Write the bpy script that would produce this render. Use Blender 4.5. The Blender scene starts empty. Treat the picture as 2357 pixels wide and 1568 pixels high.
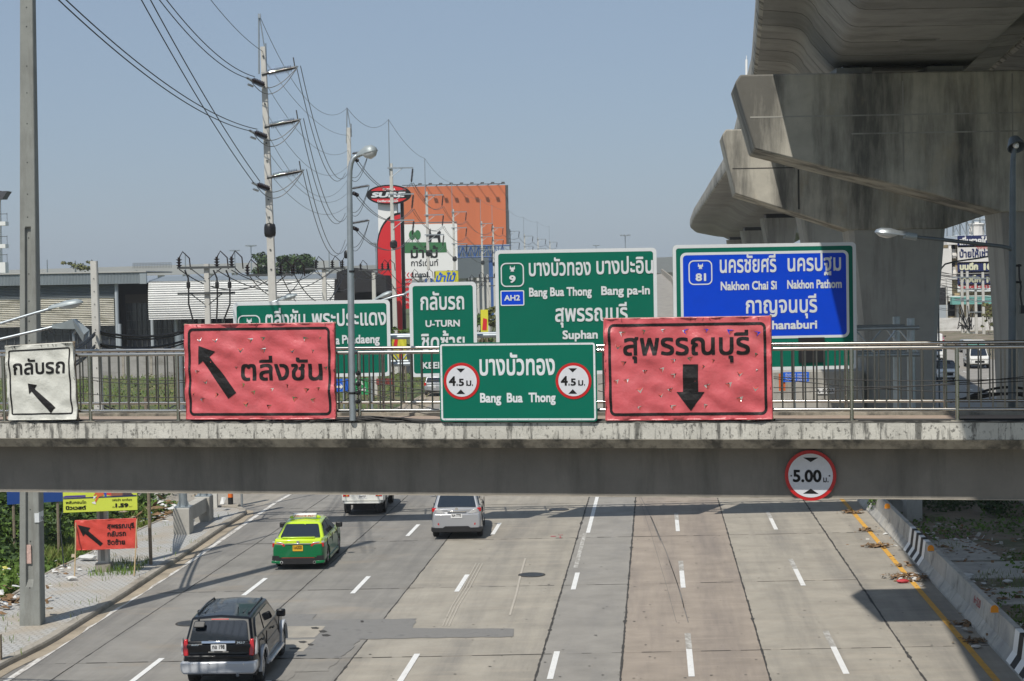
import bpy, bmesh, math, random
from mathutils import Vector, Matrix, noise
from mathutils.geometry import delaunay_2d_cdt
R0 = random.Random(7)
ORDN = ['first', 'second', 'third', 'fourth', 'fifth', 'sixth', 'seventh', 'eighth', 'ninth', 'tenth', 'eleventh', 'twelfth', 'thirteenth', 'fourteenth', 'fifteenth', 'sixteenth', 'seventeenth', 'eighteenth', 'nineteenth', 'twentieth']+['twenty-'+w for w in ('first', 'second', 'third', 'fourth', 'fifth', 'sixth', 'seventh', 'eighth', 'ninth')]
sc = bpy.context.scene
COL = sc.collection
# ------------------------------------------------------------------ camera, sky, sun, exposure
CAMH = 9.5
PITCH = math.radians(1.943); ROLL = math.radians(-1.0)
CR = Matrix.Rotation(math.pi/2-PITCH, 3, 'X') @ Matrix.Rotation(ROLL, 3, 'Z')
cam = bpy.data.cameras.new('camera'); co = bpy.data.objects.new('camera', cam); COL.objects.link(co)
co.matrix_world = Matrix.Translation((0, 0, CAMH)) @ CR.to_4x4()
cam.sensor_width = 36; cam.lens = 61.5; cam.clip_start = 0.3; cam.clip_end = 9000
sc.camera = co
KX, KZ = 0.31, 0.62                       # sunlight travels (KX, KZ, -1)
elev = math.atan(1/math.hypot(KX, KZ)); az = math.atan2(-KX, -KZ)
w = bpy.data.worlds.new('World'); sc.world = w; w.use_nodes = True
nt = w.node_tree; bg = nt.nodes['Background']
sky = nt.nodes.new('ShaderNodeTexSky'); sky.sky_type = 'NISHITA'; sky.sun_disc = False
sky.sun_elevation = elev; sky.sun_rotation = az; sky.altitude = 0
sky.air_density = 1.0; sky.dust_density = 1.0; sky.ozone_density = 3.0
hz = nt.nodes.new('ShaderNodeMix'); hz.data_type = 'RGBA'; hz.inputs[0].default_value = .68; hz.inputs[7].default_value = (3.2, 4.05, 5.3, 1)   # even tropical haze over the clear sky
nt.links.new(sky.outputs[0], hz.inputs[6]); nt.links.new(hz.outputs[2], bg.inputs[0]); bg.inputs[1].default_value = 0.098
sun = bpy.data.lights.new('sun', 'SUN'); sun.energy = 4.2; sun.angle = math.radians(0.5); sun.color = (1, .95, .87)
so = bpy.data.objects.new('sun', sun); COL.objects.link(so); so.location = (-20, -30, 60)
so.rotation_euler = Vector((KX, KZ, -1)).to_track_quat('-Z', 'Y').to_euler()
sc.view_settings.view_transform = 'Standard'; sc.view_settings.look = 'None'
sc.view_settings.exposure = 0.0; sc.view_settings.gamma = 1; sc.view_settings.use_curve_mapping = False
sc.cycles.max_bounces = 6; sc.cycles.use_denoising = True

# ------------------------------------------------------------------ projection: photo point -> place in the world
F = 4028.0
def ray(x, y): return CR @ Vector(((x-1178.5)/F, -(y-784)/F, -1))
def P(x, y, Y):
    d = ray(x, y); t = Y/d.y; return Vector((d.x*t, Y, CAMH+d.z*t))
def G(x, y, z=0.0):
    d = ray(x, y); t = (z-CAMH)/d.z; return Vector((d.x*t, d.y*t, z))
class Plane:
    """upright plane through (x0,Y) with slope s = dY/dX; loc() finds a photo point on it"""
    def __init__(s, Y0, slope=0.0, X0=0.0):
        s.ex = Vector((1, slope, 0)).normalized(); s.n = Vector((s.ex.y, -s.ex.x, 0)); s.O = Vector((X0, Y0, 0)); s.ez = Vector((0, 0, 1))
    def w(s, x, y):
        d = ray(x, y); c = Vector((0, 0, CAMH)); t = (s.O-c).dot(s.n)/d.dot(s.n); return c+d*t
    def loc(s, x, y):
        q = s.w(x, y)-s.O; return (q.dot(s.ex), q.z)
    def pt(s, a, b, off=0.0): return s.O+s.ex*a+s.ez*b+s.n*off

# ------------------------------------------------------------------ materials
MATS = {}
def mat(name, col, rough=.7, metal=0.0, var=0.0, vs=1.0, bump=0.0, bs=20.0, bd=.02, dark=None, dk=(.5, .62), ds=(1, 1, 1), damt=.8, d2=None, d2k=(.55, .7), d2s=(1, 1, 1), d2amt=.7, coat=0.0, spec=.5, rnd=0.0, trans=0.0, emit=0.0, vs3=None):
    if name in MATS: return MATS[name]
    m = bpy.data.materials.new(name); m.use_nodes = True; T = m.node_tree; N = T.nodes; L = T.links
    b = N['Principled BSDF']; b.inputs['Roughness'].default_value = rough; b.inputs['Metallic'].default_value = metal
    b.inputs['Coat Weight'].default_value = coat; b.inputs['Coat Roughness'].default_value = .04
    b.inputs['Specular IOR Level'].default_value = spec; b.inputs['Transmission Weight'].default_value = trans
    c = N.new('ShaderNodeRGB'); c.outputs[0].default_value = (*col, 1); cur = c.outputs[0]
    if var or bump or dark or d2 or rnd:
        g = N.new('ShaderNodeNewGeometry')
    if (var or bump or dark or d2) and name.startswith('concrete_road'):   # grain of the road runs along the road
        sx = N.new('ShaderNodeSeparateXYZ'); L.new(g.outputs['Position'], sx.inputs[0]); mu = N.new('ShaderNodeMath'); mu.operation = 'MULTIPLY_ADD'
        L.new(sx.outputs[1], mu.inputs[0]); mu.inputs[1].default_value = -.0817; L.new(sx.outputs[0], mu.inputs[2]); cx = N.new('ShaderNodeCombineXYZ'); L.new(mu.outputs[0], cx.inputs[0]); L.new(sx.outputs[1], cx.inputs[1]); L.new(sx.outputs[2], cx.inputs[2]); POS = cx.outputs[0]
    elif var or bump or dark or d2 or rnd: POS = g.outputs['Position']
    def nz(sc3, scale, detail=5, ro=.6):
        mp = N.new('ShaderNodeVectorMath'); mp.operation = 'MULTIPLY'; L.new(POS, mp.inputs[0]); mp.inputs[1].default_value = sc3
        n = N.new('ShaderNodeTexNoise'); n.inputs['Scale'].default_value = scale; n.inputs['Detail'].default_value = detail; n.inputs['Roughness'].default_value = ro
        L.new(mp.outputs[0], n.inputs['Vector']); return n.outputs['Fac']
    if var:
        n = nz(vs3 or (1, 1, 1), vs, 7, .62); mr = N.new('ShaderNodeMapRange'); mr.inputs[1].default_value = .3; mr.inputs[2].default_value = .7
        mr.inputs[3].default_value = 1-var; mr.inputs[4].default_value = 1+var; L.new(n, mr.inputs[0])
        mx = N.new('ShaderNodeVectorMath'); mx.operation = 'SCALE'; L.new(cur, mx.inputs[0]); L.new(mr.outputs[0], mx.inputs['Scale']); cur = mx.outputs[0]
    if rnd:
        oi = N.new('ShaderNodeObjectInfo'); mr = N.new('ShaderNodeMapRange'); mr.inputs[3].default_value = 1-rnd; mr.inputs[4].default_value = 1+rnd
        L.new(oi.outputs['Random'], mr.inputs[0]); mx = N.new('ShaderNodeVectorMath'); mx.operation = 'SCALE'; L.new(cur, mx.inputs[0]); L.new(mr.outputs[0], mx.inputs['Scale']); cur = mx.outputs[0]
    for (dc, k, s3, am) in ((dark, dk, ds, damt), (d2, d2k, d2s, d2amt)):
        if dc:
            n = nz(s3, 1.0, 8, .68); mr = N.new('ShaderNodeMapRange'); mr.inputs[1].default_value = k[0]; mr.inputs[2].default_value = k[1]; mr.inputs[4].default_value = am
            L.new(n, mr.inputs[0]); mx = N.new('ShaderNodeMix'); mx.data_type = 'RGBA'; L.new(mr.outputs[0], mx.inputs[0]); L.new(cur, mx.inputs[6]); mx.inputs[7].default_value = (*dc, 1); cur = mx.outputs[2]
    L.new(cur, b.inputs['Base Color'])
    if bump:
        n = nz((1, 1, 1), bs, 6); bp = N.new('ShaderNodeBump'); bp.inputs['Strength'].default_value = bump; bp.inputs['Distance'].default_value = bd; L.new(n, bp.inputs['Height']); L.new(bp.outputs[0], b.inputs['Normal'])
    if emit: b.inputs['Emission Strength'].default_value = emit; b.inputs['Emission Color'].default_value = (*col, 1)
    MATS[name] = m; return m

ROADG = dict(rough=.85, var=.16, vs=.8, bump=.25, bs=60, rnd=.05)
m_road_l = mat('concrete_road_grey', (.238, .226, .204), dark=(.12, .115, .11), dk=(.46, .68), ds=(.8, .05, 1), damt=.7, d2=(.33, .27, .2), d2k=(.55, .7), d2s=(.25, .6, 1), d2amt=.4, **ROADG)
m_road_m = mat('concrete_road_beige', (.325, .298, .25), dark=(.18, .17, .155), dk=(.46, .68), ds=(.8, .05, 1), damt=.7, d2=(.42, .36, .29), d2k=(.5, .7), d2s=(.3, 2.2, 1), d2amt=.4, **ROADG)
m_road_g = mat('concrete_road_cool', (.275, .26, .235), dark=(.19, .185, .18), dk=(.5, .75), ds=(1.0, .2, 1), damt=.5, **ROADG)
m_road_p = mat('concrete_road_pink', (.32, .272, .225), dark=(.18, .155, .14), dk=(.46, .68), ds=(.8, .05, 1), damt=.75, d2=(.42, .35, .29), d2k=(.52, .68), d2s=(.5, 4, 1), d2amt=.35, **ROADG)
m_joint = mat('joint_tar', (.05, .047, .043), .9, var=.3, vs=6)
m_patch = mat('patch_mortar', (.2, .195, .185), .9, var=.1, vs=2, bump=.3, bs=50, dark=(.1, .1, .1), dk=(.55, .7), ds=(2, 2, 1))
m_paint = mat('road_paint_white', (.74, .74, .72), .6, var=.06, vs=3, dark=(.4, .38, .35), dk=(.56, .66), ds=(9, 3, 1), damt=.45)
m_paint_worn = mat('road_paint_worn', (.5, .49, .46), .75, var=.1, vs=4, dark=(.3, .28, .25), dk=(.42, .56), ds=(7, 3, 1), damt=.95)
m_paint_y = mat('road_paint_yellow', (.66, .36, .06), .65, var=.12, vs=3, dark=(.33, .27, .2), dk=(.56, .66), ds=(5, 2, 1), damt=.7)
m_soil = mat('soil', (.21, .175, .13), .95, var=.3, vs=.7, bump=.8, bs=6, dark=(.07, .09, .03), dk=(.5, .58), ds=(.35, .35, .35), d2=(.26, .23, .19), d2k=(.55, .65), d2s=(.8, .8, .8))
m_sand = mat('sandy_dust', (.35, .295, .22), .95, var=.2, vs=2, bump=.5, bs=15, dark=(.2, .17, .13), dk=(.5, .65), ds=(1, 1, 1))
m_grassg = mat('grass_ground', (.075, .10, .03), .95, var=.35, vs=.5, bump=.8, bs=5, dark=(.16, .13, .06), dk=(.5, .62), ds=(.25, .25, .25))
m_kerb = mat('kerb_concrete', (.34, .31, .26), .85, var=.15, vs=2, bump=.4, bs=30, dark=(.14, .125, .1), dk=(.5, .68), ds=(1.2, .5, 2))
m_conc = mat('concrete', (.40, .385, .345), .85, var=.12, vs=1.2, bump=.3, bs=25, dark=(.16, .15, .13), dk=(.5, .7), ds=(1.5, 1.5, .5), damt=.6)
m_pole = mat('concrete_pole', (.54, .53, .49), .85, var=.08, vs=2, bump=.25, bs=30, dark=(.3, .29, .27), dk=(.5, .72), ds=(2.5, 2.5, .8), damt=.35)
m_pole_d = mat('concrete_pole_aged', (.255, .265, .245), .85, var=.14, vs=1.5, bump=.3, bs=30, dark=(.15, .145, .13), dk=(.48, .7), ds=(3, 3, .5), damt=.65)
m_cap = mat('concrete_pier', (.46, .435, .37), .85, var=.16, vs=.9, bump=.35, bs=18, dark=(.05, .05, .046), dk=(.42, .6), ds=(.45, .45, .07), damt=.8, d2=(.40, .33, .22), d2k=(.55, .7), d2s=(.6, .6, .3), d2amt=.5)
m_cap2 = mat('concrete_pier_pale', (.36, .35, .315), .85, var=.10, vs=.7, bump=.3, bs=18, dark=(.1, .095, .085), dk=(.5, .66), ds=(.8, .8, .08), damt=.5)
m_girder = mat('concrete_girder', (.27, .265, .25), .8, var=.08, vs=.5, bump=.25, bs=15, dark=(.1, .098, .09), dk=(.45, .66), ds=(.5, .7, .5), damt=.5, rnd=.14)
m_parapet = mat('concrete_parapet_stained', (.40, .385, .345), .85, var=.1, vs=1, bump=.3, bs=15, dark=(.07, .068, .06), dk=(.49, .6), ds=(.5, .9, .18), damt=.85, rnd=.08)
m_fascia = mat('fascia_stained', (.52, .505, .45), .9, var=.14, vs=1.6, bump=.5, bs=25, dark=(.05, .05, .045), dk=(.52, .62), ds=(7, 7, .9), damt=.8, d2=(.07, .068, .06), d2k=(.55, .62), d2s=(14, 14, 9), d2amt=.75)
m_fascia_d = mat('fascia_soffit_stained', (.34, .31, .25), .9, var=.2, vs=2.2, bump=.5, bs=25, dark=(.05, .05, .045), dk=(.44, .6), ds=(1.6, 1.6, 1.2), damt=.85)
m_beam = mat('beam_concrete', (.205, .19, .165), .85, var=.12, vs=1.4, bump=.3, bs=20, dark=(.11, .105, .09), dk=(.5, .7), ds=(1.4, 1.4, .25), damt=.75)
m_deck = mat('deck_paving', (.36, .28, .22), .9, var=.12, vs=2, dark=(.2, .16, .13), dk=(.5, .7), ds=(2, 2, 2))
m_steel = mat('stainless_steel', (.52, .50, .46), .2, 1.0, var=.06, vs=4, dark=(.22, .17, .12), dk=(.6, .72), ds=(6, 6, 6), damt=.5)
m_steel_b = mat('stainless_steel_baluster', (.24, .225, .205), .32, 1.0, var=.1, vs=5)
m_galv = mat('galvanised_steel', (.42, .46, .48), .42, .75, var=.12, vs=5)
m_galv_d = mat('galvanised_steel_dull', (.13, .15, .16), .5, .5, var=.15, vs=4, dark=(.2, .15, .1), dk=(.6, .72), ds=(3, 3, 3), damt=.4)
m_black = mat('black_plastic', (.012, .012, .013), .45)
m_cable = mat('black_cable', (.012, .012, .012), .6)
m_wire = mat('grey_wire', (.09, .095, .095), .5, .3)
m_wire_f = mat('weathered_wire', (.16, .17, .17), .5, .3)
m_insul = mat('brown_insulator', (.022, .013, .011), .25, coat=.4)
m_white = mat('white_paint', (.8, .8, .78), .5)
m_sgreen = mat('sign_green', (.0, .135, .085), .5, var=.04, vs=1.2, spec=.2)
m_sblue = mat('sign_blue', (.0, .055, .60), .5, var=.05, vs=1.0, spec=.2)
m_sblue2 = mat('sign_blue_pale', (.01, .12, .65), .38)
m_swhite = mat('sign_reflective_white', (.66, .69, .70), .45, var=.03, vs=3)
m_swhite2 = mat('sign_reflective_honeycomb', (.62, .63, .66), .4, var=.05, vs=14)
m_sred = mat('sign_red', (.48, .01, .01), .4)
m_ink = mat('black_ink', (.010, .0095, .0095), .6, spec=.25)
m_wood = mat('weathered_wood', (.22, .18, .13), .9, var=.3, vs=8, vs3=(1, 1, 4))
m_bamboo = mat('bamboo', (.4, .3, .17), .8, var=.2, vs=8)

# ------------------------------------------------------------------ mesh helpers
class M:
    def __init__(s): s.v = []; s.f = []
    def add(s, vs, fs):
        n = len(s.v); s.v += [Vector(q) for q in vs]; s.f += [tuple(i+n for i in f) for f in fs]; return s
    def box(s, x0, x1, y0, y1, z0, z1):
        return s.add([(x0, y0, z0), (x1, y0, z0), (x1, y1, z0), (x0, y1, z0), (x0, y0, z1), (x1, y0, z1), (x1, y1, z1), (x0, y1, z1)],
                     [(0, 3, 2, 1), (4, 5, 6, 7), (0, 1, 5, 4), (1, 2, 6, 5), (2, 3, 7, 6), (3, 0, 4, 7)])
    def bx(s, o, ex, ey, ez, a, b, c):
        """box from corner o with edge vectors ex*a, ey*b, ez*c"""
        A = ex*a; B = ey*b; C = ez*c
        return s.add([o, o+A, o+A+B, o+B, o+C, o+A+C, o+A+B+C, o+B+C], [(0, 3, 2, 1), (4, 5, 6, 7), (0, 1, 5, 4), (1, 2, 6, 5), (2, 3, 7, 6), (3, 0, 4, 7)])
    def cyl(s, p0, p1, r0, r1=None, n=10, caps=True):
        r1 = r0 if r1 is None else r1; p0 = Vector(p0); p1 = Vector(p1); d = (p1-p0).normalized()
        u = d.cross(Vector((0, 0, 1)) if abs(d.z) < .95 else Vector((1, 0, 0))).normalized(); v = d.cross(u)
        vs = []
        for p, r in ((p0, r0), (p1, r1)):
            for i in range(n): a = 2*math.pi*i/n; vs.append(p+(u*math.cos(a)+v*math.sin(a))*r)
        fs = [(i, (i+1) % n, n+(i+1) % n, n+i) for i in range(n)]
        if caps: fs += [tuple(range(n-1, -1, -1)), tuple(range(n, 2*n))]
        return s.add(vs, fs)
    def tube(s, pts, r, n=8, rr=None, caps=True):
        pts = [Vector(p) for p in pts]; vs = []; up = None
        for k, p in enumerate(pts):
            d = (pts[min(k+1, len(pts)-1)]-pts[max(k-1, 0)]).normalized()
            if up is None: up = d.cross(Vector((0, 0, 1)) if abs(d.z) < .9 else Vector((1, 0, 0))).normalized()
            up = (up-d*up.dot(d)).normalized(); v = d.cross(up); q = rr[k] if rr else r
            for i in range(n): a = 2*math.pi*i/n; vs.append(p+(up*math.cos(a)+v*math.sin(a))*q)
        fs = [(k*n+i, k*n+(i+1) % n, (k+1)*n+(i+1) % n, (k+1)*n+i) for k in range(len(pts)-1) for i in range(n)]
        if caps: fs += [tuple(range(n-1, -1, -1)), tuple(range((len(pts)-1)*n, len(pts)*n))]
        return s.add(vs, fs)
    def prism(s, poly, fn, d0, d1):
        """poly = [(a,b)], fn(a,b,d) -> point; a solid between offsets d0 and d1"""
        n = len(poly); vs = [fn(a, b, d0) for a, b in poly]+[fn(a, b, d1) for a, b in poly]
        return s.add(vs, [tuple(range(n-1, -1, -1)), tuple(range(n, 2*n))]+[(i, (i+1) % n, n+(i+1) % n, n+i) for i in range(n)])
    def flat(s, poly, fn, d):
        return s.add([fn(a, b, d) for a, b in poly], [tuple(range(len(poly)))])
    def ring(s, o, i, fn, d):
        n = len(o); return s.add([fn(a, b, d) for a, b in o]+[fn(a, b, d) for a, b in i], [(k, (k+1) % n, n+(k+1) % n, n+k) for k in range(n)])
    def lathe(s, p, ax, prof, n=12):
        """prof = [(t,r)] along axis ax from p"""
        p = Vector(p); d = Vector(ax).normalized(); u = d.cross(Vector((0, 0, 1)) if abs(d.z) < .95 else Vector((1, 0, 0))).normalized(); v = d.cross(u); vs = []
        for t, r in prof:
            for i in range(n): a = 2*math.pi*i/n; vs.append(p+d*t+(u*math.cos(a)+v*math.sin(a))*max(r, .0005))
        return s.add(vs, [(k*n+i, k*n+(i+1) % n, (k+1)*n+(i+1) % n, (k+1)*n+i) for k in range(len(prof)-1) for i in range(n)]+[tuple(range(n-1, -1, -1)), tuple(range((len(prof)-1)*n, len(prof)*n))])
    def build(s, name, m, parent=None, smooth=False, bevel=0, seg=2, loc=None):
        me = bpy.data.meshes.new(name)
        off = Vector((0, 0, 0))
        if parent is not None: off = OFF.get(parent.name, Vector((0, 0, 0)))
        elif loc is None and s.v:
            xs = [v.x for v in s.v]; ys = [v.y for v in s.v]; zs = [v.z for v in s.v]
            off = Vector(((min(xs)+max(xs))/2, (min(ys)+max(ys))/2, min(zs)))
        me.from_pydata([v-off for v in s.v], [], s.f); me.validate()
        o = bpy.data.objects.new(name, me); COL.objects.link(o)
        for mm in (m if isinstance(m, (list, tuple)) else [m]): me.materials.append(mm)
        if parent is not None: o.parent = parent; OFF[o.name] = off
        else: o.location = off; OFF[o.name] = off
        if smooth: me.shade_smooth(); me.set_sharp_from_angle(angle=math.radians(50))
        if bevel:
            b = o.modifiers.new('b', 'BEVEL'); b.width = bevel; b.segments = seg; b.limit_method = 'ANGLE'; b.angle_limit = math.radians(28)
            me.shade_smooth(); me.set_sharp_from_angle(angle=math.radians(35))
        return o
    def tri_count(s): return len(s.f)
OFF = {}
def _safe(o): return o
def tag(o, label=None, cat=None, group=None, kind=None):
    if label: o['label'] = label
    if cat: o['category'] = cat
    if group: o['group'] = group
    if kind: o['kind'] = kind
    return o
def thing(name, loc, label, cat, group=None, rz=0.0):
    o = bpy.data.objects.new(name, None); COL.objects.link(o); o.location = loc; o.rotation_euler = (0, 0, rz); o.empty_display_size = .3
    OFF[o.name] = Vector(loc) if rz == 0 else Vector((0, 0, 0))
    return tag(o, label, cat, group)
def struct(o): o['kind'] = 'structure'; return o
def stuff(o, label=None, cat=None): o['kind'] = 'stuff'; return tag(o, label, cat)
def inst(name, me, loc, parent=None, rot=None):
    o = bpy.data.objects.new(name, me); COL.objects.link(o)
    if parent is not None: o.parent = parent; o.location = Vector(loc)-OFF.get(parent.name, Vector((0, 0, 0)))
    else: o.location = loc
    if rot: o.rotation_euler = rot
    return o
def copy_tree(o, parent=None):
    c = o.copy(); COL.objects.link(c); c.parent = parent
    OFF[c.name] = OFF.get(o.name, Vector((0, 0, 0)))
    for ch in [q for q in o.children]: copy_tree(ch, c)
    return c
def rr(a0, b0, a1, b1, r, n=5):
    pts = []
    for cx, cy, st in ((a1-r, b0+r, -90), (a1-r, b1-r, 0), (a0+r, b1-r, 90), (a0+r, b0+r, 180)):
        for i in range(n+1): t = math.radians(st+90*i/n); pts.append((cx+r*math.cos(t), cy+r*math.sin(t)))
    return pts
def circ(a, b, r, n=36, ry=None): return [(a+r*math.cos(2*math.pi*i/n), b+(ry or r)*math.sin(2*math.pi*i/n)) for i in range(n)]
# ---- lettering: the built-in font, made into flat print lying on the sign
TC = {}
def tmesh(s, res=3):
    if (s, res) in TC: return TC[(s, res)]
    c = bpy.data.curves.new('t', 'FONT'); c.body = s; c.resolution_u = res
    o = bpy.data.objects.new('t', c); COL.objects.link(o); dg = bpy.context.evaluated_depsgraph_get(); dg.update()
    cu = o.to_curve(dg); loops = []
    for sp in cu.splines:
        bp = sp.bezier_points; n = len(bp); L = []
        for k in range(n):
            a, b = bp[k], bp[(k+1) % n]; p0, p1, p2, p3 = a.co, a.handle_right, b.handle_left, b.co
            d = (p3-p0).length; st = 1 if d < 1e-6 or (abs((p1-p0).cross(p3-p0).z) < 1e-5 and abs((p2-p0).cross(p3-p0).z) < 1e-5) else res
            for q in range(st):
                t = q/st; c_ = p0*(1-t)**3+p1*3*t*(1-t)**2+p2*3*t*t*(1-t)+p3*t**3; c_ = (round(c_.x, 5), round(c_.y, 5))
                if not L or c_ != L[-1]: L.append(c_)
        if len(L) > 2 and L[0] == L[-1]: L.pop()
        if len(L) > 2: loops.append(L)
    o.to_curve_clear(); bpy.data.objects.remove(o); bpy.data.curves.remove(c)
    loops.sort(key=lambda L: min(p[0] for p in L)); groups = []
    for L in loops:
        x0, x1 = min(p[0] for p in L), max(p[0] for p in L)
        if groups and x0 < groups[-1][1]: groups[-1][0].append(L); groups[-1][1] = max(groups[-1][1], x1)
        else: groups.append([[L], x1])
    vs, fs, isl = [], [], []
    for gi, (Ls, _) in enumerate(groups):   # fill by winding number, so overlapping strokes stay solid
        pv, pe_ = [], []
        for L in Ls:
            k = len(pv); n = len(L); pv += [Vector(p) for p in L]; pe_ += [(k+q, k+(q+1) % n) for q in range(n)]
        vo, eo, fo, *_r = delaunay_2d_cdt(pv, pe_, [], 0, 1e-6)
        segs = [(L[q], L[(q+1) % len(L)]) for L in Ls for q in range(len(L))]; k = len(vs); used = False
        for f in fo:
            cx = sum(vo[q].x for q in f)/len(f); cy = sum(vo[q].y for q in f)/len(f); wn = 0
            for (ax, ay), (bx_, by_) in segs:
                if (ay <= cy) != (by_ <= cy):
                    if ax+(cy-ay)/(by_-ay)*(bx_-ax) > cx: wn += 1 if by_ > ay else -1
            if wn: fs.append(tuple(k+q for q in f))
        vs += [(v.x, v.y) for v in vo]; isl += [gi]*len(vo)
    TC[(s, res)] = (vs, fs, isl); return TC[(s, res)]
THH = {}
def refh(s):
    thai = any('\u0e00' <= ch <= '\u0e7f' for ch in s); k = 'บ' if thai else 'H'
    if k not in THH:
        vs = tmesh(k)[0]; THH[k] = (min(v[1] for v in vs), max(v[1] for v in vs))
    return THH[k]
def text(m, s, fn, a0, a1, b, h, off, bold=.02, slant=0.0, res=3, cut=None):
    """lettering s from a0 to a1, baseline b, letter height h, at offset off on fn(a,b,d)"""
    vs, fs, isl = tmesh(s, res); x0 = min(v[0] for v in vs); x1 = max(v[0] for v in vs); y0, y1 = refh(s)
    sx = (a1-a0)/(x1-x0+2*bold); sy = h/(y1-y0+2*bold); k = 0
    dirs = [(math.cos(t*math.pi/4+.39), math.sin(t*math.pi/4+.39)) for t in range(8)] if bold > .03 else [(1, 1), (1, -1), (-1, 1), (-1, -1)] if bold > 0 else [(0, 0)]
    ds = .0006*max(1, abs(fn(0, 0, 0).y)/60)
    for dx, dy in dirs:
        out = []
        for (x, y), q in zip(vs, isl):
            yy = (y-y0+bold+dy*bold)*sy
            out.append(fn(a0+(x-x0+bold+dx*bold)*sx+slant*yy, b+yy, off+ds*(k+.12*(q % 7))))
        m.add(out, fs); k += 1
    return m
def mpoly(m, pl, pts, d):
    """flat print polygon from photo points on plane pl"""
    q = [pl.loc(x, y) for x, y in pts]; return m.flat(q, pl.pt, d)
def ptext(m, pl, s, xl, xr, yb, hpx, d, bold=.02, slant=0, res=3):
    a0, b0 = pl.loc(xl, yb); a1, _ = pl.loc(xr, yb-(xr-xl)*.012); _, b1 = pl.loc(xl, yb-hpx)
    return text(m, s, pl.pt, a0, a1, b0, b1-b0, d, bold, slant, res)
# ------------------------------------------------------------------ ground, road, pavement
S = 0.0817
def RX(a, Y): return a+S*Y
g = M().add([(-3500, -200, -.25), (3500, -200, -.25), (3500, 7000, -.25), (-3500, 7000, -.25)], [(0, 1, 2, 3)])
struct(g.build('ground', m_grassg, loc=(0, 0, 0)))
g = M().add([(-60, 15, -.2), (-10, 15, -.2), (8, 220, -.2), (-60, 190, -.2)], [(0, 1, 2, 3)])
struct(g.build('verge', m_soil, loc=(0, 0, 0)))
def strip(m, a0, a1, y0, y1, z, n=1):
    for i in range(n):
        u = y0+(y1-y0)*i/n; v = y0+(y1-y0)*(i+1)/n
        m.add([(RX(a0, u), u, z), (RX(a1, u), u, z), (RX(a1, v), v, z), (RX(a0, v), v, z)], [(0, 1, 2, 3)])
    return m
struct(strip(M(), 8.3, 15.2, 15, 300, -.06).build('median', m_soil, loc=(0, 0, 0)))
road = thing('road', (0, 0, 0), None, None); road['kind'] = 'structure'
strip(M(), -19, 8.6, 14, 112, -.035).build('joint_bed', m_joint, road)
strip(M(), -26, 9, -190, 14, -.02).build('near_carriageway', m_road_m, road)
strip(M(), -17.5, 8.6, 100, 700, -.01).build('far_carriageway', m_road_m, road)
lines = [-19.0, -14.8, -11.15, -7.8, -2.98, -.94, 2.6, 6.2, 8.6]
mm = [m_road_l, m_road_l, m_road_l, m_road_m, m_road_g, m_road_p, m_road_m, m_road_m]
def JY(X, k): return 44.2+10*k+.01*X
rr_ = random.Random(3)
for i in range(8):
    for k in range(-2, 6):
        gp = .013; vs = []
        dz = rr_.uniform(-.003, .003)
        a0, a1 = lines[i]+gp, lines[i+1]-gp
        def pt(a, kk, s):
            Y = JY(0, kk)+s
            for _ in range(3): Y = JY(RX(a, Y), kk)+s
            return (RX(a, Y), Y)
        q = [pt(a0, k, gp), pt(a1, k, gp), pt(a1, k+1, -gp), pt(a0, k+1, -gp)]
        vs = [(x, y, -.12) for x, y in q]+[(x, y, dz) for x, y in q]
        M().add(vs, [(0, 3, 2, 1), (4, 5, 6, 7), (0, 1, 5, 4), (1, 2, 6, 5), (2, 3, 7, 6), (3, 0, 4, 7)]).build('concrete_slab', mm[i], road)
# tar sealed joints, ragged
def ragged(m, a, y0, y1, w, seed, z=.008, step=.18, dev=.02):
    r = random.Random(seed); n = int((y1-y0)/step); L = []
    for i in range(n+1):
        Y = y0+(y1-y0)*i/n; c = a+noise.noise(Vector((Y*.8, seed, 0)))*dev*1.0; h = w*(.4+.9*r.random()**1.5)
        if r.random() < .04: h *= 2.0
        L.append((RX(c, Y)-h/2, RX(c, Y)+h/2+dev*r.random(), Y))
    for i in range(n):
        p, q = L[i], L[i+1]
        m.add([(p[0], p[2], z), (p[1], p[2], z), (q[1], q[2], z), (q[0], q[2], z)], [(0, 1, 2, 3)])
    return m
for j, (a, wd) in enumerate([(-14.8, .02), (-11.15, .025), (-7.8, .035), (-2.98, .05), (-.94, .055), (2.6, .045), (6.2, .06)]):
    ragged(M(), a, 24, 110, wd, j+1).build('joint_seal', m_joint, road)
jm = M(); r = random.Random(9)
for k in range(-1, 6):
    for i in range(8):
        X0 = RX(lines[i], 44+10*k); X1 = RX(lines[i+1], 44+10*k); n = int((X1-X0)/.25)
        for q in range(n):
            if r.random() < .25: continue
            x = X0+(X1-X0)*q/n; x2 = X0+(X1-X0)*(q+1)/n; h = r.uniform(.008, .03)*(1.8 if r.random() < .05 else 1); Y = JY(x, k)
            jm.add([(x, Y-h, .008), (x2, JY(x2, k)-h, .008), (x2, JY(x2, k)+h, .008), (x, Y+h, .008)], [(0, 1, 2, 3)])
stuff(jm.build('cross_joint_crumbs', m_joint, road))
m_paint_edge = mat('road_paint_faded', (.64, .62, .58), .7, var=.1, vs=4, dark=(.34, .31, .27), dk=(.46, .6), ds=(5, 1.5, 1), damt=.85)
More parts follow.
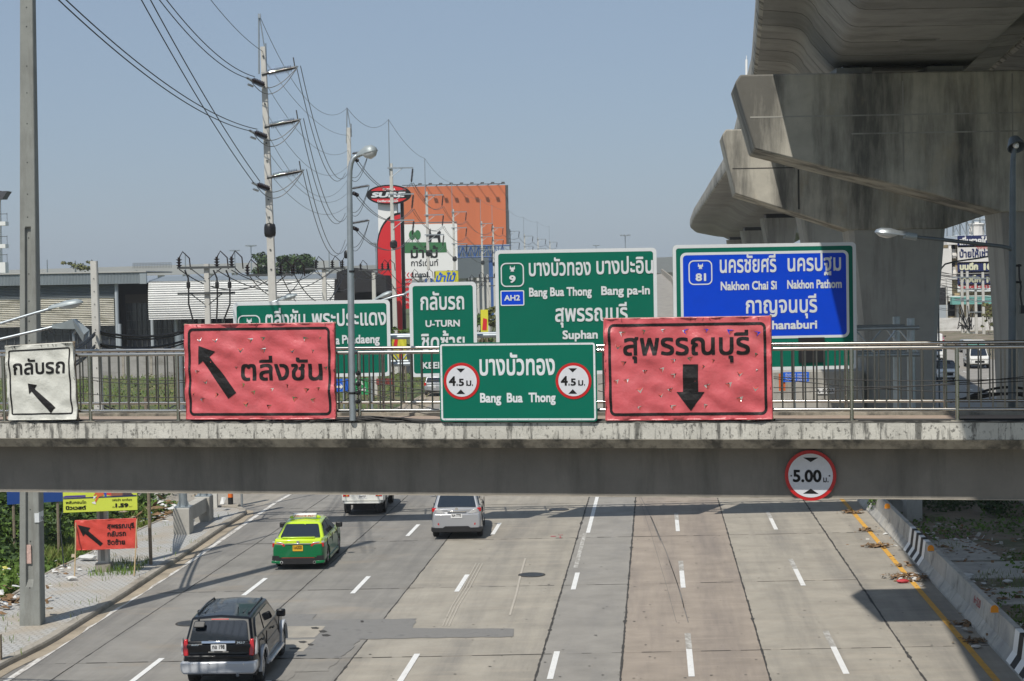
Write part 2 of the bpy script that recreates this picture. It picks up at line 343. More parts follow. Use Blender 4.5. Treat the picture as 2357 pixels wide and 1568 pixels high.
# painted dashes
for a in (-12.74, -9.4, -6.2, -2.62, .76, 4.45):
    for k in range(-1, 40):
        Y = 41.4+12*k
        L = 3.1
        if a == -2.62 and k == 2: L = 12.2
        if a == -2.62 and k == 3: continue
        t = -.075 if True else 0
        me = M().add([(RX(a-.075, Y), Y, .01), (RX(a+.075, Y), Y, .01), (RX(a+.075, Y+L), Y+L, .01), (RX(a-.075, Y+L), Y+L, .01)], [(0, 1, 2, 3)])
        me.build('lane_dash', m_paint if a > -5 else m_paint, road)
        if a in (.76, 4.45) and k < 4:
            strip(M(), a-.08, a+.08, Y+L+.02, Y+L+2.0, .009).build('worn_dash', m_paint_worn, road)
strip(M(), -2.80, -2.66, 57.5, 65.2, .009).build('worn_dash', m_paint_worn, road)
# edge line left follows the kerb, yellow line right
def gl(pts, w, z, name, m, par=road):
    q = M(); P_ = [Vector(p) for p in pts]
    for i in range(len(P_)-1):
        d = (P_[i+1]-P_[i]).normalized(); s = Vector((d.y, -d.x, 0))*w/2
        q.add([P_[i]-s+Vector((0, 0, z)), P_[i]+s+Vector((0, 0, z)), P_[i+1]+s+Vector((0, 0, z)), P_[i+1]-s+Vector((0, 0, z))], [(0, 1, 2, 3)])
    return q.build(name, m, par)
gl([(-13.4, 24, 0)]+[G(*p) for p in ((18.4, 1565.8), (218, 1435), (448, 1287), (633, 1158.4))]+[(-7.6, 105, 0), (20, 440, 0)], .17, .011, 'edge_line', m_paint_edge)
gl([(RX(7.84, 24), 24, 0), (RX(7.84, 60), 60, 0), (RX(7.84, 100), 100, 0), (RX(7.84, 600), 600, 0)], .17, .011, 'yellow_edge_line', m_paint_y)
# mortar and grey road patches
def Z1(x, y): return (374+.3296*x, 1093.3+.3296*y)
def gpoly(pts, z, name, m, par=road, jag=.05, seed=1, step=.22):
    r = random.Random(seed); P_ = [G(*p) for p in pts]; out = []
    for i in range(len(P_)):
        a, b = P_[i], P_[(i+1) % len(P_)]; n = max(1, int((b-a).length/step))
        for k in range(n):
            p = a.lerp(b, k/n); out.append((p.x+r.uniform(-jag, jag), p.y+r.uniform(-jag, jag), z))
    return M().add(out, [tuple(range(len(out)))]).build(name, m, par)
gpoly([Z1(*p) for p in [(840, 975), (1075, 975), (1040, 1015), (1770, 1008), (1745, 1075), (2460, 1076), (2440, 1130), (2357, 1135), (1390, 1150), (1240, 1285), (700, 1290), (700, 975)]], .012, 'road_patch', m_patch, seed=2)
gpoly([Z1(*p) for p in [(600, 1062), (1135, 1060), (1062, 1140), (600, 1142)]], .016, 'concrete_patch', m_road_m, seed=3, jag=.03)
gpoly([Z1(*p) for p in [(600, 1156), (1060, 1154), (980, 1236), (600, 1236)]], .016, 'concrete_patch', m_road_m, seed=4, jag=.03)
gpoly([Z1(*p) for p in [(700, 1285), (1240, 1284), (1150, 1375), (930, 1382), (880, 1440), (700, 1440)]], .012, 'road_patch', m_road_l, seed=5)  # ragged patch in plain road grey beside the black car
for p in [(1030, 1075, 70), (1090, 1098, 60), (950, 1172, 60), (1010, 1190, 50), (880, 1218, 90), (1110, 1125, 70), (1380, 1028, 30)]:
    x, y, L = p; gpoly([Z1(x, y-5), Z1(x+L*.6, y-8), Z1(x+L, y), Z1(x+L*.7, y+7), Z1(x+10, y+6)], .02, 'tar_smear', m_joint, seed=x, jag=.02)
def Z2(x, y): return (1150.9+.3211*x, 1064.6+.3211*y)
m_mark = mat('dark_lane_line', (.17, .16, .15), .8, var=.2, vs=3)
m_pale = mat('scrape_mark', (.42, .385, .33), .85, var=.1, vs=3)
for pts, w_, mt in ([[(1010, 250), (1100, 430), (1190, 640), (1265, 850), (1350, 1150)], .028, m_mark], [[(1000, 260), (1085, 520), (1150, 740), (1195, 890), (1265, 1150)], .014, m_mark],
                   [[(1080, 390), (1150, 560)], .05, m_mark], [[(1210, 700), (1300, 950), (1320, 1050)], .02, m_mark]):
    gl([G(*Z2(*p)) for p in pts], w_, .0135, 'dark_lane_line', mt)  # thin dark lines along the lane, laid as flat strips
for o_ in (0, 22, 45):
    gl([G(*Z1(x+o_, y)) for x, y in [(2190, 620), (2100, 790), (2020, 920), (1955, 1060)]], .035, .0135, 'scrape_mark', m_pale)
gl([G(*Z2(*p)) for p in [(182, 690), (150, 800), (115, 950), (70, 1100)]], .06, .0135, 'scrape_mark', m_pale)
# small dark specks of tar and litter lying on the slabs
r = random.Random(11); sp = M()
for _ in range(230):
    x, y = r.uniform(850, 2150), 1140+430*r.random()**.8
    p = G(x, y); s_ = r.uniform(.012, .04)
    if RX(8.2, p.y) < p.x: continue
    n = 6; sp.add([(p.x+s_*1.5*math.cos(t)*r.uniform(.5, 1), p.y+s_*math.sin(t)*r.uniform(.5, 1), .0145) for t in [2*math.pi*i/n for i in range(n)]], [tuple(range(n))])
stuff(sp.build('tar_specks', m_joint, road))
# manhole covers: disc, ring and holes
m_iron = mat('cast_iron', (.075, .08, .085), .6, .4, var=.2, vs=8)
for (x, y, rad, lab) in ((1286.5, 1173.6, .42, 'dark round manhole cover near the footbridge beam, left of the long white line'),
                         (1224, 1324, .44, 'perforated manhole cover alone in the beige lane, above the right end of the mortar patch'),
                         (438, 1436, .42, 'perforated manhole cover half hidden beside the rear left corner of the black car')):
    c = G(x, y); t = thing('manhole_cover', (c.x, c.y, .012), lab, 'manhole cover')
    M().lathe((c.x, c.y, .004), (0, 0, 1), [(0, rad), (.012, rad), (.014, rad-.05), (.010, rad-.055)], 32).build('frame', m_joint, t)
    M().lathe((c.x, c.y, .006), (0, 0, 1), [(0, rad-.06), (.014, rad-.06)], 28).build('lid', m_iron, t)
    h = M()
    for i in range(-6, 7):
        for j in range(-6, 7):
            u, v = i*.062+(j % 2)*.03, j*.055
            if math.hypot(u, v) < rad-.1: h.add([(c.x+u+.02*math.cos(k*math.pi/3), c.y+v+.017*math.sin(k*math.pi/3), .0215) for k in range(6)], [tuple(range(6))])
    stuff(h.build('holes', m_black, t))
# red survey mark sprayed on road
mk = M(); m_redsp = mat('red_spray', (.42, .12, .13), .8)
for p in [(362, 531, 400, 536), (418, 522, 452, 524), (425, 535, 440, 546), (430, 524, 436, 544)]:
    a, b = G(*Z2(p[0], p[1])), G(*Z2(p[2], p[3])); mk.add([(a.x, a.y, .015), (b.x, a.y+.02, .015), (b.x, b.y, .015), (a.x, b.y+.05, .015)], [(0, 1, 2, 3)])
mk.build('spray_mark', m_redsp, road)

# ---- left pavement with kerb and pavers
KL = [(-14.5, 22)]+[tuple(G(*p))[:2] for p in ((0, 1544), (115, 1487), (303, 1366), (393.5, 1305), (514.6, 1220), (568, 1186))]
KL += [(KL[-1][0]-.15, KL[-1][1]+1.2), (KL[-1][0]-.7, KL[-1][1]+1.9), (KL[-1][0]-1.8, KL[-1][1]+2.2)]   # kerb foot line
pav = thing('pavement', (0, 0, 0), None, None); pav['kind'] = 'structure'
m_pav = bpy.data.materials.new('interlocking_pavers'); m_pav.use_nodes = True
T = m_pav.node_tree; N = T.nodes; L_ = T.links; b = N['Principled BSDF']; b.inputs['Roughness'].default_value = .9
gg = N.new('ShaderNodeNewGeometry'); mp = N.new('ShaderNodeMapping'); mp.inputs['Rotation'].default_value = (0, 0, math.radians(-3)); L_.new(gg.outputs['Position'], mp.inputs[0])
bk = N.new('ShaderNodeTexBrick'); L_.new(mp.outputs[0], bk.inputs['Vector']); bk.inputs['Scale'].default_value = 1.0; bk.inputs['Brick Width'].default_value = .2; bk.inputs['Row Height'].default_value = .22
bk.inputs['Mortar Size'].default_value = .03; bk.inputs['Mortar Smooth'].default_value = .4; bk.inputs['Color1'].default_value = (.40, .40, .385, 1); bk.inputs['Color2'].default_value = (.42, .415, .40, 1); bk.inputs['Mortar'].default_value = (.31, .305, .285, 1)
nz = N.new('ShaderNodeTexNoise'); nz.inputs['Scale'].default_value = .55; nz.inputs['Detail'].default_value = 8; L_.new(gg.outputs['Position'], nz.inputs['Vector'])
mr = N.new('ShaderNodeMapRange'); mr.inputs[1].default_value = .47; mr.inputs[2].default_value = .66; mr.inputs[4].default_value = .8; L_.new(nz.outputs['Fac'], mr.inputs[0])
mx = N.new('ShaderNodeMix'); mx.data_type = 'RGBA'; L_.new(mr.outputs[0], mx.inputs[0]); L_.new(bk.outputs['Color'], mx.inputs[6]); mx.inputs[7].default_value = (.36, .31, .24, 1); L_.new(mx.outputs[2], b.inputs['Base Color'])
bp = N.new('ShaderNodeBump'); bp.inputs['Strength'].default_value = .6; bp.inputs['Distance'].default_value = .02; bp.invert = True; L_.new(bk.outputs['Fac'], bp.inputs['Height']); L_.new(bp.outputs[0], b.inputs['Normal'])
PL_ = [(-16.9, 22)]+[tuple(G(*p))[:2] for p in ((0, 1402), (112, 1329), (170, 1302), (327, 1226.5), (415, 1184))]+[(-14.2, KL[-1][1])]
pz = .16
outer = [(x-.28, y) for x, y in KL[:-2]]
M().add([(x, y, pz-.02) for x, y in outer]+[(x, y, pz-.02) for x, y in reversed(PL_)], [tuple(range(len(outer)+len(PL_)))]).build('paver_field', m_pav, pav)
def kerb(pts, w, z, h, name, par, seg=1.0, m=m_kerb, inward=-1):
    P_ = [Vector((x, y, 0)) for x, y in pts]; L = [0]
    for i in range(len(P_)-1): L.append(L[-1]+(P_[i+1]-P_[i]).length)
    def at(s):
        for i in range(len(P_)-1):
            if s <= L[i+1] or i == len(P_)-2: return P_[i].lerp(P_[i+1], (s-L[i])/(L[i+1]-L[i])), (P_[i+1]-P_[i]).normalized()
    s = 0
    while s < L[-1]-.05:
        e = min(s+seg, L[-1]); a, d0 = at(s+.006); b_, d1 = at(e-.006)
        n0 = Vector((d0.y, -d0.x, 0))*inward*w; n1 = Vector((d1.y, -d1.x, 0))*inward*w; c = .05; u = Vector((0, 0, 1)); ch0 = n0.normalized()*c; ch1 = n1.normalized()*c
        M().add([a+u*z, a+ch0*.4+u*(h-c), a+ch0+u*h, a+n0+u*h, a+n0+u*z, b_+u*z, b_+ch1*.4+u*(h-c), b_+ch1+u*h, b_+n1+u*h, b_+n1+u*z],
                [(0, 5, 6, 1), (1, 6, 7, 2), (2, 7, 8, 3), (3, 8, 9, 4), (0, 1, 2, 3, 4), (9, 8, 7, 6, 5)]).build(name, m, par)
        s = e
kerb(KL, .3, -.1, pz, 'kerb_stone', pav, 1.0)
kerb([(x, y) for x, y in PL_], .14, -.2, pz-.01, 'edging_stone', pav, 1.2)
# sandy dust along the kerb foot and sandy mouth of the side road
gp = M(); r = random.Random(4); inner = []; out = []
for i in range(60):
    Y = 30+i*.75; 
    x = next((a[0]+(b_[0]-a[0])*(Y-a[1])/(b_[1]-a[1]) for a, b_ in zip(KL, KL[1:]) if a[1] <= Y <= b_[1]), KL[6][0])
    inner.append((x-.05, Y, .012)); out.append((x+.28+.22*noise.noise(Vector((Y*.5, 3, 0)))+.08*r.random(), Y, .012))
gp.add(inner+out[::-1], [tuple(range(len(inner)*2))])
gp.build('gutter_dust', m_sand, road)
struct(M().add([(-30, 74.5, -.03), (-11.1, 74.0, -.03), (-9.9, 90, -.03), (-9.5, 105, -.03), (-30, 110, -.03)], [(0, 1, 2, 3, 4)]).build('side_road', m_sand, loc=(0, 0, 0)))
struct(M().add([(-22, 77, .0), (-10.9, 75.4, .0), (-9.4, 88, .0), (-8.6, 100, .0), (-22, 100, .0)], [(0, 1, 2, 3, 4)]).build('side_road_slab', m_road_m, loc=(0, 0, 0)))
# right carriageway beyond the viaduct piers
rc = thing('service_road', (0, 0, 0), None, None); rc['kind'] = 'structure'
strip(M(), 15.2, 36, 20, 340, .25).build('carriageway', m_road_g, rc)
for k in range(12):
    Y = 30+k*6.0
    M().add([(RX(15.0, Y), Y, -.2), (RX(15.25, Y), Y, -.2), (RX(15.25, Y+5.9), Y+5.9, -.2), (RX(15.0, Y+5.9), Y+5.9, -.2), (RX(15.0, Y), Y, .62), (RX(15.25, Y), Y, .62), (RX(15.25, Y+5.9), Y+5.9, .62), (RX(15.0, Y+5.9), Y+5.9, .62)],
            [(0, 3, 2, 1), (4, 5, 6, 7), (0, 1, 5, 4), (1, 2, 6, 5), (2, 3, 7, 6), (3, 0, 4, 7)]).build('retaining_block', m_kerb, rc)
for k in range(14): strip(M(), 25.0, 25.12, 90+k*12, 93+k*12, .262).build('lane_dash', m_paint, rc)
for k in range(14): strip(M(), 29.0, 29.12, 90+k*12, 93+k*12, .262).build('lane_dash', m_paint, rc)
struct(M().add([(45, 150, .2), (130, 150, .2), (130, 420, .2), (64, 420, .2), (56, 250, .2)], [(0, 1, 2, 3, 4)]).build('forecourt', m_soil, loc=(0, 0, 0)))

# ---- concrete barrier, 2 m blocks
bprof = [(0, 0), (.0, .08), (.17, .33), (.24, .85), (.40, .85), (.47, .33), (.64, .08), (.64, 0)]
m_bar = mat('barrier_concrete', (.47, .45, .40), .85, var=.12, vs=2, bump=.4, bs=25, dark=(.12, .115, .105), dk=(.52, .68), ds=(1, .8, .8), damt=.8, rnd=.1, d2=(.3, .3, .29), d2k=(.5, .6), d2s=(.3, .4, .3))
def bfn(a0, Y0, Y1, name, m, par=None, t0=0.0, t1=1.0, grow=0.0):
    mmm = M(); n = len(bprof); vs = []
    for Y in (Y0, Y1):
        for dx, z in bprof:
            vs.append((RX(a0, Y)+dx-(grow if dx < .3 else -grow), Y-dx*.0, z+(grow if z > .5 else 0)))
    return mmm.add(vs, [(i, (i+1) % n, n+(i+1) % n, n+i) for i in range(n)]+[tuple(range(n-1, -1, -1)), tuple(range(n, 2*n))]).build(name, m, par)
idx = 0
for k in range(38):
    Y = 34.0+k*2.02; painted = k in (2, 3, 11, 12)
    lab = 'grey precast concrete barrier block in the row along the right edge of the road'
    lab = 'plain grey barrier block, %s beyond the striped pair in mid view' % ORDN[k-13] if k > 12 else 'plain grey barrier block, %s nearer than the striped pair in mid view' % ORDN[10-k]
    lab = {12: 'farther one of the two black and white striped barrier blocks in mid view', 11: 'nearer one of the two black and white striped barrier blocks in mid view', 3: 'black and white striped barrier block cut by the bottom right corner', 2: 'striped barrier block just nearer than the one at the bottom right corner'}.get(k, lab)
    if k == 6: lab = 'grey concrete barrier block with red numbers sprayed on its face'
    t = thing('barrier_block', (RX(8.42, Y), Y, 0), lab, 'concrete barrier', 'barrier blocks along the right edge of the road' if not (painted or k == 6) else None)
    bfn(8.42, Y+.01, Y+2.0, 'body', m_bar, t)
    if painted:
        for j in range(7):
            st_, en_ = (G(2094, 1212, .86).y, 0) if k > 5 else (G(2330, 1447, .86).y, 0); pr = M(); a = st_-(j+1)*.5; off = .008; vs = []
            if not (Y <= a+.25 < Y+2.02): continue
            # zigzag stripe: slanted backward on the face
            for s_, YY in ((0, a), (1, a+.5)):
                for i_, (dx, z) in enumerate(bprof[1:5]):
                    sh = (0, .16, .30, .30)[i_] if False else 0
                    vs.append((RX(8.42, YY)+dx-off, YY, z+(off if z > .5 else 0)))
            pr.add(vs, [(i, i+1, 4+i+1, 4+i) for i in range(3)]).build('painted_stripe', m_white if j % 2 == 0 else m_ink, t)
    if k == 6:
        q = M(); fn = lambda a, b_, d: Vector((RX(8.42, Y+1.7-a)+.17+(b_-.33)*.135-.006-d*.2, Y+1.7-a, b_))
        text(q, '6+320', fn, .25, 1.2, .5, .22, .002, bold=.01); q.build('sprayed_number', mat('red_spray_dark', (.35, .05, .05), .8), t)
m_refl = mat('amber_reflector', (.85, .30, .01), .35, coat=.3)
for n_, (x, y) in enumerate(((2043, 1172), (2143, 1270), (2290, 1412))):
    Z_ = [0, 0, 0]; p = G(x, y, .86)
    t = thing('barrier_reflector', (p.x, p.y, .86), ['amber reflector on the barrier, farthest of the three', 'amber reflector on the barrier just past the striped block, middle of three', 'amber reflector on the barrier, nearest of the three'][n_], 'reflector', 'amber reflectors on the barrier')
    M().box(p.x-.07, p.x+.07, p.y-.03, p.y+.05, .855, .875).build('base', m_galv, t)
    pr = [(-.1, 0), (.1, 0)]+[(.1*math.cos(i*math.pi/10), .09+.1*math.sin(i*math.pi/10)) for i in range(11)]
    M().prism(pr, lambda a, b_, d: Vector((p.x+a, p.y+d, .875+b_)), 0, .03).build('lens', m_refl, t)
# ------------------------------------------------------------------ the footbridge in front
FS = -.21
PF = Plane(32.0, FS)
fb = thing('footbridge', tuple(PF.pt(0, 5.4)), 'weathered concrete footbridge with stainless steel railings crossing over the whole road', 'footbridge')
def fp(poly, a0, a1, name, m, par=fb, **k):
    """extrude a (depth,z) outline along the bridge"""
    n = len(poly); vs = [PF.pt(a, z, -d) for a in (a0, a1) for d, z in poly]
    return M().add(vs, [(i, (i+1) % n, n+(i+1) % n, n+i) for i in range(n)]+[tuple(range(n-1, -1, -1)), tuple(range(n, 2*n))]).build(name, m, par, **k)
A0, A1 = -16.0, 16.0
m_grime = mat('black_grime', (.24, .23, .2), .95, var=.3, vs=3, dark=(.025, .025, .022), dk=(.42, .55), ds=(3, 3, 30), damt=.95)
fp([(.16, 6.44), (0, 6.61), (0, 6.905), (.02, 6.925), (.2, 6.925), (.2, 6.86), (2.3, 6.86), (2.3, 6.44)], A0, A1, 'deck_slab', m_fascia)
fp([(-.003, 6.90), (-.004, 6.927), (.2, 6.928), (.2, 6.926), (.0, 6.9255), (-.001, 6.90)], A0, A1, 'ledge_grime', m_grime)
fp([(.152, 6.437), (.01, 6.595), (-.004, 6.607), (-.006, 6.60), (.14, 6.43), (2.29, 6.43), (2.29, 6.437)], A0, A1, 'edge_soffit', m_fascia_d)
fp([(.205, 6.863), (2.05, 6.863), (2.05, 6.872), (.205, 6.872)], A0, A1, 'walking_surface', m_deck)
fp([(2.08, 6.862), (2.299, 6.862), (2.299, 6.93), (2.08, 6.93)], A0, A1, 'far_kerb', m_fascia_d)
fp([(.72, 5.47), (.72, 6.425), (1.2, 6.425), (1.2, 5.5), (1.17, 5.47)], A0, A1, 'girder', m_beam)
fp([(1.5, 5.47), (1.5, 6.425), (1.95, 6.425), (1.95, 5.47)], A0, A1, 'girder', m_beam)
fp([(.705, 5.47), (.705, 5.485), (.719, 5.485), (.719, 5.468), (1.1, 5.468), (1.1, 5.466), (.705, 5.466)], A0, A1, 'drip_edge', m_kerb)
for a_ in (-14.6, 14.6): M().bx(PF.pt(a_-.5, -.3, -1.9), PF.ex, PF.n, Vector((0, 0, 1)), 1.0, 1.1, 5.765).build('pier', m_beam, fb)
a_ref = PF.loc(1960, 880)[0]; DP = PF.loc(2204, 880)[0]-a_ref
ZT = 8.215; ZB = 7.13
bal = M().cyl((0, 0, 0), (0, 0, ZT-ZB), .0155, n=8).build('baluster', m_steel_b, loc=(0, 0, 0)); balm = bal.data; bpy.data.objects.remove(bal)
pm = M().cyl((0, 0, 0), (0, 0, ZT-6.93), .037, n=12); pm.cyl((0, 0, .0), (0, 0, .02), .06, n=12)
pst = pm.build('post', m_steel, loc=(0, 0, 0), smooth=True); pstm = pst.data; bpy.data.objects.remove(pst)
pb = M().box(-.11, .11, -.08, .08, 0, .05).build('post_plinth', m_fascia_d, loc=(0, 0, 0), bevel=.01); pbm = pb.data; pbmod = True; bpy.data.objects.remove(pb)
for side, d, ph in ((0, .1, 0), (1, 2.17, -.13)):
    rl = M().cyl(PF.pt(A0, ZT, -d), PF.pt(A1, ZT, -d), .036, n=14).cyl(PF.pt(A0, ZB, -d), PF.pt(A1, ZB, -d), .03, n=14)
    ro = rl.build('railing', m_steel, fb, smooth=True); OFF[ro.name] = OFF[fb.name]
    k0 = int((A0-a_ref)/DP); 
    for k in range(k0, int((A1-a_ref)/DP)+1):
        a = a_ref+k*DP+ph
        if a < A0+.1 or a > A1-.1: continue
        inst('post', pstm, PF.pt(a, 6.93, -d), ro); inst('plinth', pbm, PF.pt(a, 6.885, -d), ro, (0, 0, math.atan(FS)))
        for j in range(1, 9): inst('baluster', balm, PF.pt(a+DP*j/9, ZB, -d), ro)
# grime ledge line between kerb top and banner feet
# lamp standing on the footbridge
def lamp_head(par, p, dirv, L=.72, up=(0, 0, 1), glass=None, body=m_galv, tilt=0, h=.13, w=.17):
    """cobra head: shell above, bowl below"""
    d = Vector(dirv).normalized(); u = Vector(up); s = d.cross(u).normalized(); u = s.cross(d).normalized(); p = Vector(p)
    def shell(pr, sgn, name, m, n=8):
        q = M(); vs = []
        for t, hw, hh in pr:
            for i in range(n+1):
                a = math.pi*i/n; vs.append(p+d*t*L+s*math.cos(a)*hw+u*sgn*math.sin(a)*hh)
        k = len(pr); q.add(vs, [(j*(n+1)+i, j*(n+1)+i+1, (j+1)*(n+1)+i+1, (j+1)*(n+1)+i) for j in range(k-1) for i in range(n)]+[(j*(n+1), (j+1)*(n+1), (j+1)*(n+1)+n, j*(n+1)+n) for j in range(k-1)]+[tuple(range(n+1)), tuple((k-1)*(n+1)+i for i in range(n+1))])
        return q.build(name, m, par, smooth=True)
    shell([(0, .05, .05), (.12, .075, .08), (.3, w*.62, h*.75), (.55, w, h), (.82, w*.93, h*.9), (.96, w*.6, h*.55), (1.0, w*.2, h*.2)], 1, 'housing', body)
    shell([(.3, w*.5, .01), (.42, w*.85, h*.5), (.62, w*.9, h*.8), (.85, w*.8, h*.6), (.97, w*.4, .01)], -1, 'bowl', glass or m_bowl)
m_bowl = mat('lamp_bowl', (.55, .57, .56), .15, coat=.5)
m_head = mat('lamp_housing', (.30, .34, .35), .45, .2, var=.06, vs=6)
base = PF.w(812, 962); lp = PF.pt(*PF.loc(812, 962), .04); 
t = thing('street_lamp', tuple(lp), 'galvanised lamp post with a curved neck standing on the footbridge beside the left red banner', 'street lamp')
Yl = lp.y
pts = [P(812, 968, Yl), P(809, 800, Yl), P(807, 650, Yl), P(805, 500, Yl), P(804.5, 420, Yl), P(805.5, 392, Yl), P(808.5, 375, Yl), P(814, 364, Yl), P(821, 359, Yl), P(828, 357, Yl)]
M().tube(pts, .06, 14, rr=[.063, .062, .061, .055, .05, .048, .046, .044, .042, .040]).build('post', m_galv, t, smooth=True)
hd = M(); c = P(838, 357, Yl); ex = Vector((1, 0, .1)).normalized()
hp = P(822, 361, Yl); lamp_head(t, hp, (P(858, 351, Yl)-hp)+Vector((0, -.12, 0)), L=.42, body=m_head, h=.15, w=.13)
bt = M()
for yy, rr2 in ((625, .068), (905, .066)):
    q = P(808.5 if yy < 700 else 811, yy, Yl); bt.cyl(q-Vector((0, 0, .02)), q+Vector((0, 0, .02)), rr2, n=14)
bt.build('clamp', m_black, t)
nb = M()
for yy in (860, 885, 905, 925): nb.lathe(P(819, yy, Yl-.05), (1, -.3, .1), [(0, .02), (.02, .045), (.04, .03), (.06, .05), (.09, .02)], 8)
nb.build('spool_insulator', m_black, t)
# right lamp post with two heads behind the deck
Yr = 32.6
b0 = P(2329, 940, Yr); t = thing('street_lamp', tuple(b0), 'dark lamp post with cup lamp and long side arm right of the footbridge railing', 'street lamp')
M().tube([P(2329, 1010, Yr), P(2330.5, 700, Yr), P(2331, 500, Yr), P(2331.5, 400, Yr), P(2332.5, 365, Yr), P(2335, 345, Yr), P(2338, 338, Yr)], .06, 14, rr=[.072, .07, .06, .055, .048, .045, .045]).build('post', m_galv_d, t, smooth=True)
c = P(2337, 330, Yr)
M().lathe(c+Vector((0, .1, .12)), (0.05, -.55, -.75), [(0, .05), (.04, .1), (.1, .125), (.22, .165), (.25, .172), (.25, .155), (.12, .11)], 18).build('lamp_cup', m_galv_d, t, smooth=True)
M().lathe(c+Vector((0, .02, .03)), (0.05, -.55, -.75), [(0, .03), (.05, .05), (.09, .06), (.13, .045), (.15, .01)], 12).build('bulb', m_white, t, smooth=True)
arm = [P(2331, 577, Yr), P(2322, 571, Yr-.05), P(2305, 567, Yr-.05), P(2250, 561, Yr-.1), P(2180, 553, Yr-.1), P(2096, 544, Yr-.1)]
M().tube(arm, .035, 10, rr=[.04, .04, .036, .036, .036, .03]).build('arm', m_galv_d, t, smooth=True)
M().cyl(P(2110, 546, Yr-.1), P(2082, 541.5, Yr-.1), .065, n=12).build('arm_socket', m_head, t, smooth=True)
hp = P(2090, 543, Yr-.1); lamp_head(t, hp, P(2014, 535, Yr-.1)-hp+Vector((0, -.02, 0)), L=.62, body=m_galv, h=.11, w=.15)
q = M()
for (x, y) in ((2347, 612), (2347.5, 650)): q.cyl(P(2336, y, Yr), P(x+4, y-1, Yr), .022, n=8)
q.tube([P(2346, 608, Yr), P(2347, 640, Yr), P(2351, 660, Yr), P(2349, 675, Yr), P(2353, 705, Yr)], .018, 8)
q.box(*[v for v in (P(2348, 718, Yr).x, P(2357, 718, Yr).x, Yr-.05, Yr+.05, P(2350, 722, Yr).z, P(2350, 703, Yr).z)])
q.build('control_box', m_black, t)
# cobra lamps on the left, on a post that stands outside the view
for i, (arm, hx, lab, kind) in enumerate((([(-60, 765), (0, 745), (60, 727), (118, 710)], [(112, 712), (193, 693)], 'pale undamaged cobra head lamp in front of the tall left pole, above the broken one', 'ok'),
                                 ([(-60, 795), (0, 781), (60, 767), (125, 752)], [(118, 754), (176, 741)], 'broken cobra head lamp with its cover hanging open above the white banner', 'broken'))):
    Yq = 35.6; t = thing('street_lamp', tuple(P(arm[0][0], arm[0][1], Yq)), lab, 'street lamp')
    M().tube([P(x, y, Yq) for x, y in arm], .03, 10).build('arm', m_galv, t, smooth=True)
    if i == 0:
        hp = P(hx[0][0], hx[0][1], Yq); lamp_head(t, hp, P(hx[1][0], hx[1][1]+3, Yq)-hp, L=.71, body=m_head, h=.11, w=.13)
        t2 = M().tube([P(-60, 700, Yq), P(-60, 850, Yq), P(-60, 1000, Yq)], .06, 10).build('post', m_galv, t)
    else:
        a, b_ = P(hx[0][0], hx[0][1], Yq), P(hx[1][0], hx[1][1], Yq); d = (b_-a).normalized(); s = Vector((0, 1, 0)); u = Vector((-d.z, 0, d.x))
        q = M(); q.add([P(120, 747, Yq)-s*.05, P(150, 741, Yq)-s*.12, P(170, 734, Yq)-s*.16, P(196, 770, Yq)-s*.12, P(192, 787, Yq)-s*.05, P(176, 757, Yq)-s*.14, P(150, 757, Yq)-s*.1, P(121, 756, Yq)-s*.05,
                        P(120, 747, Yq)+s*.05, P(150, 741, Yq)+s*.12, P(170, 734, Yq)+s*.16, P(202, 760, Yq)+s*.12, P(204, 775, Yq)+s*.05, P(184, 757, Yq)+s*.14, P(150, 757, Yq)+s*.1, P(121, 756, Yq)+s*.05],
                       [(0, 1, 6, 7), (1, 2, 5, 6), (2, 3, 4, 5), (8, 9, 1, 0), (9, 10, 2, 1), (10, 11, 3, 2), (11, 12, 4, 3), (12, 13, 5, 4), (13, 14, 6, 5), (14, 15, 7, 6), (15, 8, 0, 7), (15, 14, 9, 8), (14, 13, 10, 9), (13, 12, 11, 10)])
        q.build('housing', m_head, t)
        M().tube([P(176, 757, Yq), P(168, 770, Yq), P(170, 790, Yq)], .025, 6).build('hanging_part', m_galv, t)
        w_ = M(); r = random.Random(2)
        for k in range(5):
            x0 = r.uniform(85, 115); w_.tube([P(x0, 757, Yq-.03), P(x0+r.uniform(-8, 8), 768, Yq-.06), P(x0+r.uniform(-4, 14), 758+r.uniform(0, 20), Yq-.05)], .006, 5)
        w_.build('loose_wires', m_cable, t)

m_inkc = mat('printed_black', (.011, .010, .010), .55, spec=.3, bump=.6, bs=3.2, bd=.05)
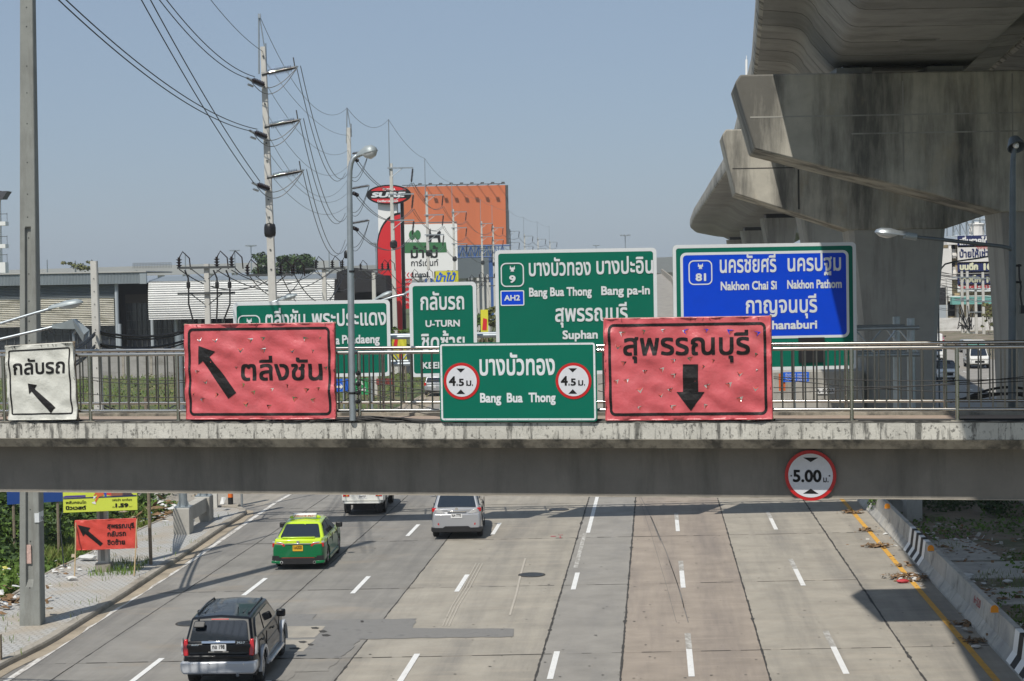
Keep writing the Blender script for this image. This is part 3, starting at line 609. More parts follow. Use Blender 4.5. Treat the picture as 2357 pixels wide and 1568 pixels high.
# ------------------------------------------------------------------ banners tied to the railing
def banner(name, lab, cat, quad, Yo, cloth, ink_fn, holes=(), nx=52, ny=32, amp=.036, seed=0, off=.03, frame=True, wrink=None, group=None):
    """quad TL TR BR BL in photo points; cloth between is wrinkled, holes cut open with a flap hanging"""
    pl = PF if Yo is None else Yo
    q = [pl.loc(*p) for p in quad]; 
    def bil(u, v):
        a = [(1-v)*((1-u)*q[0][i]+u*q[1][i])+v*((1-u)*q[3][i]+u*q[2][i]) for i in (0, 1)]; return a
    W = q[1][0]-q[0][0]; H = q[0][1]-q[3][1]
    c = pl.pt((q[2][0]+q[3][0])/2, q[2][1], off)
    t = thing(name, tuple(c), lab, cat, group)
    def disp(a, b):
        f = noise.noise(Vector((a*2.2+seed, b*2.6, seed)))*.9+noise.noise(Vector((a*5.5, b*5+seed, 3)))*.45+noise.noise(Vector((a*1.2+b*7, seed, b*1.5)))*.35
        ea = min((a-q[0][0])/W, (q[1][0]-a)/W)*W; eb = min((b-q[3][1]), (q[0][1]-b))
        pk = .02*math.sin(a*13)*max(0, 1-eb/.35)+.02*math.sin(b*12)*max(0, 1-ea/.35)+.008*math.sin(a*9+b*16)
        return amp*f+pk
    fn = lambda a, b, d: pl.pt(a, b, off+disp(a, b)+d)
    # constrained triangulation so that holes are really cut
    vs = []; edges = []; r = random.Random(seed+5)
    for j in range(ny+1):
        for i in range(nx+1):
            a, b = bil(i/nx, j/ny)
            if i in (0, nx): a += .006*math.sin(j*1.7)
            if j in (0, ny): b += .008*math.sin(i*1.1+1)
            vs.append((a, b))
    for i in range(nx): edges += [(i, i+1), (ny*(nx+1)+i, ny*(nx+1)+i+1)]
    for j in range(ny): edges += [(j*(nx+1), (j+1)*(nx+1)), (j*(nx+1)+nx, (j+1)*(nx+1)+nx)]
    tris = []
    for (x, y, s_, kind) in holes:
        a, b = pl.loc(x, y); ang = r.uniform(-.3, .3); pts = []
        base = [(-.055, .028), (.055, .034), (0, -.05)] if kind == 0 else [(-.03, .045), (.035, .02), (-.02, -.05)]
        for u, v in base: pts.append((a+s_*(u*math.cos(ang)-v*math.sin(ang)), b+s_*(u*math.sin(ang)+v*math.cos(ang))))
        n = len(vs); vs += pts; edges += [(n, n+1), (n+1, n+2), (n+2, n)]; tris.append(pts)
    vo, eo, fo, *_ = delaunay_2d_cdt([Vector(v) for v in vs], edges, [], 0, 1e-5)
    def inside(p, T_):
        sg = [((T_[(i+1) % 3][0]-T_[i][0])*(p[1]-T_[i][1])-(T_[(i+1) % 3][1]-T_[i][1])*(p[0]-T_[i][0])) for i in range(3)]
        return all(x > 1e-9 for x in sg) or all(x < -1e-9 for x in sg)
    m = M(); m.v = [fn(v.x, v.y, 0) for v in vo]
    boxp = [bil(*uv) for uv in ((0, 0), (1, 0), (1, 1), (0, 1))]
    for f in fo:
        cx = sum(vo[i].x for i in f)/len(f); cy = sum(vo[i].y for i in f)/len(f)
        if any(inside((cx, cy), T_) for T_ in tris): continue
        m.f.append(tuple(f))
    m.build('cloth', cloth, t, smooth=True)
    fl = M()
    for pts in tris:   # the torn tongue hangs out from its lower corner side
        A_, B_, C_ = pts; k = r.choice((0, 1, 2)); h0, h1, tip = (pts[k], pts[(k+1) % 3], pts[(k+2) % 3])
        mx_, my_ = (h0[0]+h1[0])/2, (h0[1]+h1[1])/2; tp = (mx_+(tip[0]-mx_)*.55, my_+(tip[1]-my_)*.55)
        fl.add([fn(*h0, .001), fn(*h1, .001), fn(*tp, .016), fn((h0[0]+tp[0])/2, (h0[1]+tp[1])/2, .012)], [(0, 1, 2, 3)])
    if tris: fl.build('torn_flaps', m_flap, t)
    # hem rolled over a light frame
    hm = M(); rim = [(0, 0), (1, 0), (1, 1), (0, 1)]
    for i in range(4):
        a, b = bil(*rim[i]), bil(*rim[(i+1) % 4]); n = 14
        hm.tube([fn(a[0]+(b[0]-a[0])*k/n, a[1]+(b[1]-a[1])*k/n, -.012+.004*math.sin(k*2.1)) for k in range(n+1)], .016, 6)
    hm.build('hem', cloth, t, smooth=True)
    if frame:
        fr = M()
        for i in range(4):
            a, b = bil(*rim[i]), bil(*rim[(i+1) % 4]); A_ = pl.pt(a[0], a[1], off-.06); B_ = pl.pt(b[0], b[1], off-.06); e = (B_-A_).normalized()*.03
            fr.cyl(A_-e, B_+e, .022, n=6)
        for u in (.33, .66):
            a, b = bil(u, 0), bil(u, 1); fr.cyl(pl.pt(*a, off-.06), pl.pt(*b, off-.06), .018, n=6)
        fr.build('wooden_frame', m_wood, t)
        tw = M()
        for i in range(16):
            u = r.random(); e = r.choice((0, 1)); p = bil(u, .01) if e == 0 else bil(r.choice((.0, 1)), u)
            p0 = fn(p[0], p[1], .005); tw.tube([p0-Vector((0, 0, .03)), p0+Vector((r.uniform(-.03, .03), -.015, 0)), p0+Vector((r.uniform(-.04, .04), .05, .04))], .004, 4)
        tw.build('tie_wires', m_cable, t)
    fno = lambda a, b, d: fn(a, b, d)
    ink_fn(t, pl, fno, bil, disp)
    return t
def cutgrid(m, pl, step=.09):
    """slice long print faces so that they follow the cloth"""
    return m
def ink_text(t, pl, fn, s, xl, xr, yb, hpx, m=m_inkc, bold=.02, name='lettering', off=.006, res=3, yr=None):
    q = M(); a0, b0 = pl.loc(xl, yb); a1, b1r = pl.loc(xr, yb if yr is None else yr); _, b1 = pl.loc(xl, yb-hpx)
    sl = 0 if yr is None else (b1r-b0)/(a1-a0)
    # mesh in plane, then finely sliced and laid on the cloth
    flat_ = lambda a, b, d: Vector((a, b+(a-a0)*sl, d))
    text(q, s, flat_, a0, a1, b0, b1-b0, off, bold, 0, res)
    bm = bmesh.new(); 
    for v in q.v: bm.verts.new(v)
    bm.verts.ensure_lookup_table()
    for f in q.f:
        try: bm.faces.new([bm.verts[i] for i in f])
        except ValueError: pass
    x = a0
    while x < a1:
        bmesh.ops.bisect_plane(bm, geom=bm.verts[:]+bm.edges[:]+bm.faces[:], plane_co=(x, 0, 0), plane_no=(1, 0, 0)); x += .12
    y = b0-.4
    while y < b1+.4:
        bmesh.ops.bisect_plane(bm, geom=bm.verts[:]+bm.edges[:]+bm.faces[:], plane_co=(0, y, 0), plane_no=(0, 1, 0)); y += .12
    o = M(); bm.verts.index_update(); o.v = [fn(v.co.x, v.co.y, v.co.z) for v in bm.verts]; o.f = [tuple(v.index for v in f.verts) for f in bm.faces]; bm.free()
    return o.build(name, m, t)
def ink_poly(t, pl, fn, polys, m=m_inkc, name='arrow', off=.007):
    bm = bmesh.new()
    for pts in polys:
        q = [pl.loc(*p) for p in pts]; bm.faces.new([bm.verts.new((a, b, 0)) for a, b in q])
    bmesh.ops.triangulate(bm, faces=bm.faces[:])
    xs = [v.co.x for v in bm.verts]; ys = [v.co.y for v in bm.verts]; x = min(xs)
    while x < max(xs): bmesh.ops.bisect_plane(bm, geom=bm.verts[:]+bm.edges[:]+bm.faces[:], plane_co=(x, 0, 0), plane_no=(1, 0, 0)); x += .1
    y = min(ys)
    while y < max(ys): bmesh.ops.bisect_plane(bm, geom=bm.verts[:]+bm.edges[:]+bm.faces[:], plane_co=(0, y, 0), plane_no=(0, 1, 0)); y += .1
    o = M(); bm.verts.index_update(); o.v = [fn(v.co.x, v.co.y, off) for v in bm.verts]; o.f = [tuple(v.index for v in f.verts) for f in bm.faces]; bm.free()
    return o.build(name, m, t)
def ink_ring(t, pl, fn, bil, ins, wd, rad, m=m_inkc, off=.006):
    """printed border line; ins = insets (top,right,bottom,left) as fractions"""
    def path(e):
        u0, v0, u1, v1 = ins[3]+e[0], ins[0]+e[1], 1-ins[1]-e[0], 1-ins[2]-e[1]; ru, rv = rad[0]-e[0]*.6, rad[1]-e[1]*.6; pts = []
        for cx, cy, st in ((u1-ru, v1-rv, 0), (u0+ru, v1-rv, 90), (u0+ru, v0+rv, 180), (u1-ru, v0+rv, 270)):
            for k in range(7): a = math.radians(st+15*k); pts.append((cx+ru*math.cos(a), cy+rv*math.sin(a)))
        out = []
        for i in range(len(pts)):
            p, q = pts[i], pts[(i+1) % len(pts)]; n = max(1, int(math.hypot(q[0]-p[0], q[1]-p[1])/.03))
            out += [(p[0]+(q[0]-p[0])*k/n, p[1]+(q[1]-p[1])*k/n) for k in range(n)]
        return out
    A_ = path((0, 0)); B_ = []
    # inner path by pulling each point toward the middle
    for u, v in A_:
        cu, cv = min(max(u, ins[3]+rad[0]), 1-ins[1]-rad[0]), min(max(v, ins[0]+rad[1]), 1-ins[2]-rad[1])
        du, dv = u-cu, v-cv
        if abs(du) < 1e-9: B_.append((u, v-math.copysign(wd[1], dv)))
        elif abs(dv) < 1e-9: B_.append((u-math.copysign(wd[0], du), v))
        else: B_.append((cu+du*(1-wd[0]/rad[0]), cv+dv*(1-wd[1]/rad[1])))
    o = M(); o.ring([tuple(bil(*p)) for p in A_], [tuple(bil(*p)) for p in B_], fn, off)
    return o.build('printed_border', m, t)
m_flap = mat('torn_cloth', (.5, .10, .09), .9, spec=.1)
m_cred = mat('red_banner_cloth', (.57, .10, .112), .38, var=.07, vs=1.6, bump=.6, bs=3.2, bd=.05, dark=(.64, .17, .18), dk=(.5, .68), ds=(1.4, 1.4, 1.4), damt=.5)
m_cwht = mat('white_banner_cloth', (.62, .62, .56), .5, var=.06, vs=2, bump=.7, bs=4.5, bd=.04, dark=(.42, .4, .32), dk=(.56, .7), ds=(2, 2, 2), damt=.5)
def R1(x, y): return (.3418*x, 546.7+.3418*y)
def R2(x, y): return (1323.5+.3119*x, 517.9+.3119*y)
def ink_r1(t, pl, fn, bil, disp):
    ink_ring(t, pl, fn, bil, (.035, .025, .035, .022), (.0165, .028), (.035, .06))
    ink_text(t, pl, fn, 'ตลิ่งชัน', 556, 743.4, 876.5, 38, bold=.018)
    ink_poly(t, pl, fn, [[R1(*p) for p in [(1338, 730), (1452, 768), (1415, 803), (1598, 1045), (1540, 1086), (1370, 832), (1340, 857)]]])
hol = [(1343, 690, 1, 0), (1455, 692, 1, 0), (1688, 692, 1.1, 0), (1772, 682, 1, 0), (2058, 686, 1.1, 0), (2160, 672, .7, 1), (1624, 757, 1.2, 0), (1775, 760, 1.2, 0), (1972, 762, 1, 0), (2110, 765, .8, 1),
       (1335, 905, .9, 0), (1595, 880, .8, 1), (1388, 970, 1, 0), (1645, 993, 1, 1), (1832, 1025, .8, 0), (1940, 998, .8, 1), (2065, 1028, 1.1, 0), (2148, 1018, .8, 0), (1310, 1050, .7, 1), (1462, 1062, 1.1, 1),
       (1370, 1095, 1, 0), (1662, 1120, 1.2, 0), (1710, 1045, 1, 0), (1815, 1138, 1, 0), (1988, 1088, 1.2, 0), (2113, 1095, 1, 0), (2196, 880, .8, 0), (1425, 840, .6, 1)]
banner('direction_banner', 'red cloth banner with slanted black arrow and Thai word beside the lamp post', 'banner', [(425.5, 748.4), (769, 744), (772.5, 963.7), (430, 964.4)], None, m_cred, ink_r1, [(R1(x, y)[0], R1(x, y)[1], s_, k) for x, y, s_, k in hol], seed=1)
def ink_r2(t, pl, fn, bil, disp):
    ink_ring(t, pl, fn, bil, (.05, .025, .04, .022), (.0165, .028), (.035, .06))
    ink_text(t, pl, fn, 'สุพรรณบุรี', 1434.8, 1726.8, 819, 40.5, bold=.018)
    ink_poly(t, pl, fn, [[R2(*p) for p in [(797, 1028), (910, 1028), (911, 1232), (958, 1232), (856, 1373), (751, 1232), (798, 1232)]]])
hol = [(350, 803, 1.2, 0), (510, 788, 1, 1), (655, 780, .9, 0), (820, 787, 1.2, 0), (968, 778, .8, 0), (1148, 788, 1.2, 0), (1345, 800, 1.1, 0), (318, 900, 1, 0), (853, 988, 1, 0), (725, 1002, 1, 0), (1022, 1005, .9, 1), (1340, 960, .9, 1),
       (360, 1020, 1, 0), (520, 1083, .9, 0), (643, 1068, 1, 0), (728, 1112, 1.1, 0), (948, 1048, .9, 1), (1218, 1098, 1.1, 0), (1345, 1075, .7, 1), (307, 1158, 1, 0), (382, 1152, 1, 0), (980, 1192, 1.2, 0), (1138, 1180, 1.2, 0),
       (482, 1218, 1.2, 0), (708, 1218, 1, 0), (635, 1257, .9, 0), (1335, 1208, 1, 0), (1217, 1288, 1.3, 0), (728, 1345, 1.2, 0), (480, 1350, .9, 0), (968, 1338, 1.1, 1)]
banner('direction_banner', 'red cloth banner with a black arrow pointing straight down, on the railing', 'banner', [(1390.6, 734.7), (1773, 729), (1777, 964), (1396, 967)], None, m_cred, ink_r2, [(R2(x, y)[0], R2(x, y)[1], s_, k) for x, y, s_, k in hol], seed=8)
def ink_w(t, pl, fn, bil, disp):
    ink_ring(t, pl, fn, bil, (.055, .055, .065, .035), (.022, .02), (.03, .03))
    ink_text(t, pl, fn, 'กลับรถ', 32.5, 151, 864, 27, bold=.018, yr=859)
    ink_poly(t, pl, fn, [[R1(*p) for p in [(190, 983), (254, 992), (237, 1020), (382, 1145), (348, 1182), (218, 1037), (203, 1053)]]])
banner('direction_banner', 'white cloth banner with slanted black arrow and Thai word, tied to the railing', 'banner', [(13, 798), (168, 788.7), (177.7, 964.4), (23.2, 966.4)], None, m_cwht, ink_w, seed=4, nx=22, ny=22, amp=.024)

# ------------------------------------------------------------------ painted metal signs
def panel(t, pl, quad, rad, dep, m, name='panel', off=0.0, back=m_galv):
    a = [pl.loc(*p) for p in quad]; x0, x1 = (a[0][0]+a[3][0])/2, (a[1][0]+a[2][0])/2; z0, z1 = (a[2][1]+a[3][1])/2, (a[0][1]+a[1][1])/2
    M().prism(rr(x0, z0, x1, z1, rad), pl.pt, off-dep, off).build(name, m, t)
    return x0, z0, x1, z1
def border(t, pl, x0, z0, x1, z1, ins, wd, rad, m=m_swhite, off=.004, name='border'):
    M().ring(rr(x0+ins, z0+ins, x1-ins, z1-ins, rad), rr(x0+ins+wd, z0+ins+wd, x1-ins-wd, z1-ins-wd, max(.01, rad-wd)), pl.pt, off).build(name, m, t)
def lettering(t, pl, items, m, off, bold=.02, name='lettering', res=3):
    for it in items:
        q = M(); s, xl, xr, yb, h = it[:5]; b_ = it[5] if len(it) > 5 else bold
        ptext(q, pl, s, xl, xr, yb, h, off, b_, res=res); q.build(name, m, t)
c = PF.pt(*PF.loc(1195, 968), .05)
t = thing('road_sign', tuple(c), 'green metal sign with two round height limit symbols standing on the footbridge edge', 'road sign')
x0, z0, x1, z1 = panel(t, PF, [(1012.6, 789), (1374, 786), (1376, 970), (1014.5, 969.5)], .06, .03, m_sgreen, off=.06)
border(t, PF, x0, z0, x1, z1, .022, .035, .05, off=.064)
def disc(t, pl, x, y, rpx, off, ring=.86, name='height_limit_symbol', mw=m_swhite2):
    a, b = pl.loc(x, y); a2, _ = pl.loc(x+rpx, y); r_ = a2-a
    o = M().prism(circ(a, b, r_, 40), pl.pt, off, off+.004).build(name, m_sred, t); OFF[o.name] = OFF[t.name]
    M().prism(circ(a, b, r_*ring, 40), pl.pt, off+.0045, off+.008).build('symbol_face', mw, o)
    return o, a, b, r_
for dx, dy in ((0, 0), (257.2, -.6)):
    o, a, b, r_ = disc(t, PF, 1064.4+dx, 877.1+dy, 41.3, .065, .845)
    q = M(); ptext(q, PF, '4', 1035.5+dx, 1051.5+dx, 888+dy, 22, .075, .03); ptext(q, PF, '.', 1053+dx, 1055.6+dx, 888+dy, 22, .075, .03); ptext(q, PF, '5', 1058+dx, 1070.2+dx, 888+dy, 16.5, .075, .03); ptext(q, PF, 'ม', 1075.5+dx, 1087+dx, 888+dy, 12.5, .075, .02); ptext(q, PF, '.', 1088.7+dx, 1090.9+dx, 888+dy, 16, .075, .03)
    mpoly(q, PF, [(1052.7+dx, 848+dy), (1062.6+dx, 857.5+dy), (1072.6+dx, 848+dy)][::-1], .0755); mpoly(q, PF, [(1052.7+dx, 906.6+dy), (1072.8+dx, 906.6+dy), (1062.8+dx, 896+dy)], .0755)
    q.build('symbol_print', m_ink, o)
lettering(t, PF, [('บางบัวทอง', 1106, 1279, 864.8, 38), ('Bang', 1107, 1155.5, 926.3, 22, .03), ('Bua', 1168.5, 1205, 926, 22, .03), ('Thong', 1218.5, 1280.5, 925.5, 22, .03)], m_swhite, .065, .02)
rv = M()
for i in range(15):
    for z in (z0+.04, z1-.04): p = PF.pt(x0+.1+(x1-x0-.2)*i/14, z, .066); rv.lathe(p-PF.n*.004, PF.n, [(0, .008), (.004, .006)], 6)
for i in range(1, 7):
    for a in (x0+.04, x1-.04): p = PF.pt(a, z0+(z1-z0)*i/7, .066); rv.lathe(p-PF.n*.004, PF.n, [(0, .008), (.004, .006)], 6)
rv.build('rivets', m_galv, t)
# round height limit sign on the girder
PB = Plane(32.0, FS); PB.O = PF.pt(0, 0, -.68)
c = PB.pt(*PB.loc(1866, 1153), 0); t = thing('height_limit_sign', tuple(c), 'round red rimmed sign reading 5.00 hung on the footbridge girder', 'road sign')
a, b = PB.loc(1866, 1094.5); r_ = PB.loc(1866+59.5, 1094)[0]-a
M().prism(circ(a, b, r_, 48), PB.pt, .0, .03).build('rim', m_sred, t)
M().prism(circ(a, b, r_*.865, 48), PB.pt, .031, .036).build('face', m_swhite2, t)
q = M(); ptext(q, PB, '5.00', 1825.5, 1891.5, 1109.5, 28.5, .039, .035); ptext(q, PB, 'ม.', 1895.5, 1907.5, 1110, 11, .039, .02)
mpoly(q, PB, [(1849, 1136), (1884.5, 1136.5), (1866.8, 1124.6)], .039); mpoly(q, PB, [(1849, 1053), (1866.4, 1063.5), (1884, 1053)], .039); q.build('lettering', m_ink, t)
q = M()
for x in (1821.5, 1909.5): 
    p = PB.pt(*PB.loc(x, 1095), .037); q.lathe(p, PB.n, [(0, .016), (.012, .012)], 8)
q.build('bolts', m_black, t)
# cables lying along the railing and deck edge
def cable(pts, r, lab, m=m_cable, grp='black cables strung along the footbridge railing', cat='cable'):
    q = M().tube(pts, r, 5).build('cable', m); return tag(q, lab, cat, grp)
r = random.Random(21)
def span(x0, y0, x1, y1, sag, off, n=14):
    pts = []
    for i in range(n+1):
        t_ = i/n; x = x0+(x1-x0)*t_; y = y0+(y1-y0)*t_+sag*4*t_*(1-t_); pts.append(PF.pt(*PF.loc(x, y), off))
    return pts
CI = {}; WHR = {818: 'between lamp post and green sign', 772: 'just left of the lamp post', 1780: 'right of the down arrow banner', 1376: 'beside the green sign', 178: 'right of the white banner'}
for (x0_, y0_, x1_, y1_, sg) in ((818, 873, 1013, 876, 4), (818, 873, 1013, 902, 3), (818, 892, 1013, 905, 5), (818, 897, 1013, 945, 2), (818, 918, 1013, 960, 2), (772, 880, 812, 872, 2), (772, 905, 812, 893, 3), (772, 930, 812, 908, 3),
                               (1780, 868, 2357, 872, 7), (1780, 893, 2357, 878, 5), (1780, 872, 2357, 905, 10), (1376, 885, 1396, 880, 1), (1376, 900, 1396, 902, 1), (178, 868, 427, 876, 3), (178, 905, 427, 915, 4), (1780, 905, 2357, 868, 6), (178, 872, 427, 880, 8)):
    ci_ = CI.get(x0_, 0); CI[x0_] = ci_+1; cable(span(x0_, y0_, x1_, y1_, sg, -.06+r.uniform(-.04, .04)), .008, 'thin black cable hanging along the railing %s, %s of these' % (WHR[x0_], ORDN[ci_]))
LC2 = 'black cable lying on the footbridge edge among a loose bundle'
for k in range(12):
    y0_ = 964+r.uniform(-3, 3); x0_ = r.uniform(640, 760); x1_ = r.uniform(930, 1030)
    pts = []
    for i in range(22):
        t_ = i/21; x = x0_+(x1_-x0_)*t_; a, b = PF.loc(x, 968); pts.append(PF.pt(a, 6.94+.035*abs(math.sin(t_*5+k))*(1-abs(2*t_-1))+.012*k/2*(1-abs(2*t_-1)), -.03+.06*math.sin(t_*7+k*2)))
    cable(pts, .011, 'loose black cable on the footbridge edge by the lamp post foot, %s of the bundle' % ORDN[k], grp='loose black cables on the footbridge edge')
for k in range(5):
    pts = []
    for i in range(30):
        t_ = i/29; a = -14+29*t_; pts.append(PF.pt(a, 6.937+.004*k, -.145-.012*k+.02*math.sin(a*1.3+k)))
    cable(pts, .009, 'long black cable lying along the footbridge kerb, %s from the front' % ORDN[k], grp='black cables along the footbridge kerb')
for k in range(3):
    pts = [PF.pt(*PF.loc(2200+20*k+ (2357+40-2200)*t_, 950-20*math.sin(t_*2.4)*(1 if k != 1 else 1.8)), -2.6-.1*k) for t_ in [i/14 for i in range(15)]]
    cable(pts, .025, 'thick black cable looping by the base of the right lamp post, %s strand' % ORDN[k], grp='cable loops by the right lamp post')
# ------------------------------------------------------------------ viaduct overhead
def interp(tab, Y):
    for i in range(len(tab)-1):
        if Y <= tab[i+1][0] or i == len(tab)-2:
            t_ = (Y-tab[i][0])/(tab[i+1][0]-tab[i][0]); return [tab[i][k]+(tab[i+1][k]-tab[i][k])*t_ for k in range(1, len(tab[0]))]
KV = 1.21
TAB = [(15, 2.5, 2.85, 4.5), (61, 8.7, 2.85, 4.5), (82, 11.4, 3.0, 4.6), (110, 14.4, 3.6, 4.8), (140, 17.6, 4.4, 5), (205, 22.9, 5.8, 5), (260, 27.3, 6.5, 5), (310, 31.8, 7, 5), (345, 36.5, 7, 5), (380, 44.5, 7, 5), (410, 55, 7, 5)]
TAB = [tuple(v*KV for v in r_) for r_ in TAB]
HZ_ = lambda z: 9.5+(z-9.5)*KV
ZS0 = 16.85; ZS = HZ_(ZS0)
def section(Y, dx=0):
    xe, wg, bw = interp(TAB, Y); xe += dx; W = 2*wg+bw; ZS = ZS0
    L = [(0, 19.75), (-.04, 19.2), (-.03, 18.75), (.05, 18.5), (.22, 18.42), (wg*.30, 18.37), (wg*.44, 18.33), (wg*.52, 18.27), (wg*.58, 18.15), (wg*.63, 17.98), (wg*.66, 17.8), (wg*.86, 17.12), (wg*.90, 17.0), (wg*.95, 16.9), (wg*1.02, ZS)]
    R = [(W-x, z) for x, z in reversed(L)]
    top = [(W-.3, 19.75), (W-.3, 18.85), (.3, 18.85), (.3, 19.75)]
    return [(xe+x, HZ_(z)) for x, z in L+R+top], len(L)
for vi, (dx, lab) in enumerate(((0, 'long curved concrete box girder viaduct over the road edge, carried on the pier caps'), (12.6, 'second parallel concrete viaduct behind, seen at the upper right corner'))):
    vt = thing('viaduct', (interp(TAB, 60)[0]+dx, 60, ZS), lab, 'viaduct')
    Y = 18.0; 
    while Y < (478 if vi == 0 else 116):
        Ly = 4.1 if Y < 180 else 8.2
        for part in ('deck_segment',):
            s0, nl = section(Y+.07, dx); s1, _ = section(Y+Ly-.07, dx); n = len(s0)
            q = M().add([(x, Y+.07, z) for x, z in s0]+[(x, Y+Ly-.07, z) for x, z in s1], [(i, n+i, n+(i+1) % n, (i+1) % n) for i in range(n)]+[tuple(range(n)), tuple(range(2*n-1, n-1, -1))])
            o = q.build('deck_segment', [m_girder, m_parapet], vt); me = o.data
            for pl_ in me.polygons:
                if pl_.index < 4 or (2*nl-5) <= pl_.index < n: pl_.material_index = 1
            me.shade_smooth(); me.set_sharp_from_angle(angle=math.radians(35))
        Y += Ly
    # dark core closing the narrow joints
    q = M(); Y = 18.0
    while Y < (250 if vi == 0 else 112):
        ss, _ = section(Y, dx); xs = [p[0] for p in ss]; cx = (min(xs)+max(xs))/2; L2 = [(cx+(x-cx)*.992, z+(.07 if z < HZ_(18.6) else -.02)) for x, z in ss[:30]]; n = len(L2)
        q.add([(x, Y-.12, z) for x, z in L2]+[(x, Y+.12, z) for x, z in L2], [(i_, n+i_, n+i_+1, i_+1) for i_ in range(n-1)]); Y += 4.1 if Y < 180 else 8.2
    q.build('joint_lining', m_joint, vt)
    if vi == 0:
        h = M(); a = Vector((interp(TAB, 67)[0]+3.45+2.6, 67, ZS-.012)); h.box(a.x-.75, a.x+.75, a.y-.45, a.y+.45, ZS-.02, ZS-.004); h.box(a.x-.6, a.x+.6, a.y-.33, a.y+.33, ZS-.05, ZS-.018); h.build('access_hatch', m_girder, vt)
def cap(Y0, d, xl, xl2, xr2, xr, xcl, xcr, ztop, ztip, zroot, lab, colw, drop, colbot=-.3, dY=3.2, m=m_cap, chamf=True, lft=None):
    """pier with a hammer head: tips xl..xr at the top, column xcl..xcr"""
    t = thing('viaduct_pier', ((xcl+xcr)/2, Y0, 0), lab, 'viaduct pier')
    sk = lambda x, y, z: (x+S*(y-Y0), y-.04*(x-xcl)*0, z)
    out = [(xl+.22, ztop), (xl, ztop-.32), (xl2, ztip), (xcl, zroot), (xcr, zroot), (xr2, ztip), (xr, ztop-.3), (xr-.25, ztop)]
    n = len(out); vs = [sk(x, Y0, z) for x, z in out]+[sk(x, Y0+d, z) for x, z in out]
    M().add(vs, [tuple(range(n)), tuple(range(2*n-1, n-1, -1))]+[(i, n+i, n+(i+1) % n, (i+1) % n) for i in range(n)]).build('cap_beam', m, t, bevel=.07, seg=2)
    c = M(); prof = [(0, xcl, xcr, zroot-.003), (0, xcl+drop*.35, xcr-drop*.3, zroot-2.2), (0, xcl+drop*.75, xcr-drop*.65, zroot-5.1), (0, xcl+drop, xcr-drop*.9, zroot-8.5), (0, xcl+drop, xcr-drop*.9, colbot)]
    vs = []; ch = .28
    for _, a, b, z in prof:
        y0, y1 = Y0+.12, Y0+d-.12
        vs += [sk(a+ch, y0, z), sk(b-ch, y0, z), sk(b, y0+ch, z), sk(b, y1-ch, z), sk(b-ch, y1, z), sk(a+ch, y1, z), sk(a, y1-ch, z), sk(a, y0+ch, z)]
    c.add(vs, [(8*k+i, 8*k+(i+1) % 8, 8*k+8+(i+1) % 8, 8*k+8+i) for k in range(len(prof)-1) for i in range(8)])
    c.build('column', m_cap2, t)
    M().box(xcl+drop-.6, xcr-drop+.6, Y0-.5, Y0+d+.5, -.3, .7).build('footing', m_conc, t)
    xe, wg, bw = interp(TAB, Y0); 
    for cx in (xe+wg+.8, xe+wg+bw-.8, xe+12.6+wg+.8):
        if cx < xr-1: M().box(cx-.75, cx+.75, Y0+d*.3, Y0+d*.75, ztop-.02, ztop+.36).build('bearing_plinth', m_cap2, t); M().box(cx-.4, cx+.4, Y0+d*.4, Y0+d*.65, ztop+.35, ZS).build('bearing', m_black, t)
    return t
xe40 = interp(TAB, 37)[0]; M().box(xe40-1.95, xe40+.1, 35.0, 39.0, 20.3, 21.9).build('unseen_shadow_bay', m_parapet, bpy.data.objects['viaduct'])  # unseen box, added to cast the oblong shadow on the road
def vx(x, y, Y): return P(x, y, Y).x
def vz(x, y, Y): return P(x, y, Y).z
Y1 = 73.0
t1 = cap(Y1, 4.3, vx(1692, 190, Y1), vx(1737, 343, Y1), 34.5, 35.4, vx(2308, 488, Y1), vx(2308, 488, Y1)+4.5, vz(1700, 172, Y1), vz(1737, 343, Y1), vz(2308, 488, Y1), 'big stained concrete pier with cap jutting out at upper right, in front of all others', 4.3, .45)
q = M(); zc_ = lambda x, y: P(x, y, Y1)
for (xa, ya, xb_, yb_) in ((1727, 270, 2357, 256), (1960, 308, 2357, 302)):
    a, b = zc_(xa, ya), zc_(xb_, yb_); q.box(a.x, b.x+2, Y1-.008, Y1+.01, a.z-.03, a.z+.03)
for (xa, ya, yb_) in ((2078, 175, 395), (2330, 158, 470)):
    a, b = zc_(xa, ya), zc_(xa+3, yb_); q.box(a.x-.03, a.x+.03, Y1-.014, Y1-.009, b.z, a.z-.2)
q.build('formwork_seam', m_cap2, t1)
Y2 = 99.6
t2 = cap(Y2, 4.1, vx(1662, 318, Y2), vx(1693, 446, Y2), 31.7, 32.8, vx(1955, 530, Y2), vx(2178, 528, Y2), vz(1670, 298, Y2), vz(1693, 446, Y2), vz(1955, 530, Y2), 'wide concrete viaduct pier with a tapering column standing behind the blue and green road sign', 4.2, .66)
q = M(); zc_ = lambda x, y: P(x, y, Y2)
for (xa, ya, xb_) in ((1680, 388, 1830), ): a, b = zc_(xa, ya), zc_(xb_, ya); q.box(a.x+.15, b.x, Y2-.008, Y2+.01, a.z-.04, a.z+.02)
a, b = zc_(1838, 390), zc_(1841, 482); q.box(a.x-.05, a.x+.05, Y2-.008, Y2+.01, b.z, a.z)
q.build('formwork_seam', m_joint, t2)
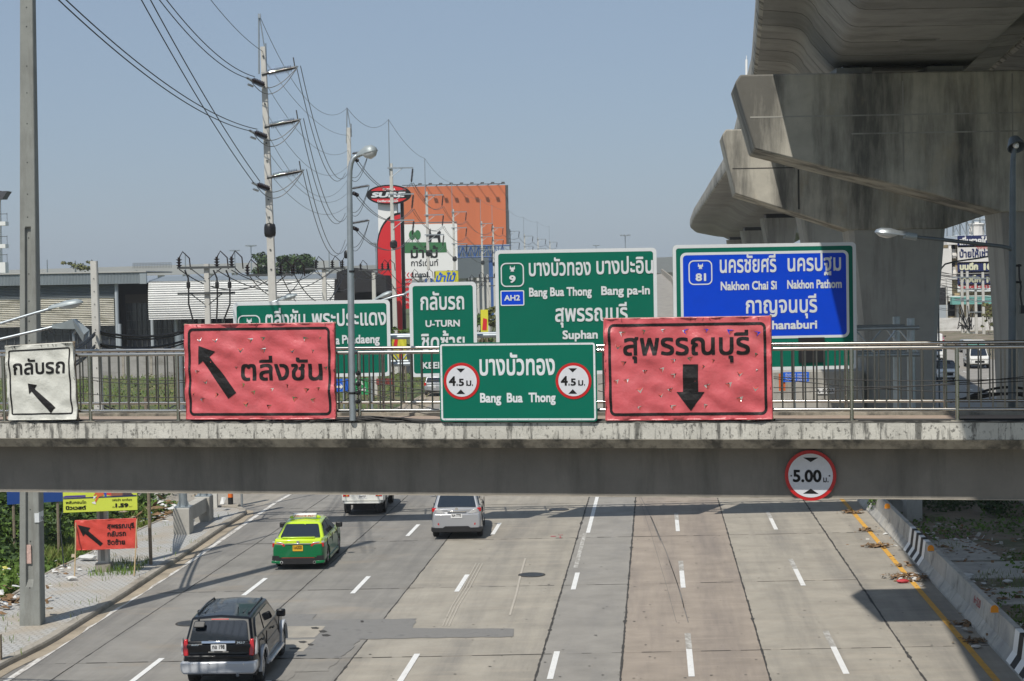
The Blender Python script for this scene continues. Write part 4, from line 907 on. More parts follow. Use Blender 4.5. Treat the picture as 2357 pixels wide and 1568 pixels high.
for i, (x0, x1, yt, Yp, lab) in enumerate(((1836, 2010, 495, 182, 'third concrete viaduct pier, partly hidden behind the second pier cap'), (1757, 1836, 497, 248, 'fourth viaduct pier seen between the sign top and the girder'), (1709, 1760, 526, 313, 'fifth, smaller viaduct pier farther along the curve'), (1676, 1712, 548, 387, 'farthest viaduct pier in the row'))):
    a, b = vx(x0, yt, Yp), vx(x1, yt, Yp); t = thing('viaduct_pier', ((a+b)/2, Yp, 0), lab, 'viaduct pier'); zt = ZS-.6; d = 3.9
    c = M(); vs = []; w_ = (b-a)
    prof = [(a-.0, b+.3, zt), (a+.12, b+.1, zt-.9), (a+.5, b-.3, zt-2.8), (a+.9, b-.7, zt-5), (a+1.1, b-.9, zt-8), (a+1.1, b-.9, 0)]
    for x0_, x1_, z in prof:
        ch = .3; y0, y1 = Yp, Yp+d; vs += [(x0_+ch, y0, z), (x1_-ch, y0, z), (x1_, y0+ch, z), (x1_, y1-ch, z), (x1_-ch, y1, z), (x0_+ch, y1, z), (x0_, y1-ch, z), (x0_, y0+ch, z)]
    c.add(vs, [(8*k+j, 8*k+(j+1) % 8, 8*k+8+(j+1) % 8, 8*k+8+j) for k in range(len(prof)-1) for j in range(8)]+[tuple(range(7, -1, -1))])
    c.build('column', m_cap2, t); M().box(a+.5, b-.3, Yp+.6, Yp+2.6, zt, ZS+.02).build('bearing', m_black, t)
# PL P103/A plate low on the pier footing
PC = Plane(Y2-.62, 0)
q = M(); a0, b0 = PC.loc(1878, 907); a1, b1 = PC.loc(1922, 892); 
M().add([PC.pt(a0, b0, 0), PC.pt(a1, b0, 0), PC.pt(a1, b1, 0), PC.pt(a0, b1, 0), PC.pt(a0, b0, -.03), PC.pt(a1, b0, -.03), PC.pt(a1, b1, -.03), PC.pt(a0, b1, -.03)], [(0, 1, 2, 3), (7, 6, 5, 4), (0, 4, 5, 1), (1, 5, 6, 2), (2, 6, 7, 3), (3, 7, 4, 0)]).build('number_plate', m_white, t2)
ptext(q, PC, 'PL  P103/A', 1880, 1920, 904.5, 8.5, .01, .02); q.build('plate_lettering', m_ink, t2)
# low concrete blocks and a small red and blue notice under the signs
M().box(vx(1800, 900, Y2)-1.2, vx(1985, 900, Y2), Y2-.55, Y2+3, 0, vz(1880, 855, Y2)).build('pedestal', m_conc, t2)
PD = Plane(96.0, 0)
nt_ = thing('notice_board', tuple(PD.pt(PD.loc(1830, 905)[0], PD.loc(1830, 905)[1])), 'small orange and blue notice with white lettering below the blue sign', 'notice')
for quad, m_, nm in (([(1793, 860), (1808, 860), (1808, 900), (1793, 900)], mat('notice_orange', (.6, .12, .03), .5), 'orange_board'), ([(1802, 857), (1862, 856), (1862, 878), (1802, 880)], m_sblue2, 'blue_board')):
    panel(nt_, PD, quad, .02, .04, m_, nm, off=(0 if nm[0] == 'o' else .06))
q = M()
for k in range(3): ptext(q, PD, 'ห้ามจอดรถ  ตลอดแนว', 1808, 1857, 864.5+k*6.3, 4, .07, .0)
q.build('lettering', m_white, nt_)
M().cyl(PD.pt(PD.loc(1830, 880)[0], -.1, -.05), PD.pt(PD.loc(1830, 880)[0], PD.loc(1830, 870)[1], -.05), .05).build('post', m_galv, nt_)

# ------------------------------------------------------------------ sign gantry over the road
PG = Plane(66.2, .035)
gt = thing('sign_gantry', tuple(PG.pt(0, 0)), 'galvanised steel truss gantry across the road carrying the large green signs', 'gantry')
aL, aR = PG.loc(408, 850)[0], PG.loc(2124, 800)[0]
zt, zb = PG.loc(2124, 755)[1], PG.loc(2124, 817)[1]
q = M()
for d in (-.5, -2.6):
    for z in (zt, zb): q.cyl(PG.pt(aL, z, d), PG.pt(aR, z, d), .085, n=10)
q.build('chord', m_galv, gt, smooth=True)
q = M(); n = 34
for k in range(n):
    a = aL+(aR-aL)*k/n; b = aL+(aR-aL)*(k+1)/n
    for d in (-.5, -2.6): q.cyl(PG.pt(a, zt if k % 2 else zb, d), PG.pt(b, zb if k % 2 else zt, d), .032, n=6); 
    if k % 2 == 0: q.cyl(PG.pt(a, zt, -.5), PG.pt(a, zt, -2.6), .03, n=6); q.cyl(PG.pt(a, zt, -.5), PG.pt(b, zt, -2.6), .022, n=6)
q.build('lattice', m_galv, gt, smooth=True)
gfl = [G(423, 1236, .0), G(470, 1207, 0)]; gfr = [G(2101, 1194, 0), G(2068, 1172, 0)]
for side, (f, k_, xp, xq) in enumerate(((gfl[0], gfl[1], 421, 469), (gfr[0], gfr[1], 2097, 2084))):
    zt2 = PG.loc(2097, 734)[1]
    for j, p in enumerate((f, k_)):
        zb_ = 1.0
        M().cyl((p.x, p.y, 1.0), (p.x, p.y, zt2), .16, .15, n=14).build('post', m_galv, gt, smooth=True)
        pb_ = M().box(p.x-.3, p.x+.3, p.y-.3, p.y+.3, 1.13, 1.17); 
        for i in range(6): a = i*math.pi/3; pb_.add([(p.x+.16*math.cos(a), p.y+.16*math.sin(a), 1.4), (p.x+.16*math.cos(a), p.y+.16*math.sin(a), 1.17), (p.x+.27*math.cos(a), p.y+.27*math.sin(a), 1.17)], [(0, 1, 2)])
        pb_.build('base_plate', m_galv, gt)
    dirv = (k_-f).normalized(); sd = Vector((dirv.y, -dirv.x, 0)); L = (k_-f).length; U = Vector((0, 0, 1))
    for p in (f, k_): M().bx(p-sd*.31-dirv*.36-U*.3, sd, dirv, U, .62, .72, 1.43).build('footing_block', m_conc, gt, bevel=.03)
    M().bx(f-sd*.2+dirv*.36+U*.55, sd, dirv, U, .4, L-.72, .56).build('tie_beam', m_conc, gt, bevel=.02)
def emblem(m, pl, x, y, s_, d):
    """small winged state emblem on route shields"""
    for sx in (-1, 1):
        pts = [(0, 4), (1.2, 2.2), (2.2, 3), (3.4, 5), (4.6, 7), (4.9, 3), (5.2, 0), (4.4, -1.2), (3.4, -.2), (2.6, -2.2), (3.6, -4.6), (2.0, -5.6), (1.4, -3.6), (0, -6)]
        q = [pl.loc(x+sx*u*s_, y-v*s_) for u, v in pts]; 
        if sx < 0: q = q[::-1]
        m.flat(q, pl.pt, d)
def gsign(lab, quad, texts, sh=None, blue=None, more=None):
    c = [PG.loc(*p) for p in quad]; x0, x1, z0, z1 = (c[0][0]+c[3][0])/2, (c[1][0]+c[2][0])/2, (c[2][1]+c[3][1])/2, (c[0][1]+c[1][1])/2
    t = thing('road_sign', tuple(PG.pt((x0+x1)/2, z0, 0)), lab, 'road sign')
    M().prism(rr(x0, z0, x1, z1, .16), PG.pt, -.05, 0).build('panel', m_sgreen, t)
    M().ring(rr(x0-.0, z0-.0, x1+.0, z1+.0, .16), rr(x0+.13, z0+.13, x1-.13, z1-.13, .1), PG.pt, .006).build('border', m_swhite, t)
    br = M(); k = max(2, int((x1-x0)/1.6))
    for i in range(k): a = x0+.4+(x1-x0-.8)*i/(k-1); br.bx(PG.pt(a-.05, z0+.3, -.14), PG.ex, PG.n, PG.ez, .1, .08, z1-z0-.6); br.bx(PG.pt(a-.05, zb-.1, -.42), PG.ex, PG.n, PG.ez, .1, .3, .2)
    for z in (z0+.5, (z0+z1)/2, z1-.5): br.bx(PG.pt(x0+.2, z, -.1), PG.ex, PG.n, PG.ez, x1-x0-.4, .05, .07)
    br.build('bracing', m_galv, t)
    if blue:
        b = [PG.loc(*p) for p in blue]; X0, X1, Z0, Z1_ = (b[0][0]+b[3][0])/2, (b[1][0]+b[2][0])/2, (b[2][1]+b[3][1])/2, (b[0][1]+b[1][1])/2
        M().prism(rr(X0, Z0, X1, Z1_, .22), PG.pt, .001, .01).build('blue_panel', m_sblue, t); M().ring(rr(X0, Z0, X1, Z1_, .22), rr(X0+.1, Z0+.1, X1-.1, Z1_-.1, .14), PG.pt, .014).build('border', m_swhite, t)
    lettering(t, PG, texts, m_swhite, .022, .018)
    if sh:
        (xa, ya, xb, yb), num, nx0, nx1, nyb, nh = sh; a0, b1 = PG.loc(xa, ya); a1, b0 = PG.loc(xb, yb)
        M().ring(rr(a0, b0, a1, b1, .2), rr(a0+.045, b0+.045, a1-.045, b1-.045, .16), PG.pt, .02).build('route_shield', m_swhite, t)
        q = M(); emblem(q, PG, (xa+xb)/2, ya+14, 1.15, .022); q.build('emblem', m_swhite, t); q = M()
        if num: ptext(q, PG, num, nx0, nx1, nyb, nh, .022, .045)
        q.build('route_number', m_swhite, t)
    if more: more(t)
    return t
gsign('green gantry sign reading Pradaeng, mostly hidden behind the left red banner', [(536.5, 697), (897.5, 688.5), (900, 866), (539, 872)],
      [('ตลิ่งชัน', 611, 703, 754.5, 30), ('พระประแดง', 718, 889, 752, 30), ('Taling Chan', 612, 720, 795, 20, .03), ('Phra', 744, 782, 793.5, 20, .03), ('Pradaeng', 787.5, 874, 791.5, 20, .03)], ((547, 726, 600, 781), '9', 566, 580, 772, 17))
gsign('narrow green gantry sign reading U-TURN, second from the left', [(942, 650.5), (1096.5, 648.5), (1099, 866), (944.5, 868)],
      [('กลับรถ', 968, 1068.5, 714.5, 31), ('U-TURN', 979.5, 1058.5, 753, 15.5, .03), ('ชิดซ้าย', 970, 1070, 808, 31), ('KEEP', 972, 1019, 849, 15, .03), ('LEFT', 1030, 1070, 848, 15, .03)])
def ah2(t):
    a = [PG.loc(*p) for p in ((1151.7, 669), (1207, 703.5))]; M().prism(rr(a[0][0], a[1][1], a[1][0], a[0][1], .05), PG.pt, .002, .014).build('blue_panel', m_sblue, t); M().ring(rr(a[0][0], a[1][1], a[1][0], a[0][1], .05), rr(a[0][0]+.04, a[1][1]+.04, a[1][0]-.04, a[0][1]-.04, .03), PG.pt, .018).build('border', m_swhite, t)
    lettering(t, PG, [('AH2', 1160.5, 1197, 692.5, 12.8, .03)], m_swhite, .024)
gsign('big green gantry sign with route number 9 reading Bang Bua Thong and Bang pa-in', [(1139.5, 578), (1511.5, 568.5), (1514.5, 858), (1142.5, 866)],
      [('บางบัวทอง', 1217.5, 1360, 636.5, 31), ('บางปะอิน', 1373, 1503.5, 632, 31), ('Bang Bua Thong', 1218, 1362, 683, 20.5, .03), ('Bang pa-in', 1384, 1496, 679.5, 20.5, .03), ('สุพรรณบุรี', 1278, 1445, 741.5, 31), ('Suphan', 1295, 1376, 781, 20, .03), ('Buri', 1389, 1432, 778.5, 20, .03)],
      ((1152, 605.5, 1206.5, 660), '9', 1172, 1187, 651.5, 17.5), more=ah2)
gsign('large gantry sign with a blue panel and route number 81 reading Nakhon Pathom', [(1548, 566), (1969.5, 555.5), (1974, 848), (1552, 858)],
      [('นครชัยศรี', 1657, 1787, 629, 31), ('นครปฐม', 1813, 1936, 625.5, 31), ('Nakhon Chai Si', 1659, 1788, 668.5, 20, .03), ('Nakhon Pathom', 1812, 1937.5, 665, 20, .03), ('กาญจนบุรี', 1717, 1881, 722.5, 31), ('Kanchanaburi', 1716, 1881, 759.5, 20, .03)],
      ((1584.5, 599.5, 1640, 655.5), '81', 1601, 1625.5, 647.5, 18), blue=[(1565, 583.5), (1952, 574), (1956.5, 775), (1569, 785)],
      more=lambda t: M().bx(PG.pt(PG.loc(1838, 835)[0], PG.loc(1838, 835)[1], .02), PG.ex, PG.n, PG.ez, 1.0, .05, .95).build('black_cover', m_black, t))
# street lights rising behind the signs
for (pts, hx, Yq, lab) in (([(560, 715), (592, 706), (640, 692)], [(637, 693), (686, 679)], 74, 'street light head showing above the leftmost gantry sign'), ([(800, 712), (832, 700), (866, 690)], [(862, 691), (893, 677)], 80, 'street light head just right of the lamp post, above the leftmost gantry sign'), ([(865, 696), (905, 683), (936, 677)], [(930, 678), (946, 672)], 78, 'street light arm reaching toward the U-TURN sign')):
    t = thing('street_lamp', (P(*pts[0], Yq).x-.3, Yq, 0), lab, 'street lamp')
    M().tube([(P(*pts[0], Yq).x-.25, Yq, 0)]+[(P(*pts[0], Yq).x-.25, Yq, P(*pts[0], Yq).z-.5)]+[P(x, y, Yq) for x, y in pts], .05, 8).build('post', m_galv, t, smooth=True)
    hp = P(*hx[0], Yq); lamp_head(t, hp, P(*hx[1], Yq)-hp, L=.9, body=m_head, h=.14, w=.17)
Yq = 106; t = thing('street_lamp', (P(2166, 640, Yq).x, Yq, 0), 'street light arm emerging from behind the tapering pier column, in front of the advertising building', 'street lamp')
M().tube([(P(2160, 640, Yq).x, Yq, 0), P(2160, 640, Yq), P(2167, 618, Yq), P(2176, 608, Yq), P(2200, 602, Yq), P(2250, 595, Yq), P(2300, 586, Yq)], .05, 8).build('post', m_galv_d, t, smooth=True)
hp = P(2292, 587, Yq); lamp_head(t, hp, P(2320, 581, Yq)-hp, L=1.1, body=m_head, h=.14, w=.17)
# lightning rod above the near cap
q = M().cyl(P(1718.5, 200, 150), P(1718.5, 137, 150), .1, n=8).cyl(P(1718.5, 137, 150), P(1718.5, 128, 150), .03, n=6)
tag(q.build('mast', m_white), 'thin white mast standing up above the tip of the front pier cap', 'mast')

# ------------------------------------------------------------------ power poles and wires
def hpole(t, x, y, z0, z1, w0, w1, dpt0, dpt1, m, lean=0.0, recess=None, name='shaft'):
    q = M(); c = .03
    def ring_(z, w_, d_): 
        o = lean*(z-z0); return [(x+o-w_/2+c, y-d_/2, z), (x+o+w_/2-c, y-d_/2, z), (x+o+w_/2, y-d_/2+c, z), (x+o+w_/2, y+d_/2-c, z), (x+o+w_/2-c, y+d_/2, z), (x+o-w_/2+c, y+d_/2, z), (x+o-w_/2, y+d_/2-c, z), (x+o-w_/2, y-d_/2+c, z)]
    n = 10; vs = []
    for k in range(n+1): f = k/n; vs += ring_(z0+(z1-z0)*f, w0+(w1-w0)*f, dpt0+(dpt1-dpt0)*f)
    q.add(vs, [(8*k+i, 8*k+(i+1) % 8, 8*k+8+(i+1) % 8, 8*k+8+i) for k in range(n) for i in range(8)]+[tuple(8*n+i for i in range(8))])
    return q.build(name, m, t)
def insul(q, p, d, L, r, n, sheds=12):
    pr = [(0, r*.45)]
    for k in range(sheds):
        a = L*.06+L*.88*k/sheds; s_ = L*.88/sheds; pr += [(a, r*.42), (a+s_*.35, r), (a+s_*.5, r*.95), (a+s_*.6, r*.42)]
    pr += [(L, r*.45)]; q.lathe(p, d, pr, n)
# pole 1: the big one at the left edge, an I shaped concrete pole
b1 = G(78.5, 1450.5); Yp = b1.y+.15; Xp = G(71.5, 1450.5).x
t = thing('power_pole', (Xp, Yp, 0), 'massive aged concrete power pole at the left edge, nearest and thickest of the poles', 'power pole')
zr = lambda y: P(75, y, Yp-.25).z; LN1 = (P(60.5, 0, Yp-.15).x-Xp)/P(60.5, 0, Yp-.15).z
q = M(); 
def sec(z, f, rec):
    w_ = .585+(.33-.585)*min(1, z/19.); d_ = .52+(.3-.52)*min(1, z/19.); x = Xp+LN1*z; c = .02; r_ = rec
    y0, y1 = Yp-d_/2, Yp+d_/2; g = w_*.2
    return [(x-w_/2, y0, z), (x-g, y0, z), (x-g*.7, y0+r_, z), (x+g*.7, y0+r_, z), (x+g, y0, z), (x+w_/2-c, y0, z), (x+w_/2, y0+c, z), (x+w_/2, y1, z), (x-w_/2, y1, z)]
levels = [(-.1, 0), (zr(1352), 0.0), (zr(1335), .09), (zr(1000), .09), (zr(700), .09), (zr(525), .09), (zr(521), 0), (zr(300), 0), (zr(0), 0), (21, 0), (25, 0)]
vs = []
for z, rc_ in levels: vs += sec(z, 0, rc_)
q.add(vs, [(9*k+i, 9*k+(i+1) % 9, 9*k+9+(i+1) % 9, 9*k+9+i) for k in range(len(levels)-1) for i in range(9)]+[tuple((len(levels)-1)*9+i for i in range(9))])
q.build('shaft', m_pole_d, t)
hl = M(); z = 1.2
while z < 22:
    for dx in (-.0,):
        s_ = sec(z, 0, .09 if zr(1335) < z < zr(521) else 0); yy = s_[2][1] if zr(1335) < z < zr(521) else s_[0][1]
        hl.add([(Xp+LN1*z+.018*math.cos(k), yy-.004, z+.02*math.sin(k)) for k in [i*math.pi/3 for i in range(6)]], [tuple(range(5, -1, -1))])
        xr_ = s_[6][0]; hl.add([(xr_+.004, Yp+.018*math.cos(k), z+.35+.018*math.sin(k)) for k in [i*math.pi/3 for i in range(6)]], [tuple(range(6))])
    z += R0.uniform(.5, 1.1)
hl.build('bolt_holes', m_black, t)
PPl = Plane(Yp-.255, 0)
q = M(); a0, b0 = PPl.loc(91, 1203); 
s_ = sec(zr(1190), 0, 0); 
q.box(s_[6][0]-.01, s_[6][0]+.004, Yp-.24, Yp+.2, zr(1203), zr(1180)); q.box(s_[0][0]+.42, s_[6][0]+.003, Yp-.29+.02, Yp-.24, zr(1203), zr(1182)); q.build('number_plate', m_swhite, t)
q = M(); ptext(q, Plane(Yp-.285, 0), '16', 94, 101, 1197, 9, .0, .03); q.build('plate_lettering', m_ink, t)
q = M().box(Xp-.09, Xp+.07, Yp-.21, Yp-.175, zr(1298), zr(1255)); q.build('poster', mat('faded_poster', (.55, .38, .33), .8, var=.3, vs=12), t)
def xarm(q, p, L, h=.1): q.box(p.x-.05, p.x+L, p.y-h/2-.25, p.y+h/2-.25, p.z-h/2, p.z+h/2)
# pole 2 with post insulators
def wire(pts_a, pts_b, sag, r, m=m_wire, lab=None, grp='overhead wires', n=22, name='overhead_wire'):
    a, b = Vector(pts_a), Vector(pts_b); q = M().tube([a.lerp(b, k/n)-Vector((0, 0, sag*4*(k/n)*(1-k/n))) for k in range(n+1)], r, 5, caps=False).build(name, m)
    return tag(q, lab, 'overhead wire', grp)
Y2p = 92.7
lv = [(167, 193), (288, 313), (405, 432)]
def px_(x, y): return P(x, y, Y2p)
bx2 = px_(632, 790); top2 = px_(605.5, 108)
t = thing('power_pole', (bx2.x, Y2p, 0), 'tall pale power pole with three post insulators and black collar, against open sky', 'power pole')
ln = (top2.x-bx2.x)/(top2.z-bx2.z); xb = bx2.x-ln*bx2.z
hpole(t, xb, Y2p, -.1, top2.z, .5, .27, .5, .27, m_pole, ln)
q = M(); q.cyl(px_(596, 170), px_(595.5, 35), .05, n=6).cyl(px_(597, 35), px_(611, 125), .035, n=6).cyl(px_(611, 100), px_(613, 165), .05, n=6); q.box(px_(594, 40).x, px_(600, 40).x, Y2p-.1, Y2p+.1, px_(595, 42).z, px_(595, 32).z); q.build('top_bracket', m_galv, t)
tips2 = []; str2 = []
for i, (ya, yb_) in enumerate(lv):
    xo = (0, 6, 12)[i]; p0 = px_(614+xo, ya+2); p1 = px_(676+xo*1.15, ya-10); q = M(); insul(q, p0+Vector((0, -.1, 0)), p1-p0, (p1-p0).length, .19, 10, 15); q.build('post_insulator', m_insul, t, smooth=True)
    q = M().cyl(p0+Vector((-.25, -.1, -.05)), p0+Vector((.02, -.1, 0)), .12, .1, n=8).cyl(p1-Vector((0, .1, 0)), p1+Vector((.12, -.1, .05)), .07, n=8).cyl(p1+Vector((.1, -.1, -.15)), p1+Vector((.0, -.1, .55)), .035, n=6); q.build('insulator_fitting', m_wire, t)
    s0 = px_(606+xo*1.0, yb_); q = M(); insul(q, s0+Vector((.1, -.35, -.1)), Vector((-1, -.6, .4)), .75, .17, 10, 7); q.build('strain_insulator', m_insul, t, smooth=True)
    q = M().cyl(s0+Vector((-.5, -.7, .1)), s0+Vector((-.75, -.85, .25)), .07, n=6).cyl(s0+Vector((-.45, -.65, -.2)), s0+Vector((-.7, -.85, -.1)), .06, n=6); q.build('clamp', m_galv, t)
    tips2.append(p1+Vector((.25, -.1, .1))); str2.append(s0+Vector((-.6, -.75, .2)))
    jm_ = M()
    for dz, dy in ((.9, 0), (1.3, .05)):
        a, b = str2[-1], tips2[-1]; n = 16; jm_.tube([a.lerp(b, k/n)-Vector((0, dy, dz*4*(k/n)*(1-k/n)*(1-.35*k/n))) for k in range(n+1)], .022, 5)
    jm_.build('jumper_wire', m_wire, t)
q = M().lathe(px_(621.5, 546)-Vector((0, 0, 0)), (0, 0, 1), [(0, .22), (.06, .28), (.2, .31), (.5, .31), (.66, .28), (.74, .2)], 12).build('black_collar', m_black, t, smooth=True)
bt = M()
for y in (130, 200, 240, 330, 370, 460, 500, 575, 620): p = px_(605.5+(y-108)*.038, y); bt.box(p.x-.04, p.x+.04, Y2p-.22-.02*(y/600), Y2p-.15, p.z-.03, p.z+.03)
bt.build('bolts', m_wire, t)
# pole 3
Y3p = 143.0
def p3(x, y): return P(x, y, Y3p)
b3, t3 = p3(811, 760), p3(802.5, 294); ln = (t3.x-b3.x)/(t3.z-b3.z); xb = b3.x-ln*b3.z
t = thing('power_pole', (xb, Y3p, 0), 'concrete power pole with post insulators standing directly behind the bridge lamp post', 'power pole')
hpole(t, xb, Y3p, -.1, t3.z, .5, .3, .5, .3, m_pole, ln)
q = M().cyl(p3(797.5, 330), p3(798.5, 248), .055, n=6).cyl(p3(799, 250), p3(808, 300), .045, n=6).cyl(p3(808, 285), p3(809, 315), .05, n=6).build('top_bracket', m_galv, t)
tips3 = []; str3 = []
for i, ya in enumerate((354, 434, 514)):
    p0, p1 = p3(811, ya), p3(850, ya-7); q = M(); insul(q, p0+Vector((0, -.1, 0)), p1-p0, (p1-p0).length, .14, 8, 13); q.build('post_insulator', m_insul, t, smooth=True)
    tips3.append(p1+Vector((.15, -.1, .1))); q = M(); insul(q, p3(812, ya+10), Vector((.6, .8, -.3)), .7, .17, 8, 6); q.build('strain_insulator', m_insul, t); str3.append(p3(818, ya+16)); jm_ = M()
    for dz in (1.3, 1.7):
        a, b = p3(800, ya+42), p1; jm_.tube([a.lerp(b, k/12)-Vector((0, 0, dz*4*(k/12)*(1-k/12)*(1-.3*k/12))) for k in range(13)], .022, 4)
    jm_.build('jumper_wire', m_wire, t)
M().lathe(p3(800, 595), (0, 0, 1), [(0, .2), (.1, .3), (.5, .3), (.66, .2)], 10).build('black_collar', m_black, t, smooth=True)
# poles 4.. with cross arms and hanging strings
PO = [(899.7, 376.3, 184.6), (981.5, 441.2, 243.5), (1042.8, 481.6, 304), (1108, 509.4, 367), (1134.5, 519.4, 397), (1173.4, 527.8, 427), (1207, 539.5, 475), (1238, 546.9, 514), (1265.5, 554, 556)]
bottoms = []; prev = None; ORD = ['fourth', 'fifth', 'sixth', 'seventh', 'eighth', 'ninth', 'tenth', 'eleventh', 'twelfth']
WH = ['in front of the oval showroom sign', 'before the white board with green trees', 'at the right edge of the white board', 'before the orange billboard', 'at the right end of the orange billboard', 'just right of the orange billboard', 'far off above the big green sign', 'tiny, above the big green sign middle', 'the farthest one that can be made out']
for i, (x, y, Yq) in enumerate(PO):
    tp = P(x, y, Yq); xb = tp.x+.15
    t = thing('power_pole', (xb, Yq, 0), '%s concrete power pole of the row, %s' % (ORD[i], WH[i]), 'power pole', 'power poles with cross arms receding along the road')
    hpole(t, xb, Yq, -.1, tp.z, .52, .33, .5, .33, m_pole, -.15/tp.z)
    M().box(tp.x-.16, tp.x-.02, Yq-.1, Yq+.1, tp.z-1, tp.z+4.8 if i < 4 else tp.z+3.8).build('top_rod', m_galv, t) if False else M().cyl((tp.x-.15, Yq-.2, tp.z-1.2), (tp.x-.15, Yq-.2, tp.z+4.6), .06, n=6).build('top_rod', m_galv, t)
    ends = []
    for k in range(3):
        z = tp.z-.5-2.75*k; q = M().box(tp.x-.35, tp.x+2.35, Yq-.32, Yq-.18, z-.07, z+.07).cyl((tp.x+.1, Yq-.25, z-.9), (tp.x+1.2, Yq-.25, z-.05), .04, n=5); q.build('crossarm', m_galv, t)
        q = M(); insul(q, Vector((tp.x+2.3, Yq-.25, z-.1)), Vector((-.12, 0, -1)), 1.45, .15, 7, 9 if i < 4 else 6); q.build('string_insulator', m_insul, t); ends.append(Vector((tp.x+2.12, Yq-.25, z-1.6)))
    if i < 6: M().lathe((tp.x+.12, Yq, P(x, y+(648-y)*.72, Yq).z), (0, 0, 1), [(0, .25), (.15, .4), (.65, .4), (.85, .25)], 10).build('black_collar', m_black, t)
    gt_ = Vector((tp.x-.15, Yq-.2, tp.z+4.6)); W1 = 'dark overhead conductor strung between the tall concrete poles'
    if prev:
        for k in range(3): W1 = 'dark overhead conductors on the %s level between the %s and %s poles of the row' % (('top', 'middle', 'bottom')[k], ORD[i-1], ORD[i]); wire(prev[0][k], ends[k], .022*(Yq-prev[2]), .028, m_wire, W1, 'conductors between the tall poles', 14); wire(prev[0][k]+Vector((.25, 0, 0)), ends[k]+Vector((.25, 0, 0)), .024*(Yq-prev[2]), .028, m_wire, W1, 'conductors between the tall poles', 14)
        wire(prev[1], gt_, .012*(Yq-prev[2]), .022, m_wire_f, 'thin earth wire joining the tops of the tall poles', 'earth wires', 12)
    prev = (ends, gt_, Yq)
    if i == 0:
        for k in range(3):
            W1 = 'dark overhead conductors on the %s level between the third and fourth poles of the row' % ('top', 'middle', 'bottom')[k]
            for o_ in (0, .22): wire(str3[k]+Vector((o_, 0, 0)), ends[k]+Vector((o_, 0, 0)), 1.6, .03, m_wire, W1, 'conductors between the tall poles')
        wire(p3(798.5, 248), gt_, 1.2, .02, m_wire_f, 'thin earth wire joining the tops of the tall poles', 'earth wires')
W2 = 'thick conductor sagging from the second tall pole to the pole behind the lamp post'
for k in range(3):
    for o_ in (-.1, .12): W2 = '%s thick conductor from the %s insulator of the second tall pole, sagging right' % ('left' if o_ < 0 else 'right', ('upper', 'middle', 'lower')[k]); wire(tips2[k]+Vector((o_, 0, 0)), p3(799, (395, 488, 549)[k])+Vector((o_*1.5, 0, o_)), 2.7, .022, m_wire, W2, 'conductors from the second pole to the third')
W3 = 'thin sagging wire between the second tall pole and the pole behind the lamp post'
for k, (ya, yb_, sg) in enumerate(((143, 311, 1.0), (195, 346, 1.6), (262, 382, 1.8), (310, 412, 2.3), (350, 443, 1.6), (398, 472, 1.4))):
    wire(px_(612+k*1.5, ya), p3(801, yb_), sg, .014, m_wire_f, W3, 'thin wires from the second pole to the third')
wire(px_(597, 36), p3(798.5, 249), 2.3, .016, m_wire_f, 'thin earth wire joining the tops of the tall poles', 'earth wires')
W4 = ['topmost pair of thick black conductors leaving the second tall pole to the upper left', 'middle pair of thick black conductors, ending at the second insulator of the second tall pole', 'steepest pair of thick black conductors, ending lowest on the second tall pole']
for k, (x, y, Yq, sg) in enumerate(((100, -420, 48.4, 1.4), (60, -72, 48.4, .8), (165, -300, 48.4, .5))):
    for o_ in (0, 1):
        wire(str2[k]+Vector((-.05+.3*o_, 0, .1*o_)), P(x+(13 if k != 2 else 22)*o_, y-4*o_, Yq), sg, .022, m_cable, W4[k], 'pairs of conductors from the second pole: '+['upper', 'middle', 'lower'][k], 30)
wire(px_(604, 118), P(400, -118, 60), .4, .016, m_wire, 'thin wire rising steeply from the top of the second tall pole to the upper left', None)
# low poles: roadside pole behind the adverts
b_ = G(238, 1326); Yl2 = b_.y+.15; tp = P(216, 601, Yl2)
t = thing('power_pole', (b_.x, Yl2, 0), 'slender concrete pole behind the yellow advert and the small red sign', 'power pole')
ln = (tp.x-b_.x)/tp.z; hpole(t, b_.x, Yl2, 0.1, tp.z, .36, .22, .32, .2, m_pole, ln)
q = M(); q.box(b_.x-.25, b_.x+.25, Yl2-.22, Yl2+.2, .1, .42); q.build('base_block', m_kerb, t)
gr = M(); gr.add([(b_.x-.07, Yl2-.168, .5), (b_.x+.07, Yl2-.168, .5), (b_.x+.05+ln*5, Yl2-.155, 5.2), (b_.x-.05+ln*5, Yl2-.155, 5.2)], [(0, 1, 2, 3)]); gr.build('groove', m_pole_d, t)
hl = M(); z = 1
while z < tp.z-.2:
    xx = b_.x+ln*z; hl.add([(xx+.018*math.cos(k), Yl2-.17+.005*z, z+.02*math.sin(k)) for k in [i*math.pi/3 for i in range(6)]], [tuple(range(5, -1, -1))]); z += .42
hl.build('bolt_holes', m_black, t)
